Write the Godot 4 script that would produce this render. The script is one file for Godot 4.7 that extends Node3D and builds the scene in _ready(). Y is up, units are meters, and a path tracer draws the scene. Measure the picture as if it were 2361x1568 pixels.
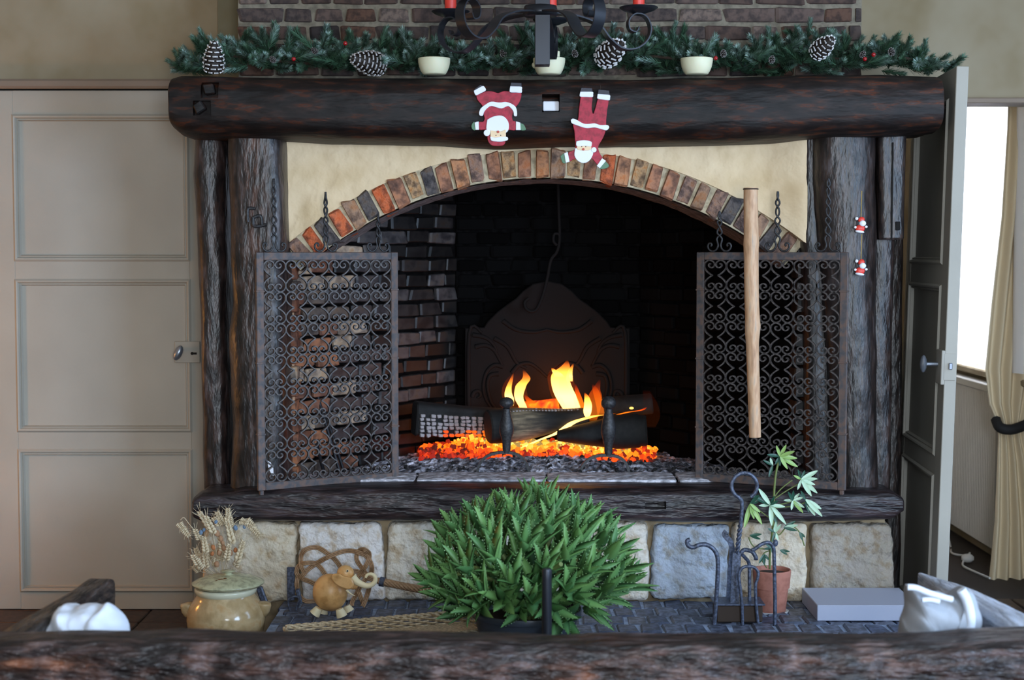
extends Node3D
# A farmhouse fireplace at Christmas: hewn timber, brick arch, a wood fire, iron screens.
const F := 3600.0
var pitch := atan(201.0 / 3600.0)
var eye := Vector3(0, 1.387, 6.0)
var rng := RandomNumberGenerator.new()
var noises := {}
var M := {}

func _ready():
	# ---- camera, sky, lights, exposure
	var cam := Camera3D.new()
	cam.name = "camera"
	cam.fov = rad_to_deg(2.0 * atan(784.0 / F))
	cam.position = eye
	cam.rotation.x = -pitch
	cam.near = 0.05
	cam.far = 60.0
	var lens := CameraAttributesPhysical.new()
	lens.frustum_focal_length = 36.0
	lens.exposure_aperture = 2.2
	lens.frustum_focus_distance = 5.3
	cam.attributes = lens
	add_child(cam)
	# the lens attribute must not change the field of view
	cam.fov = rad_to_deg(2.0 * atan(784.0 / F))
	var we := WorldEnvironment.new()
	we.name = "world_environment"
	var env := Environment.new()
	env.background_mode = Environment.BG_SKY
	var sky := Sky.new()
	var sm := ProceduralSkyMaterial.new()
	sm.sky_top_color = Color(0.45, 0.6, 0.85)
	sm.sky_horizon_color = Color(0.85, 0.9, 0.97)
	sm.ground_bottom_color = Color(0.25, 0.25, 0.23)
	sm.ground_horizon_color = Color(0.6, 0.62, 0.62)
	sm.sky_energy_multiplier = 1.0
	sky.sky_material = sm
	env.sky = sky
	env.tonemap_mode = Environment.TONE_MAPPER_LINEAR
	env.tonemap_exposure = 1.0
	env.sdfgi_enabled = true
	env.ssao_enabled = true
	env.ssil_enabled = true
	we.environment = env
	add_child(we)
	# daylight through the two windows behind the camera, the one in the room next door, and the lamp by the panelled door
	area_light("window_daylight", Vector3(0.6, 1.5, 7.86), Vector3.ZERO, Vector2(1.15, 1.45), Color(0.9, 0.95, 1.0), 20.0)
	area_light("window_daylight", Vector3(3.22, 1.5, 5.5), Vector3(0, PI / 2, 0), Vector2(2.3, 1.75), Color(0.74, 0.86, 1.0), 36.0)
	area_light("window_daylight", Vector3(3.22, 1.5, 1.75), Vector3(0, PI / 2, 0), Vector2(0.85, 1.75), Color(0.74, 0.86, 1.0), 4.0)
	area_light("window_daylight", Vector3(2.36, 1.55, -1.4), Vector3(0, PI / 2, 0), Vector2(1.55, 1.35), Color(0.93, 0.96, 1.0), 9.0)
	rng.seed = 20
	materials()
	room()
	side_room()
	fireplace()
	fire()
	screens()
	mantel_things()
	chandelier()
	hearth_things()
	aloe()
	seat()
	lamp()

func area_light(called: String, at: Vector3, turn: Vector3, size: Vector2, col: Color, energy: float):
	var l := AreaLight3D.new()
	l.name = called
	l.area_size = size
	l.light_color = col
	l.light_energy = energy
	l.area_range = 20.0
	l.area_attenuation = 2.0
	l.shadow_enabled = true
	l.position = at
	l.rotation = turn
	add_child(l, true)

func omni(called: String, at: Vector3, col: Color, energy: float, size: float):
	var l := OmniLight3D.new()
	l.name = called
	l.light_color = col
	l.light_energy = energy
	l.light_size = size
	l.omni_range = 12.0
	l.omni_attenuation = 2.0
	l.shadow_enabled = true
	l.position = at
	add_child(l, true)

# ---- where the sight line through a point of the frame meets the upright plane z: used for laying out the room to the photograph's proportions
func W(px: float, py: float, z: float) -> Vector3:
	var d := Vector3((px - 1180.5) / F, -(py - 784.0) / F, -1.0)
	d = d.rotated(Vector3.RIGHT, -pitch)
	return eye + d * ((z - eye.z) / d.z)

# the same, meeting the level plane y
func WY(px: float, py: float, y: float) -> Vector3:
	var d := Vector3((px - 1180.5) / F, -(py - 784.0) / F, -1.0)
	d = d.rotated(Vector3.RIGHT, -pitch)
	return eye + d * ((y - eye.y) / d.y)

func S(z: float) -> float:
	return (eye.z - z) / F

# ---- naming and tagging
func put(called: String, mesh: Mesh, stuff: Material, parent: Node = self, xf := Transform3D()) -> MeshInstance3D:
	var o := MeshInstance3D.new()
	o.name = called
	o.mesh = mesh
	o.material_override = stuff
	parent.add_child(o, true)
	fix_name(o, called, parent)
	o.global_transform = xf
	return o

func fix_name(o: Node, called: String, parent: Node):
	var key := str(parent.get_instance_id()) + called
	var n: int = counts.get(key, 0)
	counts[key] = n + 1
	if n > 0:
		o.name = "%s_%03d" % [called, n]
var counts := {}

func local(called: String, mesh: Mesh, stuff: Material, parent: Node, xf := Transform3D()) -> MeshInstance3D:
	var o := put(called, mesh, stuff, parent)
	o.transform = xf
	return o

func thing(called: String, label: String, category: String, at := Vector3.ZERO, group := "", kind := "") -> Node3D:
	var o := Node3D.new()
	o.name = called
	add_child(o, true)
	fix_name(o, called, self)
	o.position = at
	return tag(o, label, category, group, kind)

func tag(o: Node, label: String, category: String, group := "", kind := "") -> Node:
	o.set_meta("label", label)
	o.set_meta("category", category)
	if group:
		o.set_meta("group", group)
	if kind:
		o.set_meta("kind", kind)
	return o

func part(called: String, parent: Node, at := Vector3.ZERO) -> Node3D:
	var o := Node3D.new()
	o.name = called
	parent.add_child(o, true)
	fix_name(o, called, parent)
	o.global_position = at
	return o

# ---- noise
func nz(p: Vector3, freq := 1.0, which := 1) -> float:
	if not noises.has(which):
		var n := FastNoiseLite.new()
		n.seed = which
		n.frequency = 1.0
		n.fractal_octaves = 3
		n.noise_type = FastNoiseLite.TYPE_SIMPLEX_SMOOTH
		noises[which] = n
	return noises[which].get_noise_3dv(p * freq)

# ---- geometry: corners are given counter-clockwise as seen from outside
class Geo:
	var v := PackedVector3Array()
	var c := PackedColorArray()
	var u := PackedVector2Array()
	var ix := PackedInt32Array()
	var col := Color.WHITE

	func pt(p: Vector3, uv := Vector2.ZERO) -> int:
		v.append(p)
		u.append(uv)
		c.append(col)
		return v.size() - 1

	func tri(a: int, b: int, d: int):
		ix.append(a)
		ix.append(d)
		ix.append(b)

	func quad(a: int, b: int, d: int, e: int):
		tri(a, b, d)
		tri(a, d, e)

	# a flat face, turned away from «inside»
	func face(ps: Array, inside: Vector3):
		var m := Vector3.ZERO
		for p in ps:
			m += p
		m /= ps.size()
		var n: Vector3 = (ps[1] - ps[0]).cross(ps[2] - ps[0])
		var list := ps.duplicate()
		if n.dot(m - inside) < 0:
			list.reverse()
		var first := v.size()
		for p in list:
			pt(p)
		for k in range(1, list.size() - 1):
			tri(first, first + k, first + k + 1)

	# a box with chamfered edges
	func box(ctr: Vector3, size: Vector3, bev := 0.0, b := Basis(), shake := 0.0, r: RandomNumberGenerator = null):
		var h := size / 2
		var cn := {}
		for sx in [-1, 1]:
			for sy in [-1, 1]:
				for sz in [-1, 1]:
					var j := Vector3.ZERO
					if r:
						j = Vector3(r.randf_range(-1, 1), r.randf_range(-1, 1), r.randf_range(-1, 1)) * shake
					for ax in 3:
						var q := Vector3(sx * h.x, sy * h.y, sz * h.z)
						for k in 3:
							if k != ax:
								q[k] -= signf(q[k]) * minf(bev, h[k] * 0.9)
						cn[[sx, sy, sz, ax]] = ctr + b * (q + j)
		for ax in 3:
			var a1 := (ax + 1) % 3
			var a2 := (ax + 2) % 3
			for s in [-1, 1]:
				var ps := []
				for t in [[-1, -1], [1, -1], [1, 1], [-1, 1]]:
					var k := [0, 0, 0, ax]
					k[ax] = s
					k[a1] = t[0]
					k[a2] = t[1]
					ps.append(cn[k])
				face(ps, ctr)
			if bev > 0:
				for s1 in [-1, 1]:
					for s2 in [-1, 1]:
						var ps := []
						for e in [[-1, a1], [1, a1], [1, a2], [-1, a2]]:
							var k := [0, 0, 0, e[1]]
							k[ax] = e[0]
							k[a1] = s1
							k[a2] = s2
							ps.append(cn[k])
						face(ps, ctr)
		if bev > 0:
			for sx in [-1, 1]:
				for sy in [-1, 1]:
					for sz in [-1, 1]:
						face([cn[[sx, sy, sz, 0]], cn[[sx, sy, sz, 1]], cn[[sx, sy, sz, 2]]], ctr)

	func slab(a: Vector3, b: Vector3, bev := 0.0):
		box((a + b) / 2, (b - a).abs(), bev)

	# a patch of nu by nv cells; f(s, t) gives the point; the outside is where ds x dt points
	func grid(nu: int, nv: int, f: Callable, flip := false):
		var first := v.size()
		for j in nv + 1:
			for i in nu + 1:
				var s := float(i) / nu
				var t := float(j) / nv
				pt(f.call(s, t), Vector2(s, t))
		for j in nv:
			for i in nu:
				var a := first + j * (nu + 1) + i
				if flip:
					quad(a, a + nu + 1, a + nu + 2, a + 1)
				else:
					quad(a, a + 1, a + nu + 2, a + nu + 1)

	func weld():
		# one vertex per place, so that smooth shading crosses the seams
		var at := {}
		var to := PackedInt32Array()
		for i in v.size():
			var k := Vector3i((v[i] * 20000.0).round())
			if not at.has(k):
				at[k] = i
			to.append(at[k])
		for i in ix.size():
			ix[i] = to[ix[i]]

	# a tube or bar along a path; prof is its cross-section (side, up), scale per point
	func sweep(path: Array, prof: PackedVector2Array, scales = null, up := Vector3.UP, caps := true, hard := false):
		var n := path.size()
		var m := prof.size()
		var rings := []
		var u2 := up
		for k in n:
			var t: Vector3 = (path[mini(k + 1, n - 1)] - path[maxi(k - 1, 0)]).normalized()
			var side := t.cross(u2)
			if side.length() < 1e-4:
				side = t.cross(Vector3(0.31, 0.9, 0.2))
			side = side.normalized()
			u2 = side.cross(t).normalized()
			var s = 1.0 if scales == null else scales[k]
			var ring := []
			for q in prof:
				ring.append(path[k] + (side * q.x + u2 * q.y) * s)
			rings.append(ring)
		if hard:
			for e in m:
				var first := v.size()
				for k in n:
					pt(rings[k][e], Vector2(0, float(k) / (n - 1)))
					pt(rings[k][(e + 1) % m], Vector2(1, float(k) / (n - 1)))
				for k in n - 1:
					var a := first + 2 * k
					quad(a, a + 2, a + 3, a + 1)
		else:
			var first := v.size()
			for k in n:
				for e in m:
					pt(rings[k][e], Vector2(float(e) / m, float(k) / (n - 1)))
			for k in n - 1:
				for e in m:
					var a := first + k * m + e
					var b := first + k * m + (e + 1) % m
					quad(a, a + m, b + m, b)
		if caps:
			for k in [0, n - 1]:
				var inner: Vector3 = path[1] if k == 0 else path[n - 2]
				face(rings[k], inner)

	func tube(path: Array, r, sides := 6, up := Vector3.UP, caps := true):
		var prof := PackedVector2Array()
		for e in sides:
			prof.append(Vector2.from_angle(TAU * e / sides))
		var sc := []
		for k in path.size():
			sc.append(r if (r is float or r is int) else r[k])
		sweep(path, prof, sc, up, caps)

	func lathe(prof: Array, seg := 24, at := Vector3.ZERO, b := Basis()):
		# prof: (radius, height) from the bottom up, outside
		var first := v.size()
		for q in prof:
			for i in seg + 1:
				var a := TAU * i / seg
				pt(at + b * Vector3(q.x * cos(a), q.y, -q.x * sin(a)), Vector2(float(i) / seg, q.y))
		for k in prof.size() - 1:
			for i in seg:
				var a := first + k * (seg + 1) + i
				quad(a, a + 1, a + seg + 2, a + seg + 1)

	func ball(at: Vector3, r: Vector3, seg := 12, b := Basis()):
		var first := v.size()
		var rows: int = maxi(4, seg / 2)
		for k in rows + 1:
			var ph := -PI / 2 + PI * k / rows
			for i in seg + 1:
				var a := TAU * i / seg
				pt(at + b * (Vector3(cos(ph) * cos(a), sin(ph), -cos(ph) * sin(a)) * r), Vector2(float(i) / seg, float(k) / rows))
		for k in rows:
			for i in seg:
				var a := first + k * (seg + 1) + i
				quad(a, a + 1, a + seg + 2, a + seg + 1)

	# a flat outline given thickness from z0 (back) to z1 (front), its front edge rounded a little
	func plate(poly: PackedVector2Array, z0: float, z1: float, bev := 0.0):
		var p := poly
		var area := 0.0
		for i in p.size():
			var a := p[i]
			var b2 := p[(i + 1) % p.size()]
			area += a.x * b2.y - b2.x * a.y
		if area < 0:
			p = p.duplicate()
			p.reverse()
		var ctr := Vector2.ZERO
		for q in p:
			ctr += q / p.size()
		var front := p
		if bev > 0:
			front = PackedVector2Array()
			for i in p.size():
				var a := p[(i - 1 + p.size()) % p.size()]
				var d := p[(i + 1) % p.size()]
				var e := ((p[i] - a).normalized() + (d - p[i]).normalized()).normalized()
				front.append(p[i] - Vector2(e.y, -e.x) * bev)
		var tr := Geometry2D.triangulate_polygon(front)
		if tr.is_empty():
			front = p
			tr = Geometry2D.triangulate_polygon(front)
		var f := v.size()
		for q in front:
			pt(Vector3(q.x, q.y, z1), q)
		for k in range(0, tr.size(), 3):
			var a := front[tr[k]]
			var b4 := front[tr[k + 1]]
			var d := front[tr[k + 2]]
			if (b4 - a).cross(d - a) > 0:
				tri(f + tr[k], f + tr[k + 1], f + tr[k + 2])
			else:
				tri(f + tr[k], f + tr[k + 2], f + tr[k + 1])
		var tb := Geometry2D.triangulate_polygon(p)
		f = v.size()
		for q in p:
			pt(Vector3(q.x, q.y, z0), q)
		for k in range(0, tb.size(), 3):
			var a := p[tb[k]]
			if (p[tb[k + 1]] - a).cross(p[tb[k + 2]] - a) > 0:
				tri(f + tb[k], f + tb[k + 2], f + tb[k + 1])
			else:
				tri(f + tb[k], f + tb[k + 1], f + tb[k + 2])
		var zm := z1 - bev
		for i in p.size():
			var j := (i + 1) % p.size()
			var a1 := pt(Vector3(p[i].x, p[i].y, z0))
			var a2 := pt(Vector3(p[j].x, p[j].y, z0))
			var a3 := pt(Vector3(p[j].x, p[j].y, zm))
			var a4 := pt(Vector3(p[i].x, p[i].y, zm))
			quad(a1, a2, a3, a4)
			if bev > 0:
				var e1 := pt(Vector3(p[i].x, p[i].y, zm))
				var e2 := pt(Vector3(p[j].x, p[j].y, zm))
				var e3 := pt(Vector3(front[j].x, front[j].y, z1))
				var e4 := pt(Vector3(front[i].x, front[i].y, z1))
				quad(e1, e2, e3, e4)

	func paint(f: Callable) -> Geo:
		for i in v.size():
			c[i] = f.call(v[i]) / 3.0   # painted materials carry three times their colour
			c[i].a = 1.0
		return self

	func mesh() -> ArrayMesh:
		var n := PackedVector3Array()
		n.resize(v.size())
		for k in range(0, ix.size(), 3):
			var a := v[ix[k]]
			var w := (v[ix[k + 2]] - a).cross(v[ix[k + 1]] - a)
			n[ix[k]] += w
			n[ix[k + 1]] += w
			n[ix[k + 2]] += w
		for i in n.size():
			n[i] = n[i].normalized() if n[i].length_squared() > 1e-30 else Vector3.UP
		var arr := []
		arr.resize(Mesh.ARRAY_MAX)
		arr[Mesh.ARRAY_VERTEX] = v
		arr[Mesh.ARRAY_NORMAL] = n
		arr[Mesh.ARRAY_COLOR] = c
		arr[Mesh.ARRAY_TEX_UV] = u
		arr[Mesh.ARRAY_INDEX] = ix
		var out := ArrayMesh.new()
		out.add_surface_from_arrays(Mesh.PRIMITIVE_TRIANGLES, arr)
		return out

# a smooth curve through points
func curve(ps: Array, per := 6) -> Array:
	var out := []
	var n := ps.size()
	for k in n - 1:
		var a = ps[maxi(k - 1, 0)]
		var b = ps[k]
		var c = ps[k + 1]
		var d = ps[mini(k + 2, n - 1)]
		for j in per:
			var t := float(j) / per
			out.append(0.5 * ((2.0 * b) + (c - a) * t + (2.0 * a - 5.0 * b + 4.0 * c - d) * t * t + (3.0 * b - a - 3.0 * c + d) * t * t * t))
	out.append(ps[n - 1])
	return out

# a hewn timber from p0 to p1: front is the way its face looks, half(t) gives (half depth, half height), power its squareness; holes are [t0, t1, y0, y1, depth] on the front, y from -1 to 1
func timber(p0: Vector3, p1: Vector3, front: Vector3, half: Callable, power: float, nu: int, nv: int, amp: float, seed_: int, holes := []) -> Geo:
	var g := Geo.new()
	var axis := (p1 - p0).normalized()
	var up := axis.cross(front).normalized()
	if up.y < -0.1:
		up = -up
	var fr := front.normalized()
	var length := p0.distance_to(p1)
	var ts := []
	for i in nu + 1:
		ts.append(float(i) / nu)
	var ys := []
	for j in nv:
		ys.append(TAU * j / nv)
	for h in holes:
		ts.append(h[0])
		ts.append(h[1])
		for y in [h[2], h[3]]:
			var a := asin(signf(y) * pow(absf(y), power / 2.0))
			ys.append(fposmod(a, TAU))
	ts.sort()
	ys.sort()
	var inset := 0.02
	var m := ys.size()
	var flip := up.cross(axis).dot(fr) < 0
	var pos := func(t: float, a: float) -> Vector3:
		var h: Vector2 = half.call(t)
		var cs := cos(a)
		var sn := sin(a)
		var q := fr * h.x * signf(cs) * pow(absf(cs), 2.0 / power) + up * h.y * signf(sn) * pow(absf(sn), 2.0 / power)
		var base := p0.lerp(p1, t)
		var s := base + q
		var along := s - axis * axis.dot(s) * 0.8
		var d := nz(along, 9.0, seed_) * amp + nz(s, 3.0, seed_ + 1) * amp * 0.8
		return s + q.normalized() * d
	var idx := []
	for t in ts:
		var row := []
		for a in ys:
			row.append(g.pt(pos.call(t, a), Vector2(t, a / TAU)))
		idx.append(row)
	var in_hole := func(i: int, j: int):
		var tm: float = (ts[i] + ts[i + 1]) / 2
		var b: float = ys[(j + 1) % m] + (TAU if j == m - 1 else 0.0)
		var am: float = (ys[j] + b) / 2
		if cos(am) < 0.2:
			return 0.0
		var ym := signf(sin(am)) * pow(absf(sin(am)), 2.0 / power)
		for h in holes:
			if tm > h[0] and tm < h[1] and ym > h[2] and ym < h[3]:
				return h[4]
		return 0.0
	var q4 := func(a, b, c, d):
		if flip:
			g.quad(a, d, c, b)
		else:
			g.quad(a, b, c, d)
	for i in ts.size() - 1:
		if ts[i + 1] - ts[i] < 1e-6:
			continue
		for j in m:
			var k := (j + 1) % m
			var dep: float = in_hole.call(i, j)
			if dep == 0.0:
				q4.call(idx[i][j], idx[i][k], idx[i + 1][k], idx[i + 1][j])
				continue
			var cr := [idx[i][j], idx[i][k], idx[i + 1][k], idx[i + 1][j]]
			var lo := []
			for e in cr:
				lo.append(g.v[e] - fr * dep)
			var l0 := g.pt(lo[0])
			var l1 := g.pt(lo[1])
			var l2 := g.pt(lo[2])
			var l3 := g.pt(lo[3])
			q4.call(l0, l1, l2, l3)
			var near := [in_hole.call(i - 1, j) if i > 0 else 0.0, in_hole.call(i, k), in_hole.call(mini(i + 1, ts.size() - 2), j), in_hole.call(i, (j - 1 + m) % m)]
			var sides := [[0, 1], [1, 2], [2, 3], [3, 0]]
			for e in 4:
				if near[e] > 0.0:
					continue
				var a0 = g.v[cr[sides[e][0]]]
				var a1 = g.v[cr[sides[e][1]]]
				var mid: Vector3 = (lo[0] + lo[1] + lo[2] + lo[3]) / 4 + fr * dep / 2
				var wall := [a0, a1, lo[sides[e][1]], lo[sides[e][0]]]
				# faces the middle of the hole
				var mm: Vector3 = (wall[0] + wall[1] + wall[2] + wall[3]) / 4
				g.face(wall, mm + (mm - mid))
	for e in [0, ts.size() - 1]:
		var t: float = ts[e]
		var ctr := p0.lerp(p1, t)
		var out := axis * (-1.0 if e == 0 else 1.0)
		var ring := []
		var ring2 := []
		for j in m:
			ring.append(g.v[idx[e][j]])
			ring2.append(ctr + (g.v[idx[e][j]] - ctr) * 0.93 + out * 0.006)
		for j in m:
			var k := (j + 1) % m
			g.face([ring[j], ring[k], ring2[k], ring2[j]], ctr - out * 0.1)
			g.face([ring2[j], ring2[k], ctr + out * 0.008], ctr - out * 0.1)
	return g

# a rough block of stone
func stone(ctr: Vector3, size: Vector3, r: float, n: int, amp: float, freq: float, seed_: int, skew := 0.0) -> Geo:
	var g := Geo.new()
	var h := size / 2
	for ax in 3:
		for s in [-1.0, 1.0]:
			var a1 := (ax + 1) % 3
			var a2 := (ax + 2) % 3
			g.grid(n, n, func(x, y):
				var p := Vector3.ZERO
				p[ax] = s * h[ax]
				p[a1] = (x * 2 - 1) * h[a1]
				p[a2] = (y * 2 - 1) * h[a2]
				var inner := Vector3(clampf(p.x, -h.x + r, h.x - r), clampf(p.y, -h.y + r, h.y - r), clampf(p.z, -h.z + r, h.z - r))
				var d := (p - inner)
				var o := Vector3.ZERO
				if d.length() > 1e-6:
					o = d.normalized()
				var w := ctr + inner + o * r
				w.x += (p.y / h.y) * skew
				return w + o * (nz(w, freq, seed_) * amp + nz(w, freq * 4.0, seed_) * amp * 0.45), s < 0)
	g.weld()
	return g

func rgb(r: float, g: float, b: float) -> Color:
	return Color(r / 255.0, g / 255.0, b / 255.0)

# ---- textures and materials
func ntex(seed_: int, freq: float, stops: Array, oct := 4, size := 512, kind := FastNoiseLite.TYPE_SIMPLEX_SMOOTH) -> NoiseTexture2D:
	var n := FastNoiseLite.new()
	n.seed = seed_
	n.frequency = freq
	n.noise_type = kind
	n.fractal_octaves = oct
	n.fractal_gain = 0.55
	var t := NoiseTexture2D.new()
	t.width = size
	t.height = size
	t.seamless = true
	t.seamless_blend_skirt = 0.15
	t.noise = n
	if stops.size():
		var gr := Gradient.new()
		var off := PackedFloat32Array()
		var cs := PackedColorArray()
		for s in stops:
			off.append(s[0])
			cs.append(s[1])
		gr.offsets = off
		gr.colors = cs
		t.color_ramp = gr
	return t

func mat(called: String, col: Color, rough := 0.7, tex: Texture2D = null, sc := Vector3.ONE, bump: Texture2D = null, depth := 0.5) -> StandardMaterial3D:
	var m := StandardMaterial3D.new()
	m.resource_name = called
	m.albedo_color = col
	m.roughness = rough
	m.metallic_specular = 0.5
	m.vertex_color_use_as_albedo = true
	m.uv1_scale = sc
	m.uv1_triplanar = tex != null or bump != null
	m.uv1_triplanar_sharpness = 4.0
	if tex:
		m.albedo_texture = tex
	if bump:
		m.heightmap_enabled = true
		m.heightmap_texture = bump
		m.heightmap_scale = depth
	M[called] = m
	return m

# a colour (linear) three times as strong, for the materials whose vertices are painted
func tri(r: float, g: float, b: float) -> Color:
	return Color(r * 3.0, g * 3.0, b * 3.0).linear_to_srgb()

func grey(a: float) -> Color:
	return Color(a, a, a)

func materials():
	var speck := ntex(3, 0.03, [[0.0, grey(0.45)], [0.45, grey(0.72)], [0.6, grey(0.9)], [1.0, grey(1.0)]], 5)
	var mottle := ntex(4, 0.012, [[0.0, grey(0.72)], [0.4, grey(0.86)], [0.6, grey(0.96)], [1.0, grey(1.0)]], 4)
	var faint := ntex(21, 0.006, [[0.0, grey(0.94)], [1.0, grey(1.0)]], 3)
	var fired := ntex(22, 0.016, [[0.0, Color(0.42, 0.42, 0.46)], [0.34, Color(0.72, 0.7, 0.7)], [0.5, Color(0.95, 0.93, 0.92)], [0.62, Color(1, 0.97, 0.92)], [0.78, Color(1.0, 0.86, 0.72)], [1.0, Color(1, 1, 0.96)]], 5)
	var aged := ntex(23, 0.02, [[0.0, Color(0.5, 0.48, 0.48)], [0.4, Color(0.8, 0.78, 0.77)], [0.6, Color(0.98, 0.94, 0.9)], [1.0, Color(1, 1, 0.98)]], 5)
	var soft := ntex(5, 0.006, [[0.0, Color(0.86, 0.82, 0.74)], [0.45, Color(0.95, 0.93, 0.9)], [1.0, Color(1, 1, 1)]], 4)
	var height := ntex(6, 0.02, [], 5)
	var fine := ntex(7, 0.06, [], 3)
	var grain := ntex(8, 0.018, [[0.0, rgb(20, 15, 13)], [0.4, rgb(34, 27, 25)], [0.54, rgb(48, 38, 35)], [0.63, rgb(62, 44, 37)], [0.7, rgb(100, 52, 28)], [0.76, rgb(70, 52, 46)], [1.0, rgb(96, 86, 82)]], 5)
	var grain2 := ntex(9, 0.018, [[0.0, rgb(26, 22, 22)], [0.4, rgb(42, 37, 36)], [0.52, rgb(56, 49, 47)], [0.62, rgb(72, 57, 49)], [0.72, rgb(80, 72, 70)], [1.0, rgb(110, 105, 103)]], 5)
	M.speck = speck
	mat("limewash", rgb(158, 146, 123), 0.9, soft, Vector3.ONE * 0.8)
	mat("green_limewash", rgb(128, 124, 104), 0.9, soft, Vector3.ONE * 0.8)
	mat("ceiling_paint", rgb(220, 214, 202), 0.9)
	mat("door_paint", rgb(174, 168, 156), 0.62, faint, Vector3.ONE * 0.7)
	mat("header_paint", rgb(140, 122, 106), 0.7, faint, Vector3.ONE)
	mat("dark_gap", rgb(18, 14, 12), 0.9)
	mat("floor_tile", rgb(72, 48, 40), 0.45, speck, Vector3.ONE * 2.0)
	mat("floor_joint", rgb(60, 52, 46), 0.9)
	mat("mantel_wood", tri(0.62, 0.6, 0.6), 0.55, grain, Vector3(0.6, 2.4, 2.4), height, 0.25)
	mat("post_wood", tri(0.8, 0.8, 0.82), 0.38, grain2, Vector3(3.4, 0.9, 3.4), height, 0.28)
	mat("hearth_wood", tri(0.85, 0.8, 0.88), 0.4, grain2, Vector3(0.5, 2.8, 2.8), height, 0.8)
	mat("seat_wood", tri(0.85, 0.74, 0.72), 0.42, grain2, Vector3(0.8, 4.0, 4.0), height, 1.5)
	mat("arm_wood", tri(1, 1, 1), 0.42, grain2, Vector3(4.0, 4.0, 0.8), height, 0.8)
	mat("plaster", rgb(242, 216, 178), 0.75, soft, Vector3.ONE * 0.9, height, 0.6)
	mat("arch_mortar", rgb(206, 188, 156), 0.95, mottle, Vector3.ONE * 4.0)
	mat("chimney_mortar", rgb(140, 130, 113), 0.95, mottle, Vector3.ONE * 3.0)
	var tones := [rgb(86, 68, 62), rgb(76, 64, 61), rgb(100, 84, 79), rgb(52, 44, 44), rgb(96, 70, 58), rgb(82, 70, 67), rgb(120, 105, 98)]
	for k in tones.size():
		mat("chimney_brick_%d" % k, tones[k], 0.85, aged, Vector3.ONE * (1.6 + 0.2 * k)).uv1_world_triplanar = true
	tones = [rgb(178, 124, 94), rgb(164, 130, 106), rgb(192, 136, 98), rgb(98, 90, 88), rgb(206, 108, 66), rgb(150, 118, 102), rgb(186, 148, 108)]
	for k in tones.size():
		mat("arch_brick_%d" % k, tones[k], 0.8, fired, Vector3.ONE * (1.6 + 0.2 * k), height, 0.8).uv1_world_triplanar = true
	tones = [rgb(30, 28, 28), rgb(46, 43, 43), rgb(78, 75, 76), rgb(20, 19, 19)]  # the palest tone has daylight put in its soot grey
	for k in tones.size():
		mat("soot_brick_%d" % k, tones[k], 0.5, fired, Vector3.ONE * 2.0).uv1_world_triplanar = true
	mat("black_brick_0", rgb(8, 7, 7), 0.6).uv1_world_triplanar = true
	mat("black_brick_1", rgb(14, 13, 13), 0.6).uv1_world_triplanar = true
	tones = [rgb(150, 104, 82), rgb(190, 170, 148), rgb(128, 84, 64), rgb(110, 98, 90), rgb(176, 120, 88)]
	for k in tones.size():
		mat("warm_brick_%d" % k, tones[k], 0.8, fired, Vector3.ONE * 2.0).uv1_world_triplanar = true
	mat("soot", rgb(14, 12, 12), 0.95)
	mat("soot_mortar", rgb(20, 18, 18), 0.9, speck, Vector3.ONE * 2.0)
	mat("arm_lit", tri(0.3, 0.31, 0.34), 0.45, mottle, Vector3(4, 4, 0.8), height, 0.6)  # arm wood again, the strong window light put in its colour
	mat("limestone", tri(0.92, 0.9, 0.88), 0.9, ntex(11, 0.02, [[0.0, Color(0.82, 0.74, 0.64)], [0.3, Color(0.92, 0.88, 0.82)], [0.45, Color(0.97, 0.96, 0.94)], [1.0, Color(1, 1, 1)]], 5), Vector3.ONE * 1.6, height, 1.2)
	mat("stone_joint", rgb(168, 148, 118), 0.95, mottle, Vector3.ONE * 2.0)
	mat("soffit", rgb(150, 142, 140), 0.85, speck, Vector3.ONE * 1.5)
	mat("hearth_slab", rgb(236, 232, 240), 0.85, speck, Vector3.ONE * 1.5, height, 0.6)
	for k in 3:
		mat("paver_%d" % k, [rgb(100, 108, 130), rgb(114, 120, 140), rgb(88, 98, 124)][k], 0.5, speck, Vector3.ONE * 2.0)  # grey bricks, with the bluish light on them put in the colour
	mat("paver_joint", rgb(150, 164, 190), 0.9, mottle, Vector3.ONE * 3.0)  # bluish light is put in the joint colour too
	mat("ash", tri(1.5, 1.5, 1.55), 0.95, speck, Vector3.ONE * 3.0, height, 1.2)
	mat("char", rgb(24, 21, 20), 0.8, speck, Vector3.ONE * 2.5)
	mat("char_painted", tri(0.010, 0.008, 0.008), 0.8, speck, Vector3.ONE * 2.5)
	mat("char_streak", tri(0.13, 0.10, 0.065), 0.8, speck, Vector3(0.6, 4, 4))
	mat("char_ash", rgb(205, 196, 196), 0.9, speck, Vector3.ONE * 4.0)
	mat("bark", rgb(74, 62, 50), 0.85, ntex(12, 0.02, [[0.0, grey(0.3)], [0.5, grey(0.7)], [1.0, grey(1.0)]], 5), Vector3(0.6, 3.5, 3.5))
	var iron := mat("iron", rgb(62, 60, 62), 0.5, speck, Vector3.ONE * 6.0)
	iron.metallic = 0.1
	var rust := mat("rusty_iron", rgb(106, 96, 93), 0.6, ntex(13, 0.02, [[0.0, Color(0.55, 0.62, 0.7)], [0.45, Color(0.8, 0.8, 0.82)], [0.6, Color(0.95, 0.84, 0.78)], [1.0, Color(1, 0.9, 0.84)]], 4), Vector3.ONE * 3.0)
	rust.metallic = 0.1
	var scroll := mat("scroll_iron", rgb(96, 87, 84), 0.5, speck, Vector3.ONE * 5.0)
	scroll.metallic = 0.1
	var black := mat("black_iron", rgb(44, 46, 52), 0.38, null, Vector3.ONE)
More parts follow.
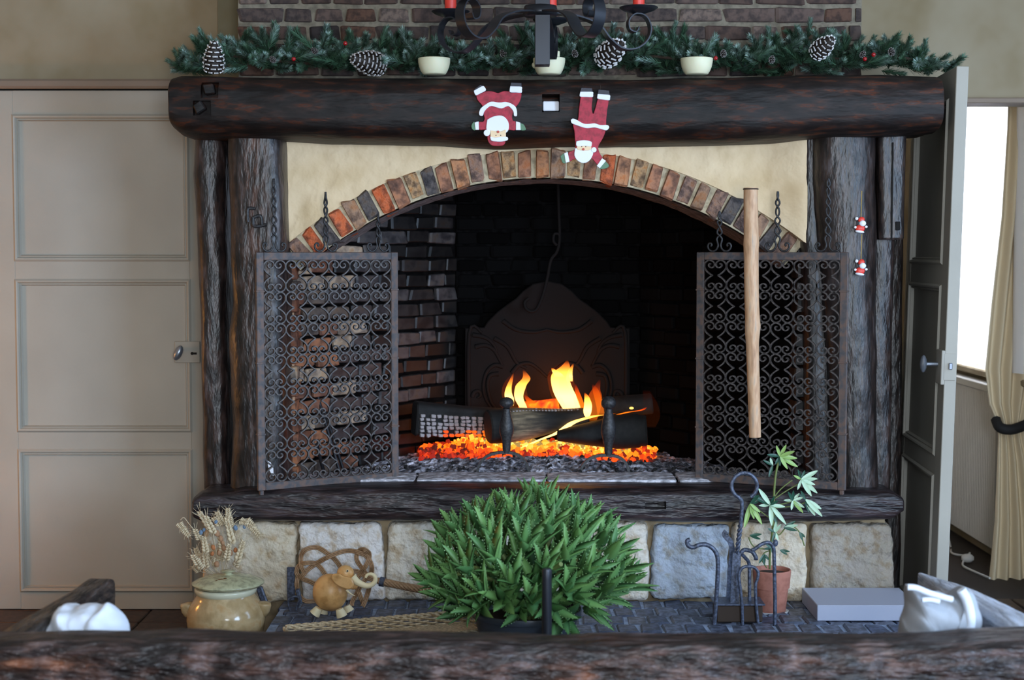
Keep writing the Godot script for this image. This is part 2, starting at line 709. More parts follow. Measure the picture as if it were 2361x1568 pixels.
	black.metallic = 0.5
	var tool := mat("tool_iron", rgb(98, 106, 128), 0.42, speck, Vector3.ONE * 5.0)
	tool.metallic = 0.2
	mat("cast_iron", rgb(32, 28, 27), 0.55)
	mat("peeled_wood", Color(1, 1, 1), 0.55, ntex(14, 0.02, [[0.0, rgb(158, 118, 86)], [0.4, rgb(196, 152, 116)], [0.6, rgb(210, 170, 134)], [1.0, rgb(168, 148, 132)]], 4), Vector3(4.0, 0.7, 4.0))
	mat("needle", Color(1, 1, 1), 0.6)
	mat("twig", rgb(54, 40, 30), 0.9)
	mat("cone", Color(1, 1, 1), 0.7)
	var wax := mat("cream_wax", rgb(232, 226, 192), 0.45)
	wax.subsurf_scatter_enabled = true
	wax.subsurf_scatter_strength = 0.15
	mat("berry", rgb(150, 20, 24), 0.25)
	mat("red_wax", rgb(226, 62, 48), 0.4)
	mat("red_paint", rgb(186, 40, 62), 0.6, mottle, Vector3.ONE * 6.0)
	mat("white_paint", rgb(240, 240, 246), 0.6)
	mat("skin_paint", rgb(244, 212, 170), 0.6)
	mat("green_paint", rgb(92, 128, 98), 0.6)
	mat("navy_paint", rgb(30, 30, 44), 0.5)
	mat("nose_paint", rgb(196, 80, 66), 0.6)
	mat("gold_thread", rgb(176, 140, 60), 0.5)
	mat("stoneware", Color(1, 1, 1), 0.16, ntex(15, 0.012, [[0.0, rgb(142, 116, 78)], [0.45, rgb(172, 146, 106)], [0.65, rgb(190, 164, 124)], [1.0, rgb(180, 138, 90)]], 5), Vector3.ONE * 2.0)
	mat("cream_glaze", rgb(206, 202, 176), 0.18)
	mat("lid_glaze", rgb(190, 188, 152), 0.2, mottle, Vector3.ONE * 5.0)
	mat("brown_glaze", rgb(96, 56, 24), 0.25)
	mat("straw", rgb(206, 188, 156), 0.8)
	mat("straw_dark", rgb(168, 128, 96), 0.8)
	mat("dried_blue", rgb(104, 126, 150), 0.8)
	mat("dried_orange", rgb(176, 110, 66), 0.8)
	mat("gourd_wood", rgb(230, 182, 122), 0.36, ntex(16, 0.01, [[0.0, Color(0.78, 0.72, 0.62)], [0.5, Color(0.95, 0.93, 0.9)], [1.0, Color(1, 1, 1)]], 4), Vector3.ONE * 4.0)
	mat("pale_wood", rgb(236, 220, 180), 0.5)
	mat("rattan", rgb(190, 150, 112), 0.55, ntex(17, 0.03, [[0.0, grey(0.7)], [1.0, grey(1.0)]], 3), Vector3.ONE * 6.0)
	mat("wicker", rgb(232, 206, 166), 0.6, ntex(18, 0.03, [[0.0, grey(0.6)], [1.0, grey(1.0)]], 3), Vector3.ONE * 5.0)
	mat("terracotta", rgb(178, 116, 98), 0.8, ntex(19, 0.014, [[0.0, Color(0.86, 0.82, 0.8)], [0.6, Color(1, 1, 1)], [0.75, Color(1.0, 1.0, 1.0)], [1.0, Color(1, 1, 1)]], 4), Vector3.ONE * 4.0)
	mat("saucer", rgb(206, 204, 204), 0.5)
	mat("soil", rgb(58, 42, 32), 0.95)
	for q in ["black_brick_0", "black_brick_1", "soot_mortar", "cast_iron", "soot"]:
		M[q].metallic_specular = 0.12
		M[q].roughness = 0.85
	M.mantel_wood.metallic_specular = 0.38
	var leaf := mat("aloe_leaf", Color(1, 1, 1), 0.42)
	leaf.metallic_specular = 0.4
	var gl := mat("umbrella_leaf", rgb(40, 82, 64), 0.4)
	gl.backlight_enabled = true
	gl.backlight = Color(0.1, 0.2, 0.05)
	var cl := mat("cream_leaf", rgb(186, 214, 184), 0.4)
	cl.backlight_enabled = true
	cl.backlight = Color(0.2, 0.25, 0.12)
	var yl := mat("lime_leaf", rgb(150, 182, 104), 0.4)
	yl.backlight_enabled = true
	yl.backlight = Color(0.2, 0.3, 0.06)
	mat("green_stem", rgb(110, 122, 66), 0.6)
	mat("box_card", rgb(172, 174, 190), 0.6)
	mat("pot_plastic", rgb(54, 60, 68), 0.4)
	mat("white_cloth", rgb(218, 223, 234), 0.85, fine, Vector3.ONE * 6.0)
	M.white_cloth.albedo_texture = null
	mat("shaded_white_cloth", rgb(158, 162, 170), 0.85)  # white cloth again, its shade put in as a greyer colour
	var sheer := mat("sheer_cloth", rgb(250, 250, 252), 0.9)
	sheer.backlight_enabled = true
	sheer.backlight = Color(0.9, 0.9, 0.92)
	var cur := mat("cream_cloth", rgb(214, 196, 164), 0.85)
	cur.backlight_enabled = true
	cur.backlight = Color(0.14, 0.12, 0.09)
	mat("radiator_paint", rgb(220, 216, 210), 0.5)
	mat("window_paint", rgb(226, 226, 224), 0.5)
	mat("black_cloth", rgb(20, 19, 20), 0.8)
	mat("brass", rgb(190, 170, 120), 0.35).metallic = 0.8
	mat("chrome", rgb(150, 156, 168), 0.3).metallic = 0.7
	mat("cable", rgb(210, 208, 204), 0.6)
	var glass := mat("glass", Color(1, 1, 1, 0.05), 0.02)
	glass.transparency = BaseMaterial3D.TRANSPARENCY_ALPHA
	# fire: what glows
	var ramp := Gradient.new()
	ramp.offsets = PackedFloat32Array([0.0, 0.2, 0.45, 0.7, 1.0])
	ramp.colors = PackedColorArray([Color(0.05, 0.01, 0.0), Color(0.55, 0.09, 0.02), Color(0.95, 0.33, 0.03), Color(1.0, 0.56, 0.1), Color(1.0, 0.82, 0.42)])
	var glow := GradientTexture2D.new()
	glow.gradient = ramp
	glow.width = 256
	glow.height = 8
	var em := mat("ember", rgb(30, 22, 20), 0.9)
	em.emission_enabled = true
	em.emission = Color(1, 1, 1)
	em.emission_operator = BaseMaterial3D.EMISSION_OP_MULTIPLY
	em.emission_texture = glow
	em.emission_energy_multiplier = 1.9
	for k in 2:
		var fr := Gradient.new()
		fr.offsets = PackedFloat32Array([0.0, 0.35, 0.7, 1.0])
		fr.colors = PackedColorArray([Color(1.0, 0.74, 0.36), Color(1.0, 0.80, 0.46), Color(1.0, 0.62, 0.22), Color(0.95, 0.36, 0.08)] if k == 0 else [Color(1.0, 0.5, 0.1), Color(1.0, 0.45, 0.08), Color(0.95, 0.32, 0.05), Color(0.8, 0.18, 0.03)])
		var ft := GradientTexture2D.new()
		ft.gradient = fr
		ft.width = 8
		ft.height = 256
		ft.fill_from = Vector2(0, 0)
		ft.fill_to = Vector2(0, 1)
		var fm := mat("flame_core" if k == 0 else "flame_veil", Color(0.0, 0.0, 0.0, 1.0), 1.0)
		fm.metallic_specular = 0.0
		fm.transparency = BaseMaterial3D.TRANSPARENCY_ALPHA
		fm.emission_enabled = true
		fm.emission = Color(1, 1, 1)
		fm.emission_operator = BaseMaterial3D.EMISSION_OP_MULTIPLY
		fm.emission_texture = ft
		fm.emission_energy_multiplier = 4.0 if k == 0 else 1.7
		fm.cull_mode = BaseMaterial3D.CULL_DISABLED
	var shade := mat("lamp_shade", rgb(236, 214, 170), 0.8)
	shade.emission_enabled = true
	shade.emission = Color(1.0, 0.72, 0.4)
	shade.emission_energy_multiplier = 0.6

# ---- the room
func structure(called: String, label: String, category: String) -> Node3D:
	return thing(called, label, category, Vector3.ZERO, "", "structure")

func slabs(list: Array) -> Geo:
	var g := Geo.new()
	for b in list:
		g.slab(b[0], b[1])
	return g

func room():
	var t := structure("wall_back", "limewashed beige wall behind the fireplace, above both doors", "wall")
	put("plaster", slabs([
		[Vector3(-3.3, 0, -0.22), Vector3(-2.02, 2.9, 0)], [Vector3(-2.02, 2.015, -0.22), Vector3(-1.13, 2.9, 0)],
		[Vector3(-1.13, 1.95, -0.22), Vector3(1.49, 2.9, 0)], [Vector3(-1.13, 0, -0.22), Vector3(-0.93, 1.95, 0)], [Vector3(1.1, 0, -0.22), Vector3(1.49, 1.95, 0)],
		[Vector3(1.49, 1.963, -0.22), Vector3(2.2, 2.9, 0)], [Vector3(2.2, 0, -0.22), Vector3(3.3, 2.9, 0)]]).mesh(), M.limewash, t)
	var p := Geo.new()
	p.slab(Vector3(W(505, 0, 0.0).x, 1.98, 0), Vector3(W(548, 0, 0.0).x + 0.1, 2.9, 0.03))
	put("green_pilaster", p.mesh(), M.green_limewash, t)
	var hd := Geo.new()
	hd.slab(W(-60, 205.5, 0.0), Vector3(-1.2, W(0, 184, 0.0).y, 0.035), 0.008)
	var tr := put("trim_1", hd.mesh(), M.header_paint)
	tag(tr, "pinkish beige ledge over the closed panelled door", "trim", "", "structure")
	hd = Geo.new()
	hd.slab(Vector3(1.49, W(2300, 239, 0.0).y, -0.1), Vector3(2.3, W(2300, 226, 0.0).y, 0.02), 0.004)
	tr = put("trim_2", hd.mesh(), M.header_paint)
	tag(tr, "painted head trim over the open doorway", "trim", "", "structure")
	t = structure("wall_left", "plain limewashed side wall of the fireplace room on the lamp side", "wall")
	put("plaster", slabs([[Vector3(-3.5, 0, -0.22), Vector3(-3.3, 2.9, 8.2)]]).mesh(), M.limewash, t)
	t = structure("wall_right", "plain limewashed side wall of the fireplace room beyond the open door", "wall")
	put("plaster", slabs([[Vector3(3.3, 0, -0.22), Vector3(3.5, 0.6, 8.2)], [Vector3(3.3, 2.4, -0.22), Vector3(3.5, 2.9, 8.2)], [Vector3(3.3, 0.6, -0.22), Vector3(3.5, 2.4, 1.3)], [Vector3(3.3, 0.6, 2.2), Vector3(3.5, 2.4, 4.3)], [Vector3(3.3, 0.6, 6.7), Vector3(3.5, 2.4, 8.2)]]).mesh(), M.limewash, t)
	t = structure("wall_front", "limewashed wall with two windows facing the fireplace", "wall")
	put("plaster", slabs([
		[Vector3(-3.5, 0, 8.0), Vector3(3.5, 0.72, 8.2)], [Vector3(-3.5, 2.28, 8.0), Vector3(3.5, 2.9, 8.2)],
		[Vector3(-3.5, 0.72, 8.0), Vector3(-0.05, 2.28, 8.2)], [Vector3(1.25, 0.72, 8.0), Vector3(3.5, 2.28, 8.2)]]).mesh(), M.limewash, t)
	for k in 1:
		var x := 0.6
		var w := structure("window_%d" % (k + 1), "white casement window facing the fireplace", "window")
		var g := Geo.new()
		for b in [[-0.65, -0.58], [-0.04, 0.04], [0.58, 0.65]]:
			g.slab(Vector3(x + b[0], 0.72, 8.06), Vector3(x + b[1], 2.28, 8.12), 0.004)
		for y in [0.72, 1.46, 2.21]:
			g.slab(Vector3(x - 0.65, y, 8.06), Vector3(x + 0.65, y + 0.07, 8.12), 0.004)
		put("window_frame", g.mesh(), M.window_paint, w)
		for s in [-1, 1]:
			for y in [0.79, 1.53]:
				var pn := Geo.new()
				pn.slab(Vector3(x + s * 0.31 - 0.27, y, 8.085), Vector3(x + s * 0.31 + 0.27, y + 0.68, 8.091))
				put("pane", pn.mesh(), M.glass, w)
	for k in 2:
		var z0: float = [4.3, 1.3][k]
		var z1: float = [6.7, 2.2][k]
		var ws := structure(["window_2", "window_4"][k], ["wide white casement window in the side wall beyond the brightened bench arm", "narrow white casement window in the side wall nearer the open door"][k], "window")
		var wg := Geo.new()
		var bars := [z0, (z0 + z1) / 2 - 0.04, z1 - 0.08] if k == 0 else [z0, z1 - 0.08]
		for zz in bars:
			wg.slab(Vector3(3.38, 0.6, zz), Vector3(3.44, 2.4, zz + 0.08), 0.004)
		for yy in [0.6, 2.32]:
			wg.slab(Vector3(3.38, yy, z0), Vector3(3.44, yy + 0.08, z1), 0.004)
		put("window_frame", wg.mesh(), M.window_paint, ws)
		for j in bars.size() - 1:
			wg = Geo.new()
			wg.slab(Vector3(3.405, 0.68, bars[j] + 0.08), Vector3(3.411, 2.32, bars[j + 1]))
			put("pane", wg.mesh(), M.glass, ws)
	t = structure("ceiling", "off-white plaster ceiling", "ceiling")
	put("plaster", slabs([[Vector3(-3.5, 2.9, -3.7), Vector3(3.5, 3.1, 8.2)]]).mesh(), M.ceiling_paint, t)
	t = structure("floor", "dark red-brown tiled floor around the fireplace", "floor")
	put("bedding", slabs([[Vector3(-3.5, -0.15, -3.7), Vector3(3.5, -0.006, 8.2)]]).mesh(), M.floor_joint, t)
	var meshes := []
	for k in 3:
		var g := Geo.new()
		g.box(Vector3(0, -0.01, 0), Vector3(0.194, 0.02 + 0.002 * k, 0.194), 0.004, Basis(), 0.002, rng)
		meshes.append(g.mesh())
	for r in [[-2.3, 8, -0.1, 5], [1.3, 6, -0.1, 5]]:
		for i in r[1]:
			for j in r[3]:
				put("tile", meshes[rng.randi() % 3], M.floor_tile, t, Transform3D(Basis(), Vector3(r[0] + 0.2 * i, 0, r[2] + 0.2 * j)))
	var g2 := Geo.new()
	for i in 33:
		for j in 37:
			var q := Vector3(-3.2 + 0.2 * i, -0.003, 0.9 + 0.2 * j)
			if q.z < 7.95:
				g2.box(q, Vector3(0.194, 0.006, 0.194), 0.002)
	var rest := put("tile_field", g2.mesh(), M.floor_tile, t)
	rest.set_meta("kind", "stuff")
	door_closed()
	door_open()

# a framed door leaf of three panels, its face at z 0 of its own axes, x to the hinge side; returns the list of panels
func door_leaf(root: Node3D, w: float, h: float, rails: Array, stile: float, paint: Material):
	var g := Geo.new()
	g.slab(Vector3(0, 0, -0.04), Vector3(stile, h, 0), 0.002)
	g.slab(Vector3(w - stile, 0, -0.04), Vector3(w, h, 0), 0.002)
	for r in rails:
		g.slab(Vector3(stile, r[0], -0.0395), Vector3(w - stile, r[1], -0.0005), 0.001)
	local("door_frame", g.mesh(), paint, root)
	for k in rails.size() - 1:
		var y0: float = rails[k][1]
		var y1: float = rails[k + 1][0]
		var pn := Geo.new()
		pn.slab(Vector3(stile - 0.005, y0 - 0.005, -0.034), Vector3(w - stile + 0.005, y1 + 0.005, -0.012))
		var panel := local("panel", pn.mesh(), paint, root)
		var md := Geo.new()
		for s in [0.0, 1.0]:
			var zf := -0.001 if s == 0.0 else -0.041
			var zo := 0.009 if s == 0.0 else -0.009
			var prof := [Vector2(-0.004, zo * 0.2), Vector2(0.003, zo), Vector2(0.009, zo * 0.8), Vector2(0.013, zo * -0.2), Vector2(0.018, zo * 0.1), Vector2(0.022, zo * -1.2)]
			var cs := [Vector2(stile, y0), Vector2(w - stile, y0), Vector2(w - stile, y1), Vector2(stile, y1)]
			for e in 4:
				var a: Vector2 = cs[e]
				var b: Vector2 = cs[(e + 1) % 4]
				var d := (b - a).normalized()
				var inw := Vector2(-d.y, d.x)
				for q in prof.size() - 1:
					var p0: Vector2 = a + (inw + d) * prof[q].x
					var p1: Vector2 = b + (inw - d) * prof[q].x
					var p2: Vector2 = b + (inw - d) * prof[q + 1].x
					var p3: Vector2 = a + (inw + d) * prof[q + 1].x
					md.face([Vector3(p0.x, p0.y, zf + prof[q].y), Vector3(p1.x, p1.y, zf + prof[q].y), Vector3(p2.x, p2.y, zf + prof[q + 1].y), Vector3(p3.x, p3.y, zf + prof[q + 1].y)], Vector3((a.x + b.x) / 2, (a.y + b.y) / 2, -0.02) + Vector3(inw.x, inw.y, 0) * 0.005)
		local("moulding", md.mesh(), paint, panel)

func door_closed():
	var t := structure("door_1", "closed beige three-panelled door beside the fireplace post", "door")
	t.position = Vector3(-2.012, 0.004, -0.002)
	var w := 0.878
	var r := []
	# the panels' edges as the photograph shows them, from the bottom up
	for y in [[1415, 1366], [1040, 997], [648, 603], [268, 211]]:
		r.append([W(240, y[0], 0).y, W(240, y[1], 0).y])
	r[0][0] = 0.0
	door_leaf(t, w, r[3][1], r, W(38, 800, 0).x + 2.012, M.door_paint)
	var q := Geo.new()
	q.slab(Vector3(-0.012, -0.004, -0.05), Vector3(w + 0.002, r[3][1] + 0.012, -0.042))
	local("rebate", q.mesh(), M.dark_gap, t)
	# lock plate, keyhole and knob
	var lp := Geo.new()
	var a := W(404, 836, 0.0)
	var b := W(462, 787, 0.0)
	lp.slab(Vector3(a.x, a.y, 0.0), Vector3(b.x, b.y, 0.012), 0.002)
	put("lock_plate", lp.mesh(), M.door_paint, t)
	var kh := Geo.new()
	var k := W(443, 815, 0.012)
	kh.tube([k + Vector3(0, 0, -0.004), k + Vector3(0, 0, 0.002)], 0.006, 8)
	kh.box(k + Vector3(0.008, 0, 0), Vector3(0.02, 0.008, 0.003))
	put("keyhole", kh.mesh(), M.dark_gap, t)
	var kn := Geo.new()
	var c := W(411, 812, 0.03)
	kn.tube(curve([W(418, 806, 0.005), W(417, 806, 0.04)], 3), 0.008, 8)
	kn.ball(W(411, 814, 0.055), Vector3(0.016, 0.031, 0.016), 14, Basis(Vector3(0, 0, 1), -0.45))
	put("door_knob", kn.mesh(), M.chrome, t)
func door_open():
	var t := structure("door_2", "open beige panelled door folded back beside the mantel beam end", "door")
	# hinged at the wall; the leaf runs out into the room. Own x runs from the hinge to the free edge, own z faces the fireplace
	var hinge := Vector3(1.515, 0.004, 0.0)
	var free := Vector3(1.462, 0.004, 0.775)
	var x := (free - hinge).normalized()
	# the leaf has sunk on its hinges and leans a little
	t.transform = Transform3D(Basis(x, -0.024) * Basis(x, Vector3.UP, x.cross(Vector3.UP)), hinge + Vector3(-0.035, 0, 0))
	var h := W(2190, 155, 0.775).y
	var sc := h / 2.0
	door_leaf(t, hinge.distance_to(free), h, [[0.0, 0.1 * sc], [0.62 * sc, 0.69 * sc], [1.27 * sc, 1.345 * sc], [1.9 * sc, h]], 0.1, M.door_paint)
	var w := hinge.distance_to(free)
	var y := W(2160, 838, 0.77).y
	var g := Geo.new()
	g.slab(Vector3(w - 0.085, y - 0.075, 0.0), Vector3(w + 0.004, y + 0.04, 0.012), 0.002)
	g.slab(Vector3(w, y - 0.06, -0.036), Vector3(w + 0.004, y + 0.03, 0.004), 0.001)
	local("lock_plate", g.mesh(), M.door_paint, t)
	var k := Geo.new()
	k.box(Vector3(w + 0.006, y - 0.012, -0.018), Vector3(0.012, 0.022, 0.012), 0.002)
	local("latch_bolt", k.mesh(), M.chrome, t)
	k = Geo.new()
	k.tube([Vector3(w - 0.055, y - 0.01, 0.01), Vector3(w - 0.055, y - 0.01, 0.05)], 0.007, 8)
	k.ball(Vector3(w - 0.055, y - 0.01, 0.06), Vector3(0.017, 0.03, 0.012), 12)
	local("door_knob", k.mesh(), M.chrome, t)

# ---- the room next door, seen through the doorway
func side_room():
	var x := 2.2
	var t := structure("wall_side_room", "white window wall of the bright room through the doorway", "wall")
	put("plaster", slabs([
		[Vector3(x, 0, -3.5), Vector3(x + 0.15, 0.845, -0.22)], [Vector3(x, 2.3, -3.5), Vector3(x + 0.15, 2.9, -0.22)],
		[Vector3(x, 0.845, -3.5), Vector3(x + 0.15, 2.3, -2.3)], [Vector3(x, 0.845, -0.5), Vector3(x + 0.15, 2.3, -0.22)]]).mesh(), M.limewash, t)
	t = structure("wall_side_room_end", "plain end wall of the room through the doorway", "wall")
	put("plaster", slabs([[Vector3(1.0, 0, -3.7), Vector3(x + 0.3, 2.9, -3.5)], [Vector3(0.95, 0, -3.5), Vector3(1.12, 2.9, -0.22)]]).mesh(), M.limewash, t)
	t = structure("window_3", "bright window behind the sheer curtain in the next room", "window")
	var g := Geo.new()
	for z in [-2.3, -1.45, -0.56]:
		g.slab(Vector3(x + 0.08, 0.85, z), Vector3(x + 0.13, 2.3, z + 0.06), 0.003)
	for y in [0.85, 2.24]:
		g.slab(Vector3(x + 0.08, y, -2.3), Vector3(x + 0.13, y + 0.06, -0.5), 0.003)
	put("window_frame", g.mesh(), M.window_paint, t)
	for z in [-2.24, -1.39]:
		var pn := Geo.new()
		pn.slab(Vector3(x + 0.1, 0.91, z), Vector3(x + 0.105, 2.24, z + 0.8))
		put("pane", pn.mesh(), M.glass, t)
	g = Geo.new()
	g.slab(Vector3(x - 0.05, 0.822, -2.4), Vector3(x + 0.1, 0.852, -0.45), 0.006)
	put("window_sill", g.mesh(), M.limewash, t)
	# sheer curtain
	g = Geo.new()
	g.grid(140, 10, func(s, v):
		var z = -2.4 + 1.86 * s
		var y: float = 0.87 + 1.5 * v
		return Vector3(x - 0.06 + 0.018 * sin(s * 95.0 + 0.6 * sin(v * 4.0)) + 0.006 * sin(s * 31.0), y + 0.01 * sin(s * 40.0) * (1.0 - v), z))
	var sh := put("sheer_curtain", g.mesh(), M.sheer_cloth)
	tag(sh, "thin white sheer curtain hanging over the bright window", "curtain")
	# tied-back curtain
	t = thing("tied_curtain", "heavy cream curtain tied back beside the bright window", "curtain", W(2330, 1400, -0.62))
	var rows := [[200, 2322, 2460], [300, 2318, 2458], [500, 2305, 2450], [700, 2282, 2440], [850, 2268, 2420], [930, 2278, 2395], [975, 2298, 2372], [1010, 2300, 2376], [1060, 2298, 2392], [1200, 2292, 2420], [1330, 2280, 2440], [1390, 2268, 2450]]
	g = Geo.new()
	g.grid(72, 44, func(s, v):
		var f: float = v * (rows.size() - 1)
		var k: int = mini(int(f), rows.size() - 2)
		var e: float = f - k
		var r0 = rows[rows.size() - 1 - k]
		var r1 = rows[rows.size() - 2 - k]
		var y: float = lerpf(r0[0], r1[0], e)
		var a: float = lerpf(r0[1], r1[1], e)
		var b: float = lerpf(r0[2], r1[2], e)
		var tight: float = clampf((b - a) / 140.0, 0.4, 1.0)
		return W(lerpf(a, b, s), y, -0.62) + Vector3(0, 0, (0.022 * sin(s * 34.0 + v * 2.0) + 0.012 * sin(s * 13.0)) * tight + 0.02 * sin(s * PI)))
	put("cloth", g.mesh(), M.cream_cloth, t)
	g = Geo.new()
	g.tube(curve([W(2296, 968, -0.6), W(2306, 986, -0.56), W(2335, 990, -0.55), W(2374, 976, -0.58)], 5), 0.022, 8)
	put("tie_band", g.mesh(), M.black_cloth, t)
	# radiator
	t = thing("radiator", "tall ribbed beige panel radiator under the bright window", "radiator", Vector3(x - 0.04, 0.06, -1.4))
	for k in 52:
		g = Geo.new()
		var z := -2.2 + 0.026 * k
		g.box(Vector3(x - 0.055, 0.42, z), Vector3(0.03, 0.70, 0.021), 0.006)
		put("fin", g.mesh(), M.radiator_paint, t)
	g = Geo.new()
	g.slab(Vector3(x - 0.08, 0.765, -2.22), Vector3(x - 0.014, 0.80, -0.84), 0.004)
	put("top_grille", g.mesh(), M.window_paint, t)
	g = Geo.new()
	g.slab(Vector3(x - 0.04, 0.075, -2.2), Vector3(x - 0.012, 0.76, -0.86))
	put("back_panel", g.mesh(), M.radiator_paint, t)
	# a white cable and plug on the dark floor
	g = Geo.new()
	g.tube(curve([W(2183, 1222, -1.42), W(2192, 1262, -1.35), WY(2196, 1276, 0.01), WY(2228, 1281, 0.012), WY(2236, 1275, 0.02)], 6), 0.005, 6)
	g.tube(curve([WY(2222, 1292, 0.008), WY(2220, 1304, 0.008), WY(2240, 1315, 0.008), WY(2282, 1333, 0.008)], 6), 0.005, 6)
	g.ball(WY(2231, 1287, 0.02), Vector3(0.03, 0.02, 0.03), 10)
	tag(put("power_cable", g.mesh(), M.cable), "white cable with a plug on the dark floor below the radiator", "cable")

# ---- the fireplace
const ZA := 0.52     # the face of the arch and its plaster
const BACK := -0.3   # the back of the firebox
var unit_bricks := []

func vary(a: Color, b: Color, freq: Vector3, seed_: int, lo := -0.45, hi := 0.45) -> Callable:
	return func(p: Vector3) -> Color:
		return a.lerp(b, clampf((nz(p * freq, 1.0, seed_) - lo) / (hi - lo), 0.0, 1.0))

func lin(r: float, g: float, b: float) -> Color:
	return rgb(r, g, b).srgb_to_linear()

func fireplace():
	var root := thing("fireplace", "large open fireplace of hewn dark timber, brick arch and limestone", "fireplace", Vector3(0, 0, 0.5))
	for k in 12:
		var g := Geo.new()
		g.box(Vector3.ZERO, Vector3.ONE, 0.07, Basis(), 0.06, rng)
		unit_bricks.append(g.mesh())
	beam(root)
	posts(root)
	arch(root)
	firebox(root)
	plinth(root)
	pavers()
	breast()

func beam(root: Node3D):
	var z := 0.55
	# centre line and half height from the photograph, taken at the front of the beam (z 0.78)
	var zf := 0.78
	var a := W(388, 240, zf)
	var b := W(2176, 238, zf)
	a.z = z
	b.z = z
	var px0 := 388.0
	var px1 := 2176.0
	var tops := [[388, 172], [402, 168], [520, 169], [800, 172], [1100, 174], [1500, 174], [1800, 168], [2050, 165], [2176, 170]]
	var bots := [[388, 293], [400, 306], [425, 311], [640, 314], [820, 322], [1000, 325], [1140, 334], [1300, 326], [1650, 326], [1800, 320], [1900, 312], [2100, 306], [2176, 300]]
	var half := func(t: float) -> Vector2:
		var px := lerpf(px0, px1, t)
		return Vector2(0.225 + 0.01 * sin(t * 9.0), (pick(bots, px) - pick(tops, px)) / 2.0 * S(zf))
	var hole := func(x0: float, x1: float, y0: float, y1: float, d: float) -> Array:
		var t0 := (x0 - px0) / (px1 - px0)
		var t1 := (x1 - px0) / (px1 - px0)
		var px := (x0 + x1) / 2
		var c: float = (pick(tops, px) + pick(bots, px)) / 2
		var h: float = (pick(bots, px) - pick(tops, px)) / 2
		return [t0, t1, (c - y1) / h, (c - y0) / h, d]
	var holes := [hole.call(1250, 1291, 217, 257, 0.12), hole.call(463, 504, 190, 226, 0.03), hole.call(444, 486, 232, 266, 0.03)]
	var g := timber(a, b, Vector3.BACK, half, 4.0, 110, 40, 0.006, 31, holes)
	# follow the waver of the photograph's outline
	for i in g.v.size():
		var p := g.v[i]
		var t := (p.x - a.x) / (b.x - a.x)
		var px := lerpf(px0, px1, clampf(t, 0, 1))
		g.v[i].y += W(px, (pick(tops, px) + pick(bots, px)) / 2, zf).y - lerpf(a.y, b.y, t)
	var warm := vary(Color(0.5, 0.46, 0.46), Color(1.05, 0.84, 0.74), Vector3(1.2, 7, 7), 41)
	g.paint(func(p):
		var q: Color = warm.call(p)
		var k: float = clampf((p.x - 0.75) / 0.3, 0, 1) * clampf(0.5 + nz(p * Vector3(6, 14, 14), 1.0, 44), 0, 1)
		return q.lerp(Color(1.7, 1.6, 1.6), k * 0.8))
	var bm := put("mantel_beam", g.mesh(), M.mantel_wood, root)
	# square pegs in their recesses
	for q in [[485, 207, 15, 0.2], [462, 248, 15, 0.55]]:
		var pg := Geo.new()
		pg.col = Color(0.16, 0.15, 0.15)
		pg.box(W(q[0], q[1], zf - 0.025), Vector3(q[2] * 2 * S(zf) * 0.8, q[2] * 2 * S(zf) * 0.8, 0.06), 0.004, Basis(Vector3.BACK, q[3]), 0.002, rng)
		put("peg", pg.mesh(), M.mantel_wood, bm)
	# something white kept in the mortise
	var wg := Geo.new()
	var c := W(1270, 246, 0.72)
	wg.box(c, Vector3(37 * S(0.72), 22 * S(0.72), 0.05), 0.003)
	tag(put("paper_wad", wg.mesh(), M.white_paint), "small white paper wad tucked in the square mortise of the mantel beam", "paper")

func pick(list: Array, x: float) -> float:
	for k in list.size() - 1:
		if x <= list[k + 1][0]:
			var t: float = clampf((x - list[k][0]) / float(list[k + 1][0] - list[k][0]), 0, 1)
			return lerpf(list[k][1], list[k + 1][1], t)
	return list[list.size() - 1][1]

# an upright timber between two widths in the photograph: rows are [y, x left, x right] from the top down, all at the plane z
func post(rows: Array, z: float, depth: float, power: float, nu: int, nv: int, amp: float, seed_: int) -> Geo:
	var n := rows.size()
	var top := W((rows[0][1] + rows[0][2]) / 2.0, rows[0][0], z)
	var bot := W((rows[n - 1][1] + rows[n - 1][2]) / 2.0, rows[n - 1][0], z)
	top.z = z - depth / 2
	bot.z = z - depth / 2
	top.x = bot.x
	var wid := []
	var mid := []
	for r in rows:
		var p := W(r[1], r[0], z)
		var q := W(r[2], r[0], z)
		wid.append([p.y, (q.x - p.x) / 2])
		mid.append([p.y, (q.x + p.x) / 2])
	wid.reverse()
	mid.reverse()
	var g := timber(bot, top, Vector3.BACK, func(t):
		return Vector2(depth / 2, pick(wid, lerpf(bot.y, top.y, t))), power, nu, nv, amp, seed_)
	for i in g.v.size():
		g.v[i].x += pick(mid, g.v[i].y) - bot.x
	return g

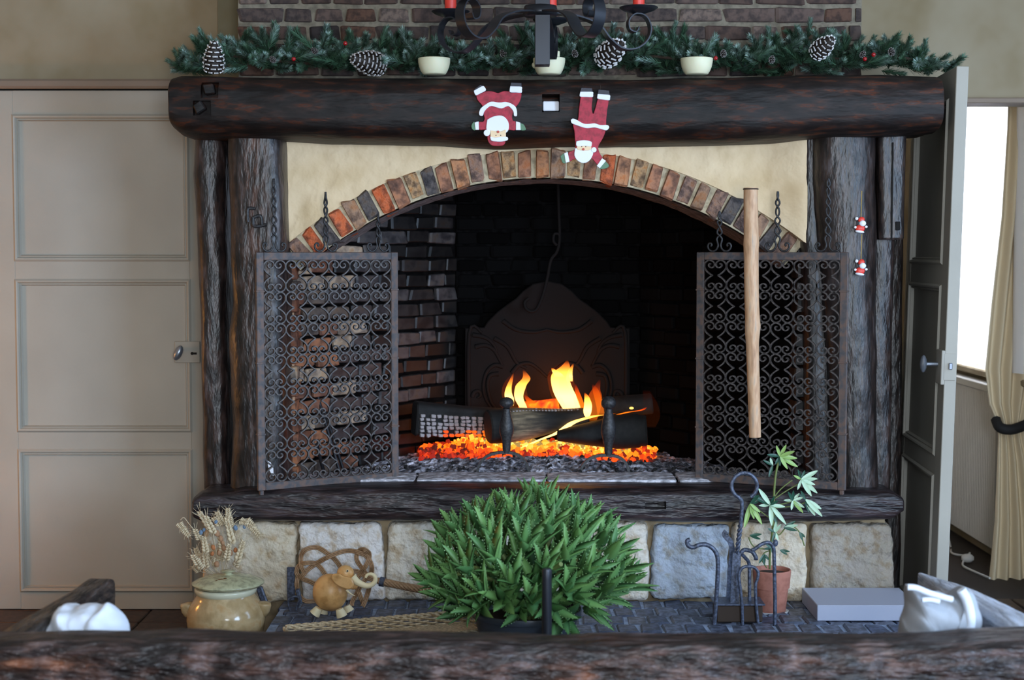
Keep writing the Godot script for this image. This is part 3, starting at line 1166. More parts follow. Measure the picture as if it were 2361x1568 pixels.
func posts(root: Node3D):
	var cool := vary(Color(0.55, 0.5, 0.5), Color(1.15, 1.08, 1.1), Vector3(9, 1.6, 9), 51)
	var g := post([[280, 519, 642], [330, 517, 648], [430, 520, 652], [560, 524, 654], [700, 530, 656], [770, 521, 656], [900, 526, 656], [1000, 530, 658], [1134, 520, 660]], 0.66, 0.26, 4.0, 60, 36, 0.007, 32)
	g.paint(func(p):
		var q: Color = cool.call(p)
		var px: float = p.x / S(0.66) + 1180.0
		var k := clampf(1.0 - absf(px - 590) / 40.0, 0, 1) * clampf(0.6 + 1.2 * nz(p * Vector3(4, 2.2, 4), 1.0, 53), 0, 1) * (1.0 if p.y > 1.2 else 0.55)
		return q.lerp(Color(1.9, 0.85, 0.42), k * 0.75))
	var p0 := put("post", g.mesh(), M.post_wood, root)
	p0.set_meta("label", "front log post by the closed door with reddish worn face")
	g = post([[285, 440, 522], [400, 436, 522], [520, 444, 522], [620, 448, 524], [740, 454, 524], [900, 456, 526], [1136, 459, 528]], 0.52, 0.3, 3.2, 60, 30, 0.009, 33)
	g.paint(vary(Color(0.5, 0.42, 0.42), Color(1.2, 0.98, 0.98), Vector3(10, 1.5, 10), 52))
	put("post", g.mesh(), M.post_wood, root)
	g = post([[285, 1880, 2034], [400, 1884, 2032], [500, 1888, 2030], [640, 1900, 2030], [800, 1912, 2030], [1000, 1922, 2032], [1134, 1930, 2040]], 0.66, 0.24, 2.6, 60, 36, 0.009, 34)
	g.paint(cool)
	var p2 := put("post", g.mesh(), M.post_wood, root)
	p2.set_meta("label", "front log post hung with two tiny ornaments")
	g = post([[285, 1856, 1900], [560, 1852, 1904], [800, 1860, 1940], [1134, 1862, 1960]], 0.58, 0.26, 5.0, 40, 24, 0.004, 35)
	g.paint(vary(Color(0.35, 0.34, 0.36), Color(0.7, 0.66, 0.68), Vector3(9, 1.6, 9), 54))
	put("post", g.mesh(), M.post_wood, root)
	g = post([[300, 2026, 2094], [420, 2028, 2092], [548, 2030, 2088]], 0.62, 0.12, 5.0, 30, 24, 0.004, 36)
	g.paint(vary(Color(0.9, 0.85, 0.84), Color(1.5, 1.4, 1.36), Vector3(9, 1.6, 9), 55))
	var bracket := put("bracket_board", g.mesh(), M.post_wood, root)
	var gg := Geo.new()
	gg.box(W(2057, 440, 0.622), Vector3(0.006, 0.33, 0.004), 0.001)
	gg.box(W(2070, 521, 0.622), Vector3(0.016, 0.03, 0.006), 0.002)
	put("split", gg.mesh(), M.dark_gap, bracket)
	g = post([[285, 2004, 2070], [560, 2006, 2070], [640, 2006, 2068], [800, 2004, 2066], [1134, 2000, 2062]], 0.54, 0.28, 4.0, 60, 26, 0.008, 37)
	g.paint(vary(Color(0.55, 0.48, 0.46), Color(1.2, 1.04, 1.0), Vector3(9, 1.4, 9), 56))
	put("post", g.mesh(), M.post_wood, root)
	g = post([[285, 2044, 2086], [700, 2044, 2084], [1410, 2040, 2082]], 0.12, 0.1, 4.0, 40, 18, 0.005, 39)  # rear post added to keep the lit gap beside the open door dark
	g.paint(vary(Color(0.4, 0.36, 0.36), Color(0.8, 0.74, 0.72), Vector3(9, 1.4, 9), 58))
	put("post", g.mesh(), M.post_wood, root)
	# iron staple on the first post
	var h := Geo.new()
	for c in [[[571, 512], [571, 484], [577, 480], [588, 481]], [[584, 500], [584, 520], [600, 521], [614, 518]], [[584, 502], [594, 498], [602, 500], [603, 518]]]:
		var ps := []
		for q in c:
			ps.append(W(q[0], q[1], 0.675))
		h.tube(curve(ps, 4), 0.0062, 6)
	tag(put("iron_staple", h.mesh(), M.iron), "small bent iron staple driven into the reddish log post", "staple")
	# hearth beam
	var zf := 0.74
	var a := W(446, 1168, zf)
	var b := W(2082, 1168, zf)
	a.z = 0.62
	b.z = 0.62
	var tops := [[446, 1148], [452, 1136], [535, 1134], [545, 1128], [900, 1126], [1400, 1128], [1800, 1128], [2060, 1132], [2082, 1148]]
	var bots := [[446, 1200], [455, 1210], [700, 1208], [1000, 1206], [1500, 1208], [1700, 1212], [2000, 1206], [2060, 1204], [2082, 1186]]
	var g2 := timber(a, b, Vector3.BACK, func(t):
		var px := lerpf(446, 2082, t)
		return Vector2(0.12, (pick(bots, px) - pick(tops, px)) / 2.0 * S(zf)), 4.5, 90, 32, 0.004, 38, [[(1487.0 - 446) / 1636, (1536.0 - 446) / 1636, -0.15, 0.3, 0.05]])
	for i in g2.v.size():
		var px: float = clampf(lerpf(446, 2082, (g2.v[i].x - a.x) / (b.x - a.x)), 446, 2082)
		g2.v[i].y += W(px, (pick(tops, px) + pick(bots, px)) / 2, zf).y - a.y
	g2.paint(vary(Color(0.36, 0.33, 0.36), Color(0.85, 0.8, 0.9), Vector3(1.3, 9, 9), 57))
	put("hearth_beam", g2.mesh(), M.hearth_wood, root)

func arch(root: Node3D):
	var c := W(1257, 1262, ZA)
	var ro := c.distance_to(W(1257, 341, ZA))
	var ri := c.distance_to(W(1257, 412, ZA))
	var xl := W(650, 440, ZA).x
	var xr := W(1855, 440, ZA).x
	var ytop := W(1257, 300, ZA).y
	var g := Geo.new()
	var lo := func(x: float) -> float:
		var dx := absf(x - c.x)
		if dx < ro * 0.64:
			return c.y + sqrt(ro * ro - dx * dx) - 0.006
		return c.y + sqrt(ro * ro - pow(ro * 0.64, 2)) - 0.006 - (dx - ro * 0.64) * 0.3
	var fz := func(x: float, y: float) -> float:
		var p := Vector3(x, y, 0)
		var edge: float = smoothstep(0.16, 0.0, xr - x) * 0.05
		return ZA + 0.004 + nz(p, 5.0, 61) * 0.006 + nz(p, 16.0, 62) * 0.0022 + edge
	g.grid(150, 26, func(s, t):
		var x := lerpf(xl, xr, s)
		var y: float = lerpf(lo.call(x), ytop, t)
		return Vector3(x, y, fz.call(x, y)))
	g.grid(150, 1, func(s, t):
		var x := lerpf(xl, xr, s)
		var y: float = lo.call(x)
		return Vector3(x, y, lerpf(0.3, fz.call(x, y), t)))
	put("plaster_spandrel", g.mesh(), M.plaster, root)
	# the ring: mortar, then each brick
	var ar := part("brick_arch", root, Vector3(c.x, c.y + ri, ZA))
	var mo := Geo.new()
	var a0 := PI / 2 + 0.72
	var a1 := PI / 2 - 0.70
	var on := func(r: float, a: float, z: float) -> Vector3:
		var p := c + Vector3(cos(a), sin(a), 0) * r
		return Vector3(p.x, p.y, z)
	mo.grid(110, 4, func(s, t):
		var a := lerpf(a0, a1, s)
		var p: Vector3 = on.call(lerpf(ri + 0.004, ro + 0.004, t), a, ZA - 0.004)
		return p + Vector3(0, 0, nz(p, 22.0, 63) * 0.004))
	mo.grid(110, 1, func(s, t): return on.call(ri + 0.004, lerpf(a0, a1, s), lerpf(0.2, ZA - 0.004, t)))
	put("mortar", mo.mesh(), M.arch_mortar, ar)
	var so := Geo.new()
	so.grid(110, 3, func(s, t):
		var p: Vector3 = on.call(ri + 0.002, lerpf(a0, a1, s), lerpf(0.16, ZA - 0.002, t))
		return p + Vector3(0, nz(p, 14.0, 64) * 0.004 - 0.004, 0))
	put("soffit", so.mesh(), M.soffit, ar)
	var n := 33
	var tone := [5, 4, 3, 4, 1, 3, 4, 0, 6, 3, 0, 2, 5, 0, 6, 0, 2, 1, 6, 0, 4, 2, 6, 0, 0, 5, 1, 5, 3, 5, 1, 3, 5]
	for k in n:
		var e := (k + 0.5 + rng.randf_range(-0.06, 0.06)) / n
		var a := lerpf(a0 - 0.012, a1 + 0.012, e)
		var w := ro * absf(a0 - a1) / n * rng.randf_range(0.74, 0.84)
		var deep := 0.16
		var p: Vector3 = on.call((ri + ro) / 2 + rng.randf_range(-0.004, 0.003), a, ZA - deep / 2 + rng.randf_range(0.004, 0.013))
		var b := Basis(Vector3.BACK, a - PI / 2 + rng.randf_range(-0.02, 0.02)).scaled_local(Vector3(w, (ro - ri) * rng.randf_range(0.93, 0.99), deep))
		var far_side := clampf((e - 0.6) * 2.0, 0, 1)
		var tn: int = tone[k % tone.size()]
		put("brick", unit_bricks[rng.randi() % 12], M["arch_brick_%d" % tn], ar, Transform3D(b, p))

func brick_wall(parent: Node3D, a: Vector3, b: Vector3, y0: float, y1: float, course: float, wmin: float, wmax: float, pick_mat: Callable, limit: int, deep := 0.06, joint := 0.007) -> int:
	# bricks on the face that runs from a to b (seen from the side to its left when walking up z); those past the limit are joined
	var dir := (b - a)
	dir.y = 0
	var length := dir.length()
	dir = dir.normalized()
	var nrm := Vector3.UP.cross(dir) * -1.0
	if nrm.z < 0:
		nrm = -nrm
	var basis := Basis(dir, Vector3.UP, dir.cross(Vector3.UP))
	var made := 0
	var rest := {}
	var row := 0
	var y := y0
	while y < y1 - course * 0.4:
		var x := -rng.randf_range(0, wmin * 0.5)
		while x < length:
			var w := rng.randf_range(wmin, wmax)
			var x0 := maxf(x, 0.0)
			var x1 := minf(x + w, length)
			if x1 - x0 > 0.025:
				var ctr := a + dir * ((x0 + x1) / 2) + nrm * (-deep / 2 + rng.randf_range(0.0, 0.012))
				ctr.y = y + course / 2 + rng.randf_range(-0.003, 0.003)
				var b3 := Basis(nrm, rng.randf_range(-0.02, 0.02)) * basis
				b3 = b3.scaled_local(Vector3(x1 - x0 - joint, course - joint * rng.randf_range(0.9, 1.5), deep))
				var m: Material = pick_mat.call(ctr)
				if made < limit:
					put("brick", unit_bricks[rng.randi() % 12], m, parent, Transform3D(b3, ctr))
					made += 1
				else:
					if not rest.has(m):
						rest[m] = Geo.new()
					rest[m].box(ctr, Vector3.ONE, 0.07, b3)
			x += w
		y += course
		row += 1
	for m in rest:
		var o := put("brick_field", rest[m].mesh(), m, parent)
		o.set_meta("kind", "stuff")
	return made

func firebox(root: Node3D):
	var fb := part("firebox", root, Vector3(0.1, 0.58, 0.1))
	var y0 := 0.57
	var y1 := 1.86
	var lf := Vector3(W(662, 900, 0.46).x, 0, 0.46)
	var lb := Vector3(W(1052, 900, BACK).x, 0, BACK)
	var rb := Vector3(W(1474, 900, BACK).x, 0, BACK)
	var rf := Vector3(W(1858, 900, 0.46).x, 0, 0.46)
	var g := Geo.new()
	for s in [[lf, lb], [lb, rb], [rb, rf]]:
		var a: Vector3 = s[0]
		var b: Vector3 = s[1]
		var d: Vector3 = (b - a).normalized()
		var nrm := Vector3(-d.z, 0, d.x)
		if nrm.z < 0:
			nrm = -nrm
		var o := -nrm * 0.006
		var q := -nrm * 0.09
		g.face([a + o + Vector3(0, y0, 0), b + o + Vector3(0, y0, 0), b + o + Vector3(0, y1 + 0.05, 0), a + o + Vector3(0, y1 + 0.05, 0)], (a + b) / 2 - nrm + Vector3(0, 1, 0))
		g.face([a + q + Vector3(0, y0, 0), b + q + Vector3(0, y0, 0), b + q + Vector3(0, y1 + 0.05, 0), a + q + Vector3(0, y1 + 0.05, 0)], (a + b) / 2 + nrm + Vector3(0, 1, 0))
	put("mortar", g.mesh(), M.soot_mortar, fb)
	g = Geo.new()
	g.slab(Vector3(lf.x - 0.05, y1 + 0.02, BACK - 0.12), Vector3(rf.x + 0.05, y1 + 0.07, 0.33))
	g.slab(Vector3(lf.x - 0.05, y1 - 0.1, 0.29), Vector3(rf.x + 0.05, y1 + 0.07, 0.33))
	for e in [lb, rb]:
		g.slab(Vector3(e.x - 0.08, y0, BACK - 0.14), Vector3(e.x + 0.08, y1 + 0.05, BACK - 0.02))
	put("smoke_hood", g.mesh(), M.soot, fb)
	g = Geo.new()
	g.slab(Vector3(lf.x, 0.4, BACK - 0.05), Vector3(rf.x, y0 + 0.012, 0.5))
	put("firebox_floor", g.mesh(), M.soot_mortar, fb)
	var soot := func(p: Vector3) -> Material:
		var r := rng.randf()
		var lit := clampf(-p.x * 1.6 - 0.2 + nz(p, 2.5, 71) * 0.5, 0.0, 1.0)  # daylight on this wall is put in by picking paler soot bricks
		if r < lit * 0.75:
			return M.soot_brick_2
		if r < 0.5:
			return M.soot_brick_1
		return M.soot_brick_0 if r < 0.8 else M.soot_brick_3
	var warm := func(p: Vector3) -> Material:
		# beyond the screen the bricks near the opening kept their colour
		var near := smoothstep(0.10, 0.30, p.z) * (1.0 if p.x < 0 else 0.35)
		if rng.randf() < near and p.y < 1.45:
			return M["warm_brick_%d" % (rng.randi() % 5)]
		return soot.call(p)
	brick_wall(fb, lf, lb, y0 + 0.01, y1, 0.056, 0.095, 0.17, warm, 215)
	var black := func(_p: Vector3) -> Material: return M["black_brick_%d" % (rng.randi() % 2)]
	brick_wall(fb, lb, rb, y0 + 0.01, y1, 0.056, 0.10, 0.18, black, 80)
	brick_wall(fb, rb, rf, y0 + 0.01, y1, 0.056, 0.10, 0.18, black, 0)
	# jambs that carry the arch, behind the posts
	var jl := part("jamb", root, Vector3(lf.x, 0.6, 0.49))
	brick_wall(jl, Vector3(lf.x - 0.02, 0, 0.5), Vector3(lf.x + 0.045, 0, 0.5), y0, W(700, 575, 0.5).y, 0.06, 0.1, 0.12, warm, 60, 0.12)
	var jr := part("jamb", root, Vector3(rf.x, 0.6, 0.49))
	brick_wall(jr, Vector3(rf.x - 0.05, 0, 0.5), Vector3(rf.x + 0.03, 0, 0.5), y0, W(1800, 575, 0.5).y, 0.06, 0.1, 0.12, soot, 60, 0.12)
	# hearth slab in front of the fire
	var x0 := W(660, 1100, 0.5).x
	var x1 := W(1860, 1100, 0.5).x
	for k in 4:
		var s := stone(Vector3(lerpf(x0, x1, (k + 0.5) / 4), 0.565, 0.47), Vector3((x1 - x0) / 4 - 0.008, 0.06, 0.19), 0.008, 12, 0.004, 9.0, 70 + k)
		put("hearth_stone", s.mesh(), M.hearth_slab, root)

func plinth(root: Node3D):
	var z := 0.66
	var x0 := W(464, 1300, z - 0.03).x
	var x1 := W(2062, 1300, z - 0.03).x
	var ybot := 0.0
	var g := Geo.new()
	g.slab(Vector3(x0 + 0.02, 0, 0.2), Vector3(x1 - 0.03, W(1200, 1195, z).y, z - 0.05))
	put("stone_bed", g.mesh(), M.stone_joint, root)
	var n := 0
	for q in [[466, 682, 1206, 6], [690, 884, 1208, -8], [890, 1090, 1206, 9], [1096, 1290, 1206, 4], [1297, 1496, 1206, -5], [1505, 1682, 1212, 4], [1690, 1862, 1206, 3], [1874, 2062, 1210, -6]]:
		var top := W(q[0], q[2], z).y
		var a := W(q[0], 1300, z).x
		var b := W(q[1], 1300, z).x
		var bot := W(q[0], 1392 - (rng.randi() % 10), z).y
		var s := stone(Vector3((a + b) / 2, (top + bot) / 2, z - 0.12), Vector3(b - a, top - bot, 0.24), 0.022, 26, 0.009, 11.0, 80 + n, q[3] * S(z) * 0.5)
		n += 1
		var pale: Color = [Color(0.86, 0.78, 0.64), Color(1.08, 1.08, 1.12), Color(1.0, 0.95, 0.86), Color(0.9, 0.84, 0.76), Color(0.9, 0.84, 0.76), Color(0.52, 0.6, 0.74), Color(0.84, 0.74, 0.6), Color(0.46, 0.41, 0.35)][n - 1]  # the bluish stone has the cool daylight on it put in its colour
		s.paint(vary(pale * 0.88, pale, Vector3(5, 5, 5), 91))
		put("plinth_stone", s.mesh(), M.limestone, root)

func pavers():
	var t := thing("hearth_platform", "low raised platform of small grey paving bricks before the fireplace, bluish light put in their colour", "platform", Vector3(0, 0, 1.1))
	var top := 0.184
	var x0 := W(614, 1440, 1.02).x
	var x1 := 1.36
	var g := Geo.new()
	g.slab(Vector3(x0 + 0.006, 0, 0.64), Vector3(x1, top - 0.006, 1.66))
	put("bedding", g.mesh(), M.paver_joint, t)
	var ms := []
	for k in 5:
		var b := Geo.new()
		b.box(Vector3.ZERO, Vector3(0.066, 0.06, 0.105), 0.006, Basis(), 0.003, rng)
		ms.append(b.mesh())
	var rest := [Geo.new(), Geo.new(), Geo.new()]
	var made := 0
	var z := 0.70
	var row := 0
	while z < 1.64:
		var x := x0 + 0.033 - (0.035 if row % 2 else 0.0)
		while x < x1:
			if x > x0 + 0.02:
				var p := Vector3(x, top - 0.03 + rng.randf_range(-0.004, 0.003), z)
				var b := Basis(Vector3.UP, rng.randf_range(-0.03, 0.03))
				var k := rng.randi() % 3
				if made < 150 and z < 1.12:
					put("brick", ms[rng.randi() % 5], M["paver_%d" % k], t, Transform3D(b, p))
					made += 1
				else:
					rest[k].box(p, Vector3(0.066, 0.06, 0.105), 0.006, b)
			x += 0.073
		z += 0.113
		row += 1
	for k in 3:
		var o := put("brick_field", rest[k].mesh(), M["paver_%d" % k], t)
		o.set_meta("kind", "stuff")

func breast():
	var t := structure("wall_chimney", "brick chimney breast with pale joints above the mantel garland", "wall")
	var z := 0.35
	var x0 := W(546, 60, z).x
	var x1 := W(1990, 60, z).x
	var y0 := W(1200, 172, z).y
	var g := Geo.new()
	g.slab(Vector3(x0 + 0.004, y0 - 0.02, 0.0), Vector3(x1 - 0.004, 2.9, z - 0.008))
	var md := put("mortar", g.mesh(), M.chimney_mortar, t)
	var course := 40.6 * S(z)
	# courses as the photograph shows them: joints at y 14, 55 and 96
	var y := W(1200, 97, z).y - 2 * course
	var made := 0
	var rest := {}
	var row := 0
	while y < 2.9:
		var x := x0 - (rng.randf_range(0.03, 0.07) if row % 2 else 0.0)
		while x < x1 - 0.01:
			var w := rng.randf_range(0.108, 0.132) if rng.randf() < 0.75 else rng.randf_range(0.15, 0.2)
			var a := maxf(x, x0)
			var b := minf(x + w, x1)
			if b - a > 0.03:
				var ctr := Vector3((a + b) / 2, y + course / 2, z - 0.03 + rng.randf_range(-0.002, 0.005))
				var sz := Vector3(b - a - 0.012, course - 0.013 + rng.randf_range(-0.003, 0.002), 0.06)
				var bs := Basis(Vector3.BACK, rng.randf_range(-0.012, 0.012)).scaled_local(sz)
				var m: Material = M["chimney_brick_%d" % [0, 1, 2, 3, 4, 5, 5, 1, 0, 6][rng.randi() % 10]]
				if y < 2.32:
					put("brick", unit_bricks[rng.randi() % 12], m, t, Transform3D(bs, ctr))
				else:
					if not rest.has(m):
						rest[m] = Geo.new()
					rest[m].box(ctr, Vector3.ONE, 0.07, bs)
			x += w
		y += course
		row += 1
	for m in rest:
		var o := put("brick_field", rest[m].mesh(), m, t)
		o.set_meta("kind", "stuff")

# ---- ash, embers, logs, flames, andirons, fireback
func ash_y(x: float, z: float) -> float:
	var p := Vector3(x, 0, z)
	var h := 0.582 + 0.045 * smoothstep(0.45, 0.1, z) * exp(-pow((x - 0.06) / 0.5, 2))
	return h + nz(p, 9.0, 101) * 0.012 + nz(p, 30.0, 102) * 0.010 + nz(p, 75.0, 103) * 0.005

func fire():
	var g := Geo.new()
	var z0 := BACK + 0.02
	var z1 := 0.46
	g.grid(230, 110, func(s, t):
		var z := lerpf(z1, z0, t)
		var xl := lerpf(-0.74, -0.24, t)
		var xr := lerpf(0.98, 0.50, t)
		var x := lerpf(xl, xr, s)
		return Vector3(x, ash_y(x, z), z))
	g.paint(func(p):
		var a := clampf(nz(p, 28.0, 104) * 1.6 + 0.5, 0, 1)
		var b := clampf(nz(p, 6.0, 105) * 1.4 + 0.6 - 0.9 * smoothstep(0.28, 0.6, p.x), 0, 1)
		return lin(58, 56, 62).lerp(lin(240, 236, 246), a * (0.35 + 0.65 * b)))
	var ashes := put("ash_bed", g.mesh(), M.ash)
	tag(ashes, "bed of grey and white wood ash on the firebox floor", "ash", "", "stuff")
	# embers
	g = Geo.new()
	for k in 1900:
		var u := rng.randf()
		var px := lerpf(966, 1512, u)
		var mid := 1034.0 + (6.0 if px < 1150 else 0.0)
		var spread := rng.randf_range(-1, 1)
		var z := 0.02 + 0.14 * spread
		var x := (px - 1180.0) * S(z)
		var r := rng.randf_range(0.0035, 0.010)
		var heat: float = clampf(1.5 - absf(px - 1290) / 270.0, 0.42, 1.05) * clampf(0.78 + nz(Vector3(x, 0, z), 34.0, 106) * 0.6 + rng.randf_range(-0.2, 0.15), 0.1, 1.0) * (1.0 - 0.75 * maxf(0.0, spread - 0.1))
		if rng.randf() < (0.3 if absf(px - 1270) > 190 else 0.1):
			heat *= 0.3
		heat = minf(heat * 1.3, 1.0)
		var first := g.v.size()
		var lift := 0.03 * (1.0 - spread * spread) + 0.035 * exp(-pow((px - 1090.0) / 60.0, 2.0)) * (1.0 - absf(spread))
		g.box(Vector3(x, ash_y(x, z) + lift * rng.randf() + 0.004, z), Vector3(r * rng.randf_range(1.4, 2.6), r * 1.4, r * 2.0), 0.0, Basis.from_euler(Vector3(rng.randf() * 3, rng.randf() * 3, rng.randf() * 3)), r * 0.2, rng)
		for i in range(first, g.v.size()):
			g.u[i] = Vector2(heat, 0.5)
	tag(put("ember_bed", g.mesh(), M.ember), "glowing orange and yellow embers heaped under the logs", "embers", "", "stuff")
	g = Geo.new()
	for k in 110:
		var x := rng.randf_range(-0.62, 0.8)
		var z := rng.randf_range(0.12, 0.44)
		var r := rng.randf_range(0.003, 0.008)
		g.box(Vector3(x, ash_y(x, z) + r * 0.4, z), Vector3(r * 2.4, r * 1.3, r * 1.8), r * 0.4, Basis.from_euler(Vector3(rng.randf() * 3, rng.randf() * 3, rng.randf() * 3)), r * 0.2, rng)
	tag(put("charcoal_crumbs", g.mesh(), M.char), "black charcoal crumbs scattered over the ash in front of the embers", "charcoal", "", "stuff")
	omni("ember_light", Vector3(0.1, 0.70, 0.02), Color(1.0, 0.42, 0.14), 0.025, 0.12)
	omni("flame_light", Vector3(0.17, 0.86, -0.1), Color(1.0, 0.55, 0.22), 0.035, 0.08)
	logs()
	flames()
	andirons()
	fireback()
	hook()

func logs():
	# the split log with an ash-white checked face
	var z := 0.02
	var t := thing("split_log", "split log with an ash-white crazed face at the screen end of the fire", "log", W(1050, 985, z), "logs on the fire")
	var a := W(958, 966, z + 0.03)
	var b := W(1165, 974, z - 0.08)
	var g := timber(a, b, Vector3(0.25, 0, 1).normalized(), func(s): return Vector2(0.055, lerpf(0.066, 0.054, s)), 5.0, 30, 28, 0.006, 110)
	put("body", g.mesh(), M.char, t)
	var ax := (b - a).normalized()
	var fr := ax.cross(Vector3.UP) * -1.0
	if fr.z < 0:
		fr = -fr
	var ms := []
	for k in 4:
		var q := Geo.new()
		q.box(Vector3.ZERO, Vector3.ONE, 0.12, Basis(), 0.09, rng)
		ms.append(q.mesh())
	for i in 16:
		for j in 6:
			if rng.randf() < 0.08 + 0.25 * (1.0 if j == 5 else 0.0) * float(i) / 16:
				continue
			var s := (i + 0.5 + rng.randf_range(-0.15, 0.15)) / 16
			var hh := lerpf(0.062, 0.05, s)
			var p := a.lerp(b, s) + Vector3.UP * lerpf(-hh, hh * 0.42, (j + 0.5 + rng.randf_range(-0.1, 0.1)) / 6) + fr * 0.061
			var bs := Basis(ax, Vector3.UP, fr) * Basis(Vector3(0, 0, 1), rng.randf_range(-0.25, 0.25))
			put("ash_flake", ms[rng.randi() % 4], M.char_ash, t, Transform3D(bs.scaled_local(Vector3(0.0182 * rng.randf_range(0.75, 1.0), 0.0132 * rng.randf_range(0.8, 1.05), 0.018)), p))
			if j < 2 and s > 0.25 and rng.randf() < 0.7:
				var hot := Geo.new()
				hot.box(p + fr * 0.002, Vector3(0.017, 0.011, 0.02), 0.003, Basis(ax, Vector3.UP, fr))
				for q in hot.u.size():
					hot.u[q] = Vector2(0.3 + 0.25 * s, 0.5)
				put("glowing_flake", hot.mesh(), M.ember, t)
	# the log across the andirons
	t = thing("fire_log", "charred log with a brown streak resting behind the round-topped andiron", "log", W(1230, 980, z), "logs on the fire")
	a = W(1128, 984, z + 0.09)
	b = W(1345, 962, z - 0.02)
	g = timber(a, b, Vector3(0.3, 0, 1).normalized(), func(s): return Vector2(0.058, lerpf(0.066, 0.044, s) * (0.93 + 0.1 * sin(s * 5.0))), 2.4, 34, 28, 0.006, 111)
	g.paint(func(p):
		var px: float = p.x / S(0.1) + 1180.0
		var k := smoothstep(1165, 1190, px) * smoothstep(1270, 1215, px) * clampf(0.6 + nz(p * Vector3(5, 40, 5), 1.0, 112), 0, 1)
		return Color(0.1, 0.1, 0.11).lerp(Color(3.0, 2.9, 2.7), k * 0.8))
	put("body", g.mesh(), M.char_streak, t)
	ax = (b - a).normalized()
	for i in 22:
		for j in 2:
			var s := 0.2 + 0.75 * (i + 0.5) / 22
			var hh := lerpf(0.066, 0.044, s) * (0.93 + 0.1 * sin(s * 5.0))
			var p := a.lerp(b, s) + Vector3.UP * hh * (0.9 - 0.06 * j) + Vector3(0, 0, 0.014 + 0.018 * j)
			put("ash_flake", ms[rng.randi() % 4], M.char_ash, t, Transform3D(Basis(Vector3(0, 1, 0), 0.3).scaled_local(Vector3(0.0085, 0.008, 0.016) * rng.randf_range(0.7, 1.1)), p))
	# the black log
	t = thing("fire_log", "coal-black round log lying against the ball-topped andiron, its end glowing", "log", W(1400, 990, z), "logs on the fire")
	a = W(1290, 1004, z + 0.06)
	b = W(1488, 993, z + 0.1)
	g = timber(a, b, Vector3(-0.1, 0, 1).normalized(), func(s): return Vector2(0.06, lerpf(0.022, 0.064, minf(s * 1.5, 1.0)) * (1.0 if s < 0.93 else 0.9)), 2.3, 34, 28, 0.005, 113)
	put("body", g.mesh(), M.char, t)
	# one more log behind, half hidden
	t = thing("fire_log", "dark log half hidden behind the flames, a white-hot spot on it", "log", W(1420, 935, -0.15), "logs on the fire")
	a = W(1300, 950, -0.14)
	b = W(1500, 932, -0.12)
	g = timber(a, b, Vector3(0, 0, 1), func(_s): return Vector2(0.05, 0.042), 2.4, 26, 22, 0.006, 114)
	put("body", g.mesh(), M.char, t)
	g = Geo.new()
	g.ball(W(1456, 941, -0.07), Vector3(0.009, 0.005, 0.006), 10)
	for i in g.u.size():
		g.u[i] = Vector2(0.98, 0.5)
	put("hot_spot", g.mesh(), M.ember, t)
	# a glowing, crumbling piece behind the middle log
	t = thing("glowing_log", "crumbling log glowing orange behind the middle of the fire", "log", W(1240, 940, -0.1), "logs on the fire")
	a = W(1200, 948, -0.12)
	b = W(1285, 940, -0.12)
	g = timber(a, b, Vector3(0, 0, 1), func(_s): return Vector2(0.045, 0.035), 2.2, 14, 16, 0.006, 115)
	for i in g.u.size():
		g.u[i] = Vector2(clampf(0.42 + nz(g.v[i], 30.0, 116) * 0.5, 0.1, 0.75), 0.5)
	put("body", g.mesh(), M.ember, t)

func flame(root: Node3D, called: String, pts: Array, z: float, m: Material, alpha: float, zk := 0.55):
	# pts: [x, y, half width] in the photograph from the foot to the tip
	var path := []
	var ws := []
	for q in pts:
		path.append(Vector3(q[0], q[1], q[2]))
	var c := curve(path, 6)
	var g := Geo.new()
	var n := c.size()
	var ring := 18
	for k in n:
		var p := W(c[k].x, c[k].y, z)
		var w: float = maxf(c[k].z, 0.3) * S(z)
		var t := float(k) / (n - 1)
		for e in ring + 1:
			var a := TAU * e / ring
			var wob := 1.0 + 0.1 * sin(a * 3.0 + t * 7.0)
			var id := g.pt(p + Vector3(cos(a) * w * wob, 0, sin(a) * w * zk * wob), Vector2(float(e) / ring, t))
			g.c[id] = Color(1, 1, 1, alpha * smoothstep(1.0, 0.55, t) * smoothstep(-0.02, 0.12, t))
	for k in n - 1:
		for e in ring:
			var a := k * (ring + 1) + e
			g.quad(a, a + ring + 1, a + ring + 2, a + 1)
	put(called, g.mesh(), m, root)

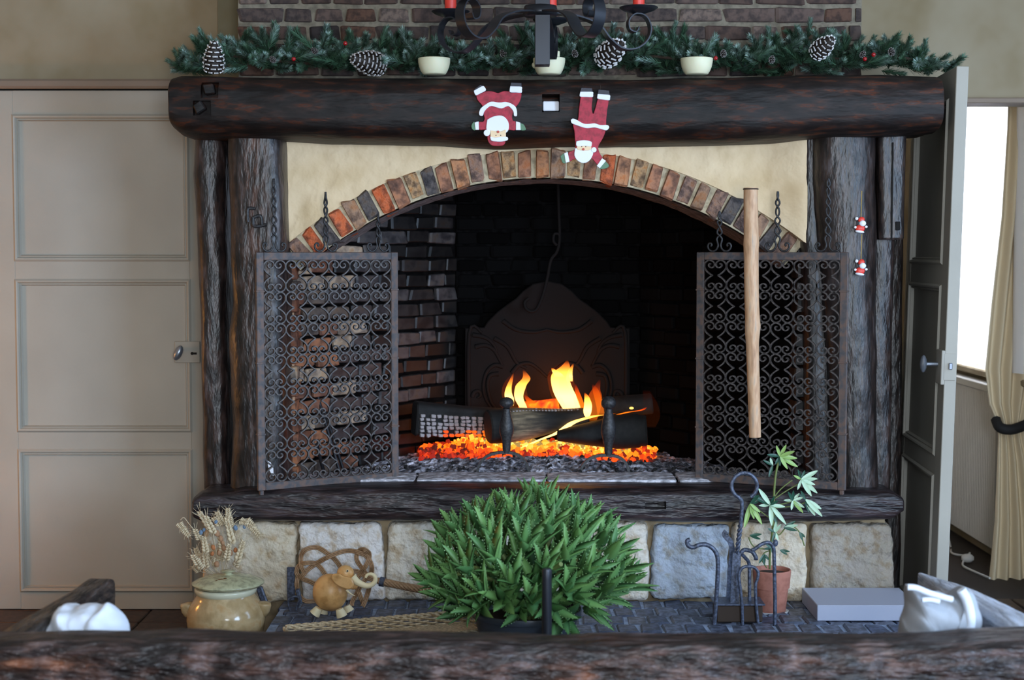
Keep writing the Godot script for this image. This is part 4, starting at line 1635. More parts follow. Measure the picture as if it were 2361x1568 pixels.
func flames():
	var z := -0.03
	var t := thing("flame", "two-tongued orange flame rising behind the first andiron", "flame", W(1190, 950, z), "flames")
	flame(t, "flame_tongue", [[1216, 952, 5], [1204, 936, 9], [1196, 915, 10], [1202, 890, 12], [1214, 872, 9], [1206, 852, 1]], z, M.flame_core, 0.5)
	flame(t, "flame_tongue", [[1176, 936, 8], [1174, 920, 10], [1172, 905, 8], [1176, 885, 5], [1184, 860, 1]], z, M.flame_core, 0.5)
	flame(t, "flame_veil", [[1195, 955, 26], [1190, 930, 30], [1186, 900, 28], [1196, 870, 22], [1206, 845, 2]], z, M.flame_veil, 0.025)
	t = thing("flame", "tall bright yellow-white flame in the middle of the fire", "flame", W(1310, 955, z), "flames")
	flame(t, "flame_tongue", [[1330, 965, 8], [1318, 945, 20], [1304, 915, 24], [1294, 885, 22], [1294, 862, 19], [1304, 845, 10], [1308, 830, 1]], z + 0.01, M.flame_core, 0.7)
	flame(t, "flame_tongue", [[1326, 958, 6], [1314, 935, 11], [1304, 905, 12], [1298, 880, 9], [1300, 860, 1]], z + 0.012, M.flame_core, 0.8)
	flame(t, "flame_tongue", [[1312, 880, 8], [1314, 860, 6], [1322, 838, 1]], z, M.flame_core, 0.35)
	flame(t, "flame_tongue", [[1290, 870, 12], [1282, 858, 8], [1272, 848, 1]], z, M.flame_core, 0.5)
	flame(t, "flame_veil", [[1316, 968, 22], [1306, 930, 30], [1296, 890, 30], [1296, 855, 26], [1310, 825, 2]], z, M.flame_veil, 0.035)
	t = thing("flame", "small pointed yellow flame beside the ball-topped andiron", "flame", W(1356, 962, z), "flames")
	flame(t, "flame_tongue", [[1346, 972, 6], [1352, 955, 9], [1356, 935, 9], [1354, 918, 6], [1348, 905, 1]], z + 0.08, M.flame_core, 0.9)
	flame(t, "flame_veil", [[1356, 972, 18], [1362, 945, 20], [1372, 915, 16], [1376, 895, 8], [1384, 872, 1]], z + 0.05, M.flame_veil, 0.16)
	t = thing("flame", "thin faint orange flame wisp between the tall flame and the ball-topped andiron", "flame", W(1340, 940, z), "flames")
	flame(t, "flame_veil", [[1346, 950, 5], [1338, 925, 6], [1332, 905, 5], [1326, 884, 1]], z + 0.04, M.flame_veil, 0.45)
	flame(t, "flame_veil", [[1386, 960, 8], [1380, 925, 8], [1374, 900, 7], [1366, 885, 1]], z - 0.02, M.flame_veil, 0.2)
	t = thing("flame", "low orange flame licking over the glowing log at the back", "flame", W(1240, 940, -0.08), "flames")
	flame(t, "flame_veil", [[1262, 945, 14], [1236, 935, 14], [1220, 922, 7], [1208, 908, 1]], -0.09, M.flame_veil, 0.4)
	t = thing("flame", "narrow band of fire running up the seam between the two front logs", "flame", W(1300, 985, 0.1), "flames")
	flame(t, "flame_tongue", [[1186, 1040, 3], [1240, 1016, 5], [1285, 998, 7], [1320, 975, 9], [1350, 965, 10], [1378, 958, 9], [1402, 956, 5], [1424, 952, 1]], 0.085, M.flame_core, 0.8)
	flame(t, "flame_veil", [[1424, 956, 5], [1450, 950, 6], [1478, 946, 5], [1492, 938, 1]], 0.04, M.flame_veil, 0.6)
	t = thing("flame", "drifting smoke at the far end of the black log, drawn as a faint added red glow", "flame", W(1496, 960, z), "flames")
	flame(t, "flame_veil", [[1490, 990, 18], [1500, 960, 20], [1500, 930, 16], [1492, 905, 9], [1478, 870, 1]], z - 0.04, M.flame_veil, 0.007)  # smoke, put in as a faint glowing veil

func andirons():
	for k in 2:
		var x: float = [1168, 1403][k]
		var t := thing("andiron", ["iron andiron with a flattened knob standing before the charred log", "iron andiron with a round ball top standing before the black log"][k], "andiron", W(x, 1092, 0.36), "pair of andirons")
		var z := 0.36
		var s := S(z)
		var pr := []
		var rows := [[1044, 8], [1034, 9.5], [1022, 10], [1008, 13], [996, 16.5], [985, 17], [970, 14], [955, 10], [946, 8.5], [942, 9]] if k == 0 else [[1050, 8], [1040, 9.5], [1028, 10], [1012, 14], [998, 17.5], [985, 17.5], [968, 14], [955, 11], [948, 9], [943, 9]]
		for r in rows:
			pr.append(Vector2(r[1] * s, W(x, r[0], z).y))
		var g := Geo.new()
		g.lathe(pr, 16, Vector3(W(x, 1000, z).x, 0, z))
		put("shaft", g.mesh(), M.iron, t)
		g = Geo.new()
		var top := W(x, 929, z)
		g.ball(top, Vector3(17, 13.5, 17) * s if k == 0 else Vector3(17.5, 16.5, 17.5) * s, 18)
		put("knob", g.mesh(), M.iron, t)
		var f := [[1100, 1093], [1105, 1072], [1120, 1054], [1142, 1045], [1168, 1043], [1192, 1048], [1210, 1062], [1221, 1090]] if k == 0 else [[1337, 1094], [1342, 1076], [1356, 1060], [1378, 1051], [1403, 1050], [1426, 1054], [1443, 1068], [1452, 1096]]
		var ps := []
		for q in f:
			ps.append(W(q[0], q[1], z))
		g = Geo.new()
		g.sweep(curve(ps, 4), PackedVector2Array([Vector2(-0.005, -0.009), Vector2(0.005, -0.009), Vector2(0.005, 0.009), Vector2(-0.005, 0.009)]), null, Vector3.BACK, true, true)
		put("arched_foot", g.mesh(), M.iron, t)
		g = Geo.new()
		var y := W(x, 1030, z).y
		g.sweep([Vector3(pr[0].x * 0 + W(x, 1000, z).x, y, z), Vector3(W(x, 1000, z).x, y, 0.0), Vector3(W(x, 1000, z).x, y - 0.005, -0.1), Vector3(W(x, 1000, z).x, 0.6, -0.12)], PackedVector2Array([Vector2(-0.009, -0.009), Vector2(0.009, -0.009), Vector2(0.009, 0.009), Vector2(-0.009, 0.009)]), null, Vector3.UP, true, true)
		put("log_bar", g.mesh(), M.iron, t)

func fireback():
	var z := BACK + 0.09
	var t := thing("fireback", "sooty cast-iron fireback plate with raised scrollwork behind the flames", "fireback", W(1262, 990, z))
	var half := [[1072, 1010], [1072, 757], [1116, 755], [1122, 745], [1128, 738], [1146, 720], [1172, 700], [1190, 688], [1205, 672], [1228, 655], [1262, 648]]
	var out := PackedVector2Array()
	for q in half:
		var p := W(q[0], q[1], z)
		out.append(Vector2(p.x, p.y))
	for k in range(half.size() - 2, -1, -1):
		var p := W(1262 * 2 - half[k][0], half[k][1], z)
		out.append(Vector2(p.x, p.y))
	var g := Geo.new()
	g.plate(out, z - 0.03, z, 0.004)
	put("plate", g.mesh(), M.cast_iron, t)
	for m in [0, 1]:
		for c in [[[1082, 1000], [1082, 768], [1112, 768]], [[1090, 772], [1112, 776], [1128, 784], [1140, 798], [1146, 812]], [[1096, 800], [1118, 796], [1138, 806], [1152, 830], [1160, 846]], [[1160, 846], [1140, 842], [1122, 858], [1114, 890], [1120, 920], [1138, 948]], [[1150, 862], [1130, 866], [1124, 890], [1132, 926], [1148, 946]], [[1088, 915], [1094, 904], [1104, 902], [1108, 912], [1100, 918]], [[1140, 780], [1170, 800], [1190, 835], [1214, 850]], [[1160, 740], [1190, 760], [1230, 766], [1262, 760]], [[1180, 860], [1196, 842], [1220, 838], [1240, 850], [1262, 870]]]:
			var ps := []
			for q in c:
				var p := W(q[0] if m == 0 else 2524 - q[0], q[1], z)
				ps.append(p)
			var path := curve(ps, 5)
			var sc := []
			for k in path.size():
				sc.append(0.010 * (1.0 - 0.5 * float(k) / path.size()))
			g = Geo.new()
			g.tube(path, sc, 6, Vector3.BACK)
			put("raised_scroll", g.mesh(), M.cast_iron, t)

func hook():
	var z := BACK + 0.2
	var t := thing("pot_hook", "sooty iron pot hook hanging in the dark of the chimney", "hook", W(1290, 545, z))
	var ps := []
	for q in [[1286, 400], [1288, 480], [1290, 548], [1284, 580], [1270, 600], [1262, 640], [1252, 680], [1238, 712], [1224, 718], [1212, 710], [1210, 696], [1220, 688]]:
		ps.append(W(q[0], q[1], z))
	var g := Geo.new()
	g.tube(curve(ps, 5), 0.0065, 6, Vector3.BACK)
	put("rod", g.mesh(), M.cast_iron, t)
	ps = []
	for q in [[1290, 548], [1288, 540], [1278, 540], [1276, 556], [1284, 566]]:
		ps.append(W(q[0], q[1], z + 0.004))
	g = Geo.new()
	g.tube(curve(ps, 4), 0.006, 6, Vector3.BACK)
	put("link", g.mesh(), M.cast_iron, t)

# ---- the two wrought iron fire screens
func screens():
	var top := eye.y + 0.002
	screen("fire_screen", "wrought iron scrollwork fire screen standing on the closed door side of the hearth", W(594, 1132, 0.754), W(918, 1105, 0.483), top, [[42, 165], [160, 138], [284, 88]])
	screen("fire_screen", "wrought iron scrollwork fire screen standing behind the peeled wooden pole", W(1604, 1108, 0.535), W(1950, 1130, 0.764), top, [[50, 95], [178, 138], [286, 165]])
	# the peeled pole that hangs in front of the second screen
	var z := 0.80
	var s := S(z)
	var t := thing("wooden_pole", "smooth peeled wooden pole hung upright in front of a fire screen", "pole", W(1740, 1008, z))
	var rows := [[433, 1731, 16.5], [470, 1731, 16.6], [540, 1732, 17.2], [564, 1732, 18.4], [582, 1732, 17.4], [680, 1733, 16.8], [735, 1735, 17.2], [752, 1735.5, 18.2], [768, 1735, 17.2], [800, 1735, 15.0], [900, 1738, 14.4], [1008, 1741, 13.8]]
	rows.reverse()
	var path := []
	var rr := []
	for r in rows:
		path.append(Vector3(r[1], r[0], r[2]))
	var c := curve(path, 5)
	var ps := []
	for q in c:
		ps.append(W(q.x, q.y, z))
		rr.append(q.z * s)
	var g := Geo.new()
	g.tube(ps, rr, 20, Vector3.BACK)
	put("shaft", g.mesh(), M.peeled_wood, t)
	g = Geo.new()
	var rim := []
	var tp := W(1731, 436, z)
	for k in 21:
		rim.append(tp + Vector3(cos(TAU * k / 20), 0, sin(TAU * k / 20)) * 16.9 * s)
	g.tube(rim, 0.0022, 5, Vector3.UP, false)
	put("end_ring", g.mesh(), M.twig, t)
	g = Geo.new()
	g.tube(curve([W(1731, 596, z - 0.02), W(1731, 590, z - 0.06), W(1726, 583, z - 0.1), W(1722, 579, 0.625), W(1722, 590, 0.60)], 5), 0.003, 6)
	put("hanging_wire", g.mesh(), M.iron, t)

func screen(called: String, label: String, a: Vector3, b: Vector3, top: float, spikes: Array):
	var x := Vector3(b.x - a.x, 0, b.z - a.z)
	var w := x.length()
	x = x.normalized()
	var h: float = top - minf(a.y, b.y)
	var t := thing(called, label, "fire screen", Vector3(a.x, top - h, a.z), "pair of fire screens")
	t.basis = Basis(x, Vector3.UP, x.cross(Vector3.UP))
	var bar := 0.027
	var dp := 0.014
	var g := Geo.new()
	g.box(Vector3(bar / 2, h / 2, 0), Vector3(bar, h, dp), 0.002)
	g.box(Vector3(w - bar / 2, h / 2, 0), Vector3(bar, h, dp), 0.002)
	g.box(Vector3(w / 2, h - bar / 2, 0), Vector3(w - bar * 2, bar, dp), 0.002)
	g.box(Vector3(w / 2, bar / 2, 0), Vector3(w - bar * 2, bar, dp), 0.002)
	local("frame", g.mesh(), M.rusty_iron, t)
	for q in [[bar / 2, -0.008], [w - bar / 2, -0.008]]:
		g = Geo.new()
		g.box(Vector3(q[0], q[1], 0), Vector3(0.014, 0.016, dp), 0.002)
		local("foot", g.mesh(), M.rusty_iron, t)
	for y in [0.2, 0.5, 0.8]:
		for q in [bar / 2, w - bar / 2]:
			g = Geo.new()
			g.box(Vector3(q, h * y + 0.03, 0.0), Vector3(bar + 0.004, 0.006, dp + 0.004), 0.001)
			local("clip", g.mesh(), M.rusty_iron, t)
	# one C scroll: drawn in units of the photograph's pixels, from the pinch to the spiral's end
	var cw := (w - 2 * bar) / 6.0
	var ch := (h - 2 * bar) / 14.0
	var shape := [[6, 37.5], [12, 33.5], [19, 27], [23.6, 19], [23.8, 11], [19.5, 3.6], [12.6, 0.6], [5.6, 3.0], [1.6, 8.6], [2.2, 14.6], [6.6, 18.4], [11.6, 17.4], [14.4, 13.2], [12.6, 9.2], [9.6, 9.8]]
	var meshes := []
	for m in 4:
		var sx := 1.0 if m % 2 == 0 else -1.0
		var sy := 1.0 if m < 2 else -1.0
		var ps := []
		for q in shape:
			ps.append(Vector3(sx * q[0] / 48.4 * cw, sy * (0.5 - q[1] / 37.5) * ch, 0.0))
		var path := curve(ps, 3)
		var gg := Geo.new()
		var pr := PackedVector2Array([Vector2(-0.0022, -0.005), Vector2(0.0022, -0.005), Vector2(0.0022, 0.005), Vector2(-0.0022, 0.005)])
		gg.sweep(path, pr, null, Vector3.BACK, true, true)
		meshes.append(gg.mesh())
	for i in 6:
		for j in 14:
			for m in 2:
				var q: int = m + (0 if j % 2 == 0 else 2)
				local("scroll", meshes[q], M.scroll_iron, t, Transform3D(Basis(), Vector3(bar + cw * (i + 0.5), h - bar - ch * (j + 0.5), 0)))
	# finials: two bars twisted round each other, curling out at the foot
	for s in spikes:
		var px := w / 330.0
		var x0: float = s[0] * px
		var hh: float = s[1] * px * 0.93
		var f := Node3D.new()
		f.name = "finial"
		t.add_child(f, true)
		fix_name(f, "finial", t)
		f.position = Vector3(x0, h, 0)
		for m in [-1.0, 1.0]:
			var ps := []
			var use := [[19.5, 13], [17, 15.5], [19, 19], [23.5, 18.5], [26, 13.5], [24, 7], [18, 2.5], [10.5, 3], [5, 8.5], [3, 16]]
			for q in use:
				ps.append(Vector3(m * q[0] * px, q[1] * px, 0.0))
			var n := int(s[1] / 14.0)
			for k in n:
				var e := (k + 1.0) / n
				var y: float = lerpf(18.0, s[1] * 0.93, e)
				var amp := 7.0 * (1.0 - 0.55 * e)
				ps.append(Vector3(m * amp * px * cos(PI * k * 0.62 + 0.5) * (1.0 if k < n - 1 else 0.1), y * px, m * 0.004 * sin(PI * k * 0.62)))
			var path := curve(ps, 4)
			var g2 := Geo.new()
			g2.tube(path, 0.0036, 6, Vector3.BACK)
			local("twisted_bar", g2.mesh(), M.iron, f)

# ---- on and over the mantel beam
func mantel_things():
	garland()
	cones()
	bowls()
	figures()
	ornaments()

func sprig_geo(n: int, length: float, frost: float, seed_: int) -> Geo:
	# a tip of artificial pine along +y: a twig with flat needles all round
	var r := RandomNumberGenerator.new()
	r.seed = seed_
	var g := Geo.new()
	g.col = lin(46, 42, 32)
	g.tube([Vector3.ZERO, Vector3(0, length * 0.9, 0)], 0.0016, 4)
	for k in n:
		var t := pow(r.randf(), 0.8)
		var a := r.randf() * TAU
		var p := Vector3(0, length * t * 0.92, 0)
		var d := Vector3(cos(a), 0.75 + t * 0.8, sin(a)).normalized()
		var l := r.randf_range(0.021, 0.032) * (1.0 - 0.25 * t)
		var q := p + d * l
		var side := d.cross(Vector3.UP).normalized() * 0.0008
		var base := lin(40, 72, 50).lerp(lin(78, 112, 84), r.randf())
		g.col = base
		var i0 := g.pt(p - side)
		var i1 := g.pt(p + side)
		var mid := p + d * l * 0.6
		g.col = base.lerp(lin(176, 200, 196), clampf(frost * (t * 1.3 - 0.1), 0, 1) * r.randf())
		var i2 := g.pt(mid + side * 1.1)
		var i3 := g.pt(mid - side * 1.1)
		var i4 := g.pt(q)
		g.quad(i0, i1, i2, i3)
		g.tri(i3, i2, i4)
	return g

func garland():
	var t := thing("pine_garland", "long artificial pine garland with frosted tips lying along the mantel beam", "garland", W(1290, 165, 0.5))
	var ms := []
	for k in 6:
		ms.append(sprig_geo(250, 0.07, [0.05, 0.25, 0.5, 0.9, 1.2, 1.6][k], 400 + k).mesh())
	var core := []
	var x := 430.0
	while x < 2180.0:
		var dip := 0.0 if x < 2080 else (x - 2080.0) * 0.35
		core.append(W(x, 138 + 8 * sin(x * 0.02) + dip - (8 if x > 1820 and x < 2080 else 0), 0.50 + 0.03 * sin(x * 0.013)))
		x += 50.0
	var g := Geo.new()
	g.tube(curve(core, 4), 0.006, 6)
	put("stem", g.mesh(), M.twig, t)
	# the height of the greenery along the beam, from the photograph
	var tops := [[405, 135], [430, 128], [450, 140], [470, 100], [520, 90], [560, 84], [640, 74], [700, 96], [740, 82], [800, 78], [850, 92], [905, 80], [960, 92], [1010, 104], [1050, 110], [1120, 112], [1180, 92], [1210, 70], [1240, 96], [1330, 100], [1400, 72], [1440, 84], [1490, 92], [1545, 76], [1580, 104], [1660, 112], [1740, 106], [1800, 92], [1860, 66], [1900, 88], [1990, 92], [2040, 98], [2100, 100], [2130, 116], [2160, 130], [2195, 150]]
	var made := 0
	for k in 285:
		var px := lerpf(408, 2186, (k + rng.randf()) / 285.0)
		var top := pick(tops, px)
		var low := 165.0 if px < 2120 else 162.0 + (px - 2120) * 0.25
		var y := lerpf(minf(top + 24, low - 4), low, pow(rng.randf(), 0.8))
		var z := rng.randf_range(0.42, 0.66)
		var p := W(px, y, z)
		p.y = maxf(p.y, W(px, 164 if px < 2120 else 176, 0.5).y + 0.01)
		var up := clampf((low - y) / (low - top + 1.0), 0, 1)
		var d := Vector3(rng.randf_range(-1.0, 1.0), rng.randf_range(-0.15, 0.5) + up * 0.8, rng.randf_range(-0.2, 1.0)).normalized()
		var side := d.cross(Vector3(0.3, 0.2, 0.9)).normalized()
		var b := Basis(side, d, side.cross(d)).scaled_local(Vector3.ONE * rng.randf_range(0.9, 1.3))
		var pool := [0, 0, 1, 1, 2, 2, 3, 4] if rng.randf() < 0.75 else [3, 4, 5]
		if made < 288:
			put("sprig", ms[pool[rng.randi() % pool.size()]], M.needle, t, Transform3D(b, p))
			made += 1
	# the thick of it behind, past counting
	var mass := Geo.new()
	for k in 400:
		var px := rng.randf_range(425, 2150)
		var top := pick(tops, px)
		var p := W(px, lerpf(minf(top + 22, 150), 168, rng.randf()), rng.randf_range(0.37, 0.52))
		var d := Vector3(rng.randf_range(-1.0, 1.0), rng.randf_range(-0.1, 1.2), rng.randf_range(0.0, 0.8)).normalized()
		var side := d.cross(Vector3(0.3, 0.2, 0.9)).normalized()
		var xf := Transform3D(Basis(side, d, side.cross(d)).scaled_local(Vector3.ONE * rng.randf_range(0.9, 1.25)), p)
		var arr: Array = ms[[0, 0, 1, 1, 2, 3][rng.randi() % 6]].surface_get_arrays(0)
		var off := mass.v.size()
		var vs: PackedVector3Array = xf * (arr[Mesh.ARRAY_VERTEX] as PackedVector3Array)
		mass.v.append_array(vs)
		mass.c.append_array(arr[Mesh.ARRAY_COLOR])
		mass.u.append_array(arr[Mesh.ARRAY_TEX_UV])
		for i in arr[Mesh.ARRAY_INDEX]:
			mass.ix.append(off + i)
	put("sprig_mass", mass.mesh(), M.needle, t).set_meta("kind", "stuff")
	# the stray tip at the door end
	for q in [[440, 138, -0.5, 0.9], [452, 128, 0.4, 1.0], [415, 156, -0.9, 0.5], [478, 96, -0.5, 0.8], [468, 104, -0.9, 0.7], [1212, 84, 0.1, 1.2], [1548, 84, 0.3, 1.0], [1864, 76, 0.1, 1.2], [2180, 152, 0.9, -0.4], [2186, 160, 0.7, -0.8]]:
		var d := Vector3(q[2], q[3], 0.2).normalized()
		var side := d.cross(Vector3.BACK).normalized()
		put("sprig", ms[2], M.needle, t, Transform3D(Basis(side, d, side.cross(d)), W(q[0] - q[2] * 12, q[1] + q[3] * 12, 0.5)))
	for q in [[677, 136], [1994, 136], [2014, 126], [1650, 134], [796, 100]]:
		g = Geo.new()
		g.ball(W(q[0], q[1], 0.7), Vector3.ONE * 0.0075, 12)
		put("berry", g.mesh(), M.berry, t)
	for q in [[724, 116, 20], [628, 136, 20], [1325, 122, 22], [1160, 122, 24], [1668, 122, 22], [1780, 136, 22], [2055, 118, 24], [1990, 124, 20]]:
		var c := part("small_pine_cone", t, W(q[0], q[1], 0.66))
		cone(c, q[2] * S(0.66), Vector3(rng.randf_range(-0.5, 0.5), 0.4, 0.8), 0.4, 5, 7)

func cone(root: Node3D, size: float, axis: Vector3, frost: float, rows: int, per: int):
	# a pine cone of the given height about the root's place, its tip along axis
	var d := axis.normalized()
	var side := d.cross(Vector3(0.31, 0.2, 0.9)).normalized()
	var b := Basis(side, d, side.cross(d))
	var g := Geo.new()
	g.col = lin(40, 30, 26)
	var pr := []
	for k in 9:
		var t := k / 8.0
		pr.append(Vector2(size * 0.30 * sqrt(maxf(0.0, sin(PI * (0.12 + 0.88 * t)))) * (1.0 - 0.45 * t) + 0.0005, size * (t - 0.5)))
	g.lathe(pr, 10)
	var o := put("core", g.mesh(), M.cone, root, Transform3D(b, root.global_position))
	var sc := Geo.new()
	for j in rows:
		var t := (j + 0.4) / rows
		var rad := size * 0.36 * sqrt(maxf(0.02, sin(PI * (0.14 + 0.86 * t)))) * (1.0 - 0.38 * t)
		var m := maxi(4, int(per * (1.0 - 0.35 * t)))
		for i in m:
			var a := TAU * (i + 0.5 * (j % 2)) / m
			var out := Vector3(cos(a), 0.35 + 0.9 * t, sin(a)).normalized()
			var tan := Vector3(-sin(a), 0, cos(a))
			var c := Vector3(cos(a) * rad, size * (t - 0.5), sin(a) * rad)
			var nn := out.cross(tan).normalized()
			var w := PI * rad / m * 0.74
			var th := size * 0.022
			sc.col = lin(52, 38, 32)
			var base := c - out * size * 0.12
			sc.face([base + nn * th, c - tan * w + nn * th, c + tan * w + nn * th], base - nn)
			sc.face([base - nn * th, c - tan * w - nn * th, c + tan * w - nn * th], base + nn)
			sc.col = lin(52, 38, 32).lerp(lin(226, 222, 220), frost)
			var tip := c + out * size * 0.05
			sc.face([c - tan * w + nn * th, c + tan * w + nn * th, tip + tan * w * 0.3, tip - tan * w * 0.3], base)
			sc.face([c - tan * w - nn * th, c + tan * w - nn * th, tip + tan * w * 0.3, tip - tan * w * 0.3], base)
			sc.face([c - tan * w - nn * th, c - tan * w + nn * th, tip - tan * w * 0.35], base)
			sc.face([c + tan * w - nn * th, c + tan * w + nn * th, tip + tan * w * 0.35], base)
	put("scales", sc.mesh(), M.cone, root, Transform3D(b, root.global_position)).set_meta("kind", "stuff")

func cones():
	var rows := [
		[493, 130, 72, Vector3(0.1, 1, 0.35), 0.95, "white-tipped pine cone standing upright at the closed door end of the garland", 8, 10],
		[846, 143, 82, Vector3(-0.9, 0.15, 0.7), 0.6, "large brown pine cone lying on its side before the first cream bowl", 9, 12],
		[1412, 118, 84, Vector3(0.5, 0.35, 0.8), 0.85, "white-tipped pine cone half hidden by a chandelier scroll", 8, 11],
		[1900, 106, 66, Vector3(0.5, 0.5, 0.8), 0.9, "white-dotted pine cone high in the garland at the open door end", 7, 10]]
	for r in rows:
		var t := thing("pine_cone", r[5], "pine cone", W(r[0], r[1], 0.70), "large pine cones in the garland")
		cone(t, r[2] * S(0.70) * 1.05, r[3], r[4], r[6], r[7])

func bowls():
	var names := ["cream wax bowl nearest the upright pine cone", "cream wax bowl behind the chandelier strap, a pale candle stub above it", "cream wax bowl nearest the open door"]
	for k in 3:
		var x: float = [1001, 1266, 1606][k]
		var z := 0.69
		var s := S(z)
		var base := W(x, 172.5, z)
		var t := thing("bowl", names[k], "bowl", base, "cream bowls on the mantel beam")
		var g := Geo.new()
		g.lathe([Vector2(0.001, 0), Vector2(24, 0) * s, Vector2(27, 2.5) * s, Vector2(31, 9) * s, Vector2(34.5, 18) * s, Vector2(36.5, 28) * s, Vector2(37, 36) * s, Vector2(36, 37.5) * s, Vector2(34, 36.5) * s, Vector2(32.5, 28) * s, Vector2(26, 20) * s, Vector2(0.001, 19) * s], 36, base)
		put("bowl_body", g.mesh(), M.cream_wax, t)
		g = Geo.new()
		g.lathe([Vector2(22, 20) * s, Vector2(23, 24) * s, Vector2(0.001, 24.5) * s], 20, base)
		put("wax_fill", g.mesh(), M.cream_wax, t)
	var st := Geo.new()
	var b := W(1282, 140, 0.69)
	st.lathe([Vector2(0.001, 0), Vector2(0.0125, 0), Vector2(0.013, 0.03), Vector2(0.0115, 0.032), Vector2(0.001, 0.031)], 14, b)
	st.ball(W(1234, 150, 0.69), Vector3(0.012, 0.012, 0.012), 10)
	tag(put("candle_stub", st.mesh(), M.cream_wax), "short pale candle stub standing in the bowl behind the chandelier strap", "candle")

# outlines drawn on the enlarged photograph (6.213 times, from 1060, 180)
func outline(list: Array, z: float, smooth := true) -> PackedVector2Array:
	var ps := []
	for q in list:
		var p := W(1060.0 + q[0] / 6.213, 180.0 + q[1] / 6.213, z)
		ps.append(Vector3(p.x, p.y, 0))
	var out := PackedVector2Array()
	if smooth:
		ps.append(ps[0])
		var c := curve(ps, 3)
		for k in c.size() - 1:
			out.append(Vector2(c[k].x, c[k].y))
	else:
		for p in ps:
			out.append(Vector2(p.x, p.y))
	return out

func cut(root: Node3D, called: String, list: Array, z: float, off: float, th: float, m: Material, smooth := true):
	var g := Geo.new()
	g.plate(outline(list, z, smooth), z + off, z + off + th, 0.0012)
	put(called, g.mesh(), m, root)

func dot(x: float, y: float, r: float) -> Array:
	var out := []
	for k in 10:
		out.append([x + r * cos(TAU * k / 10), y + r * sin(TAU * k / 10)])
	return out

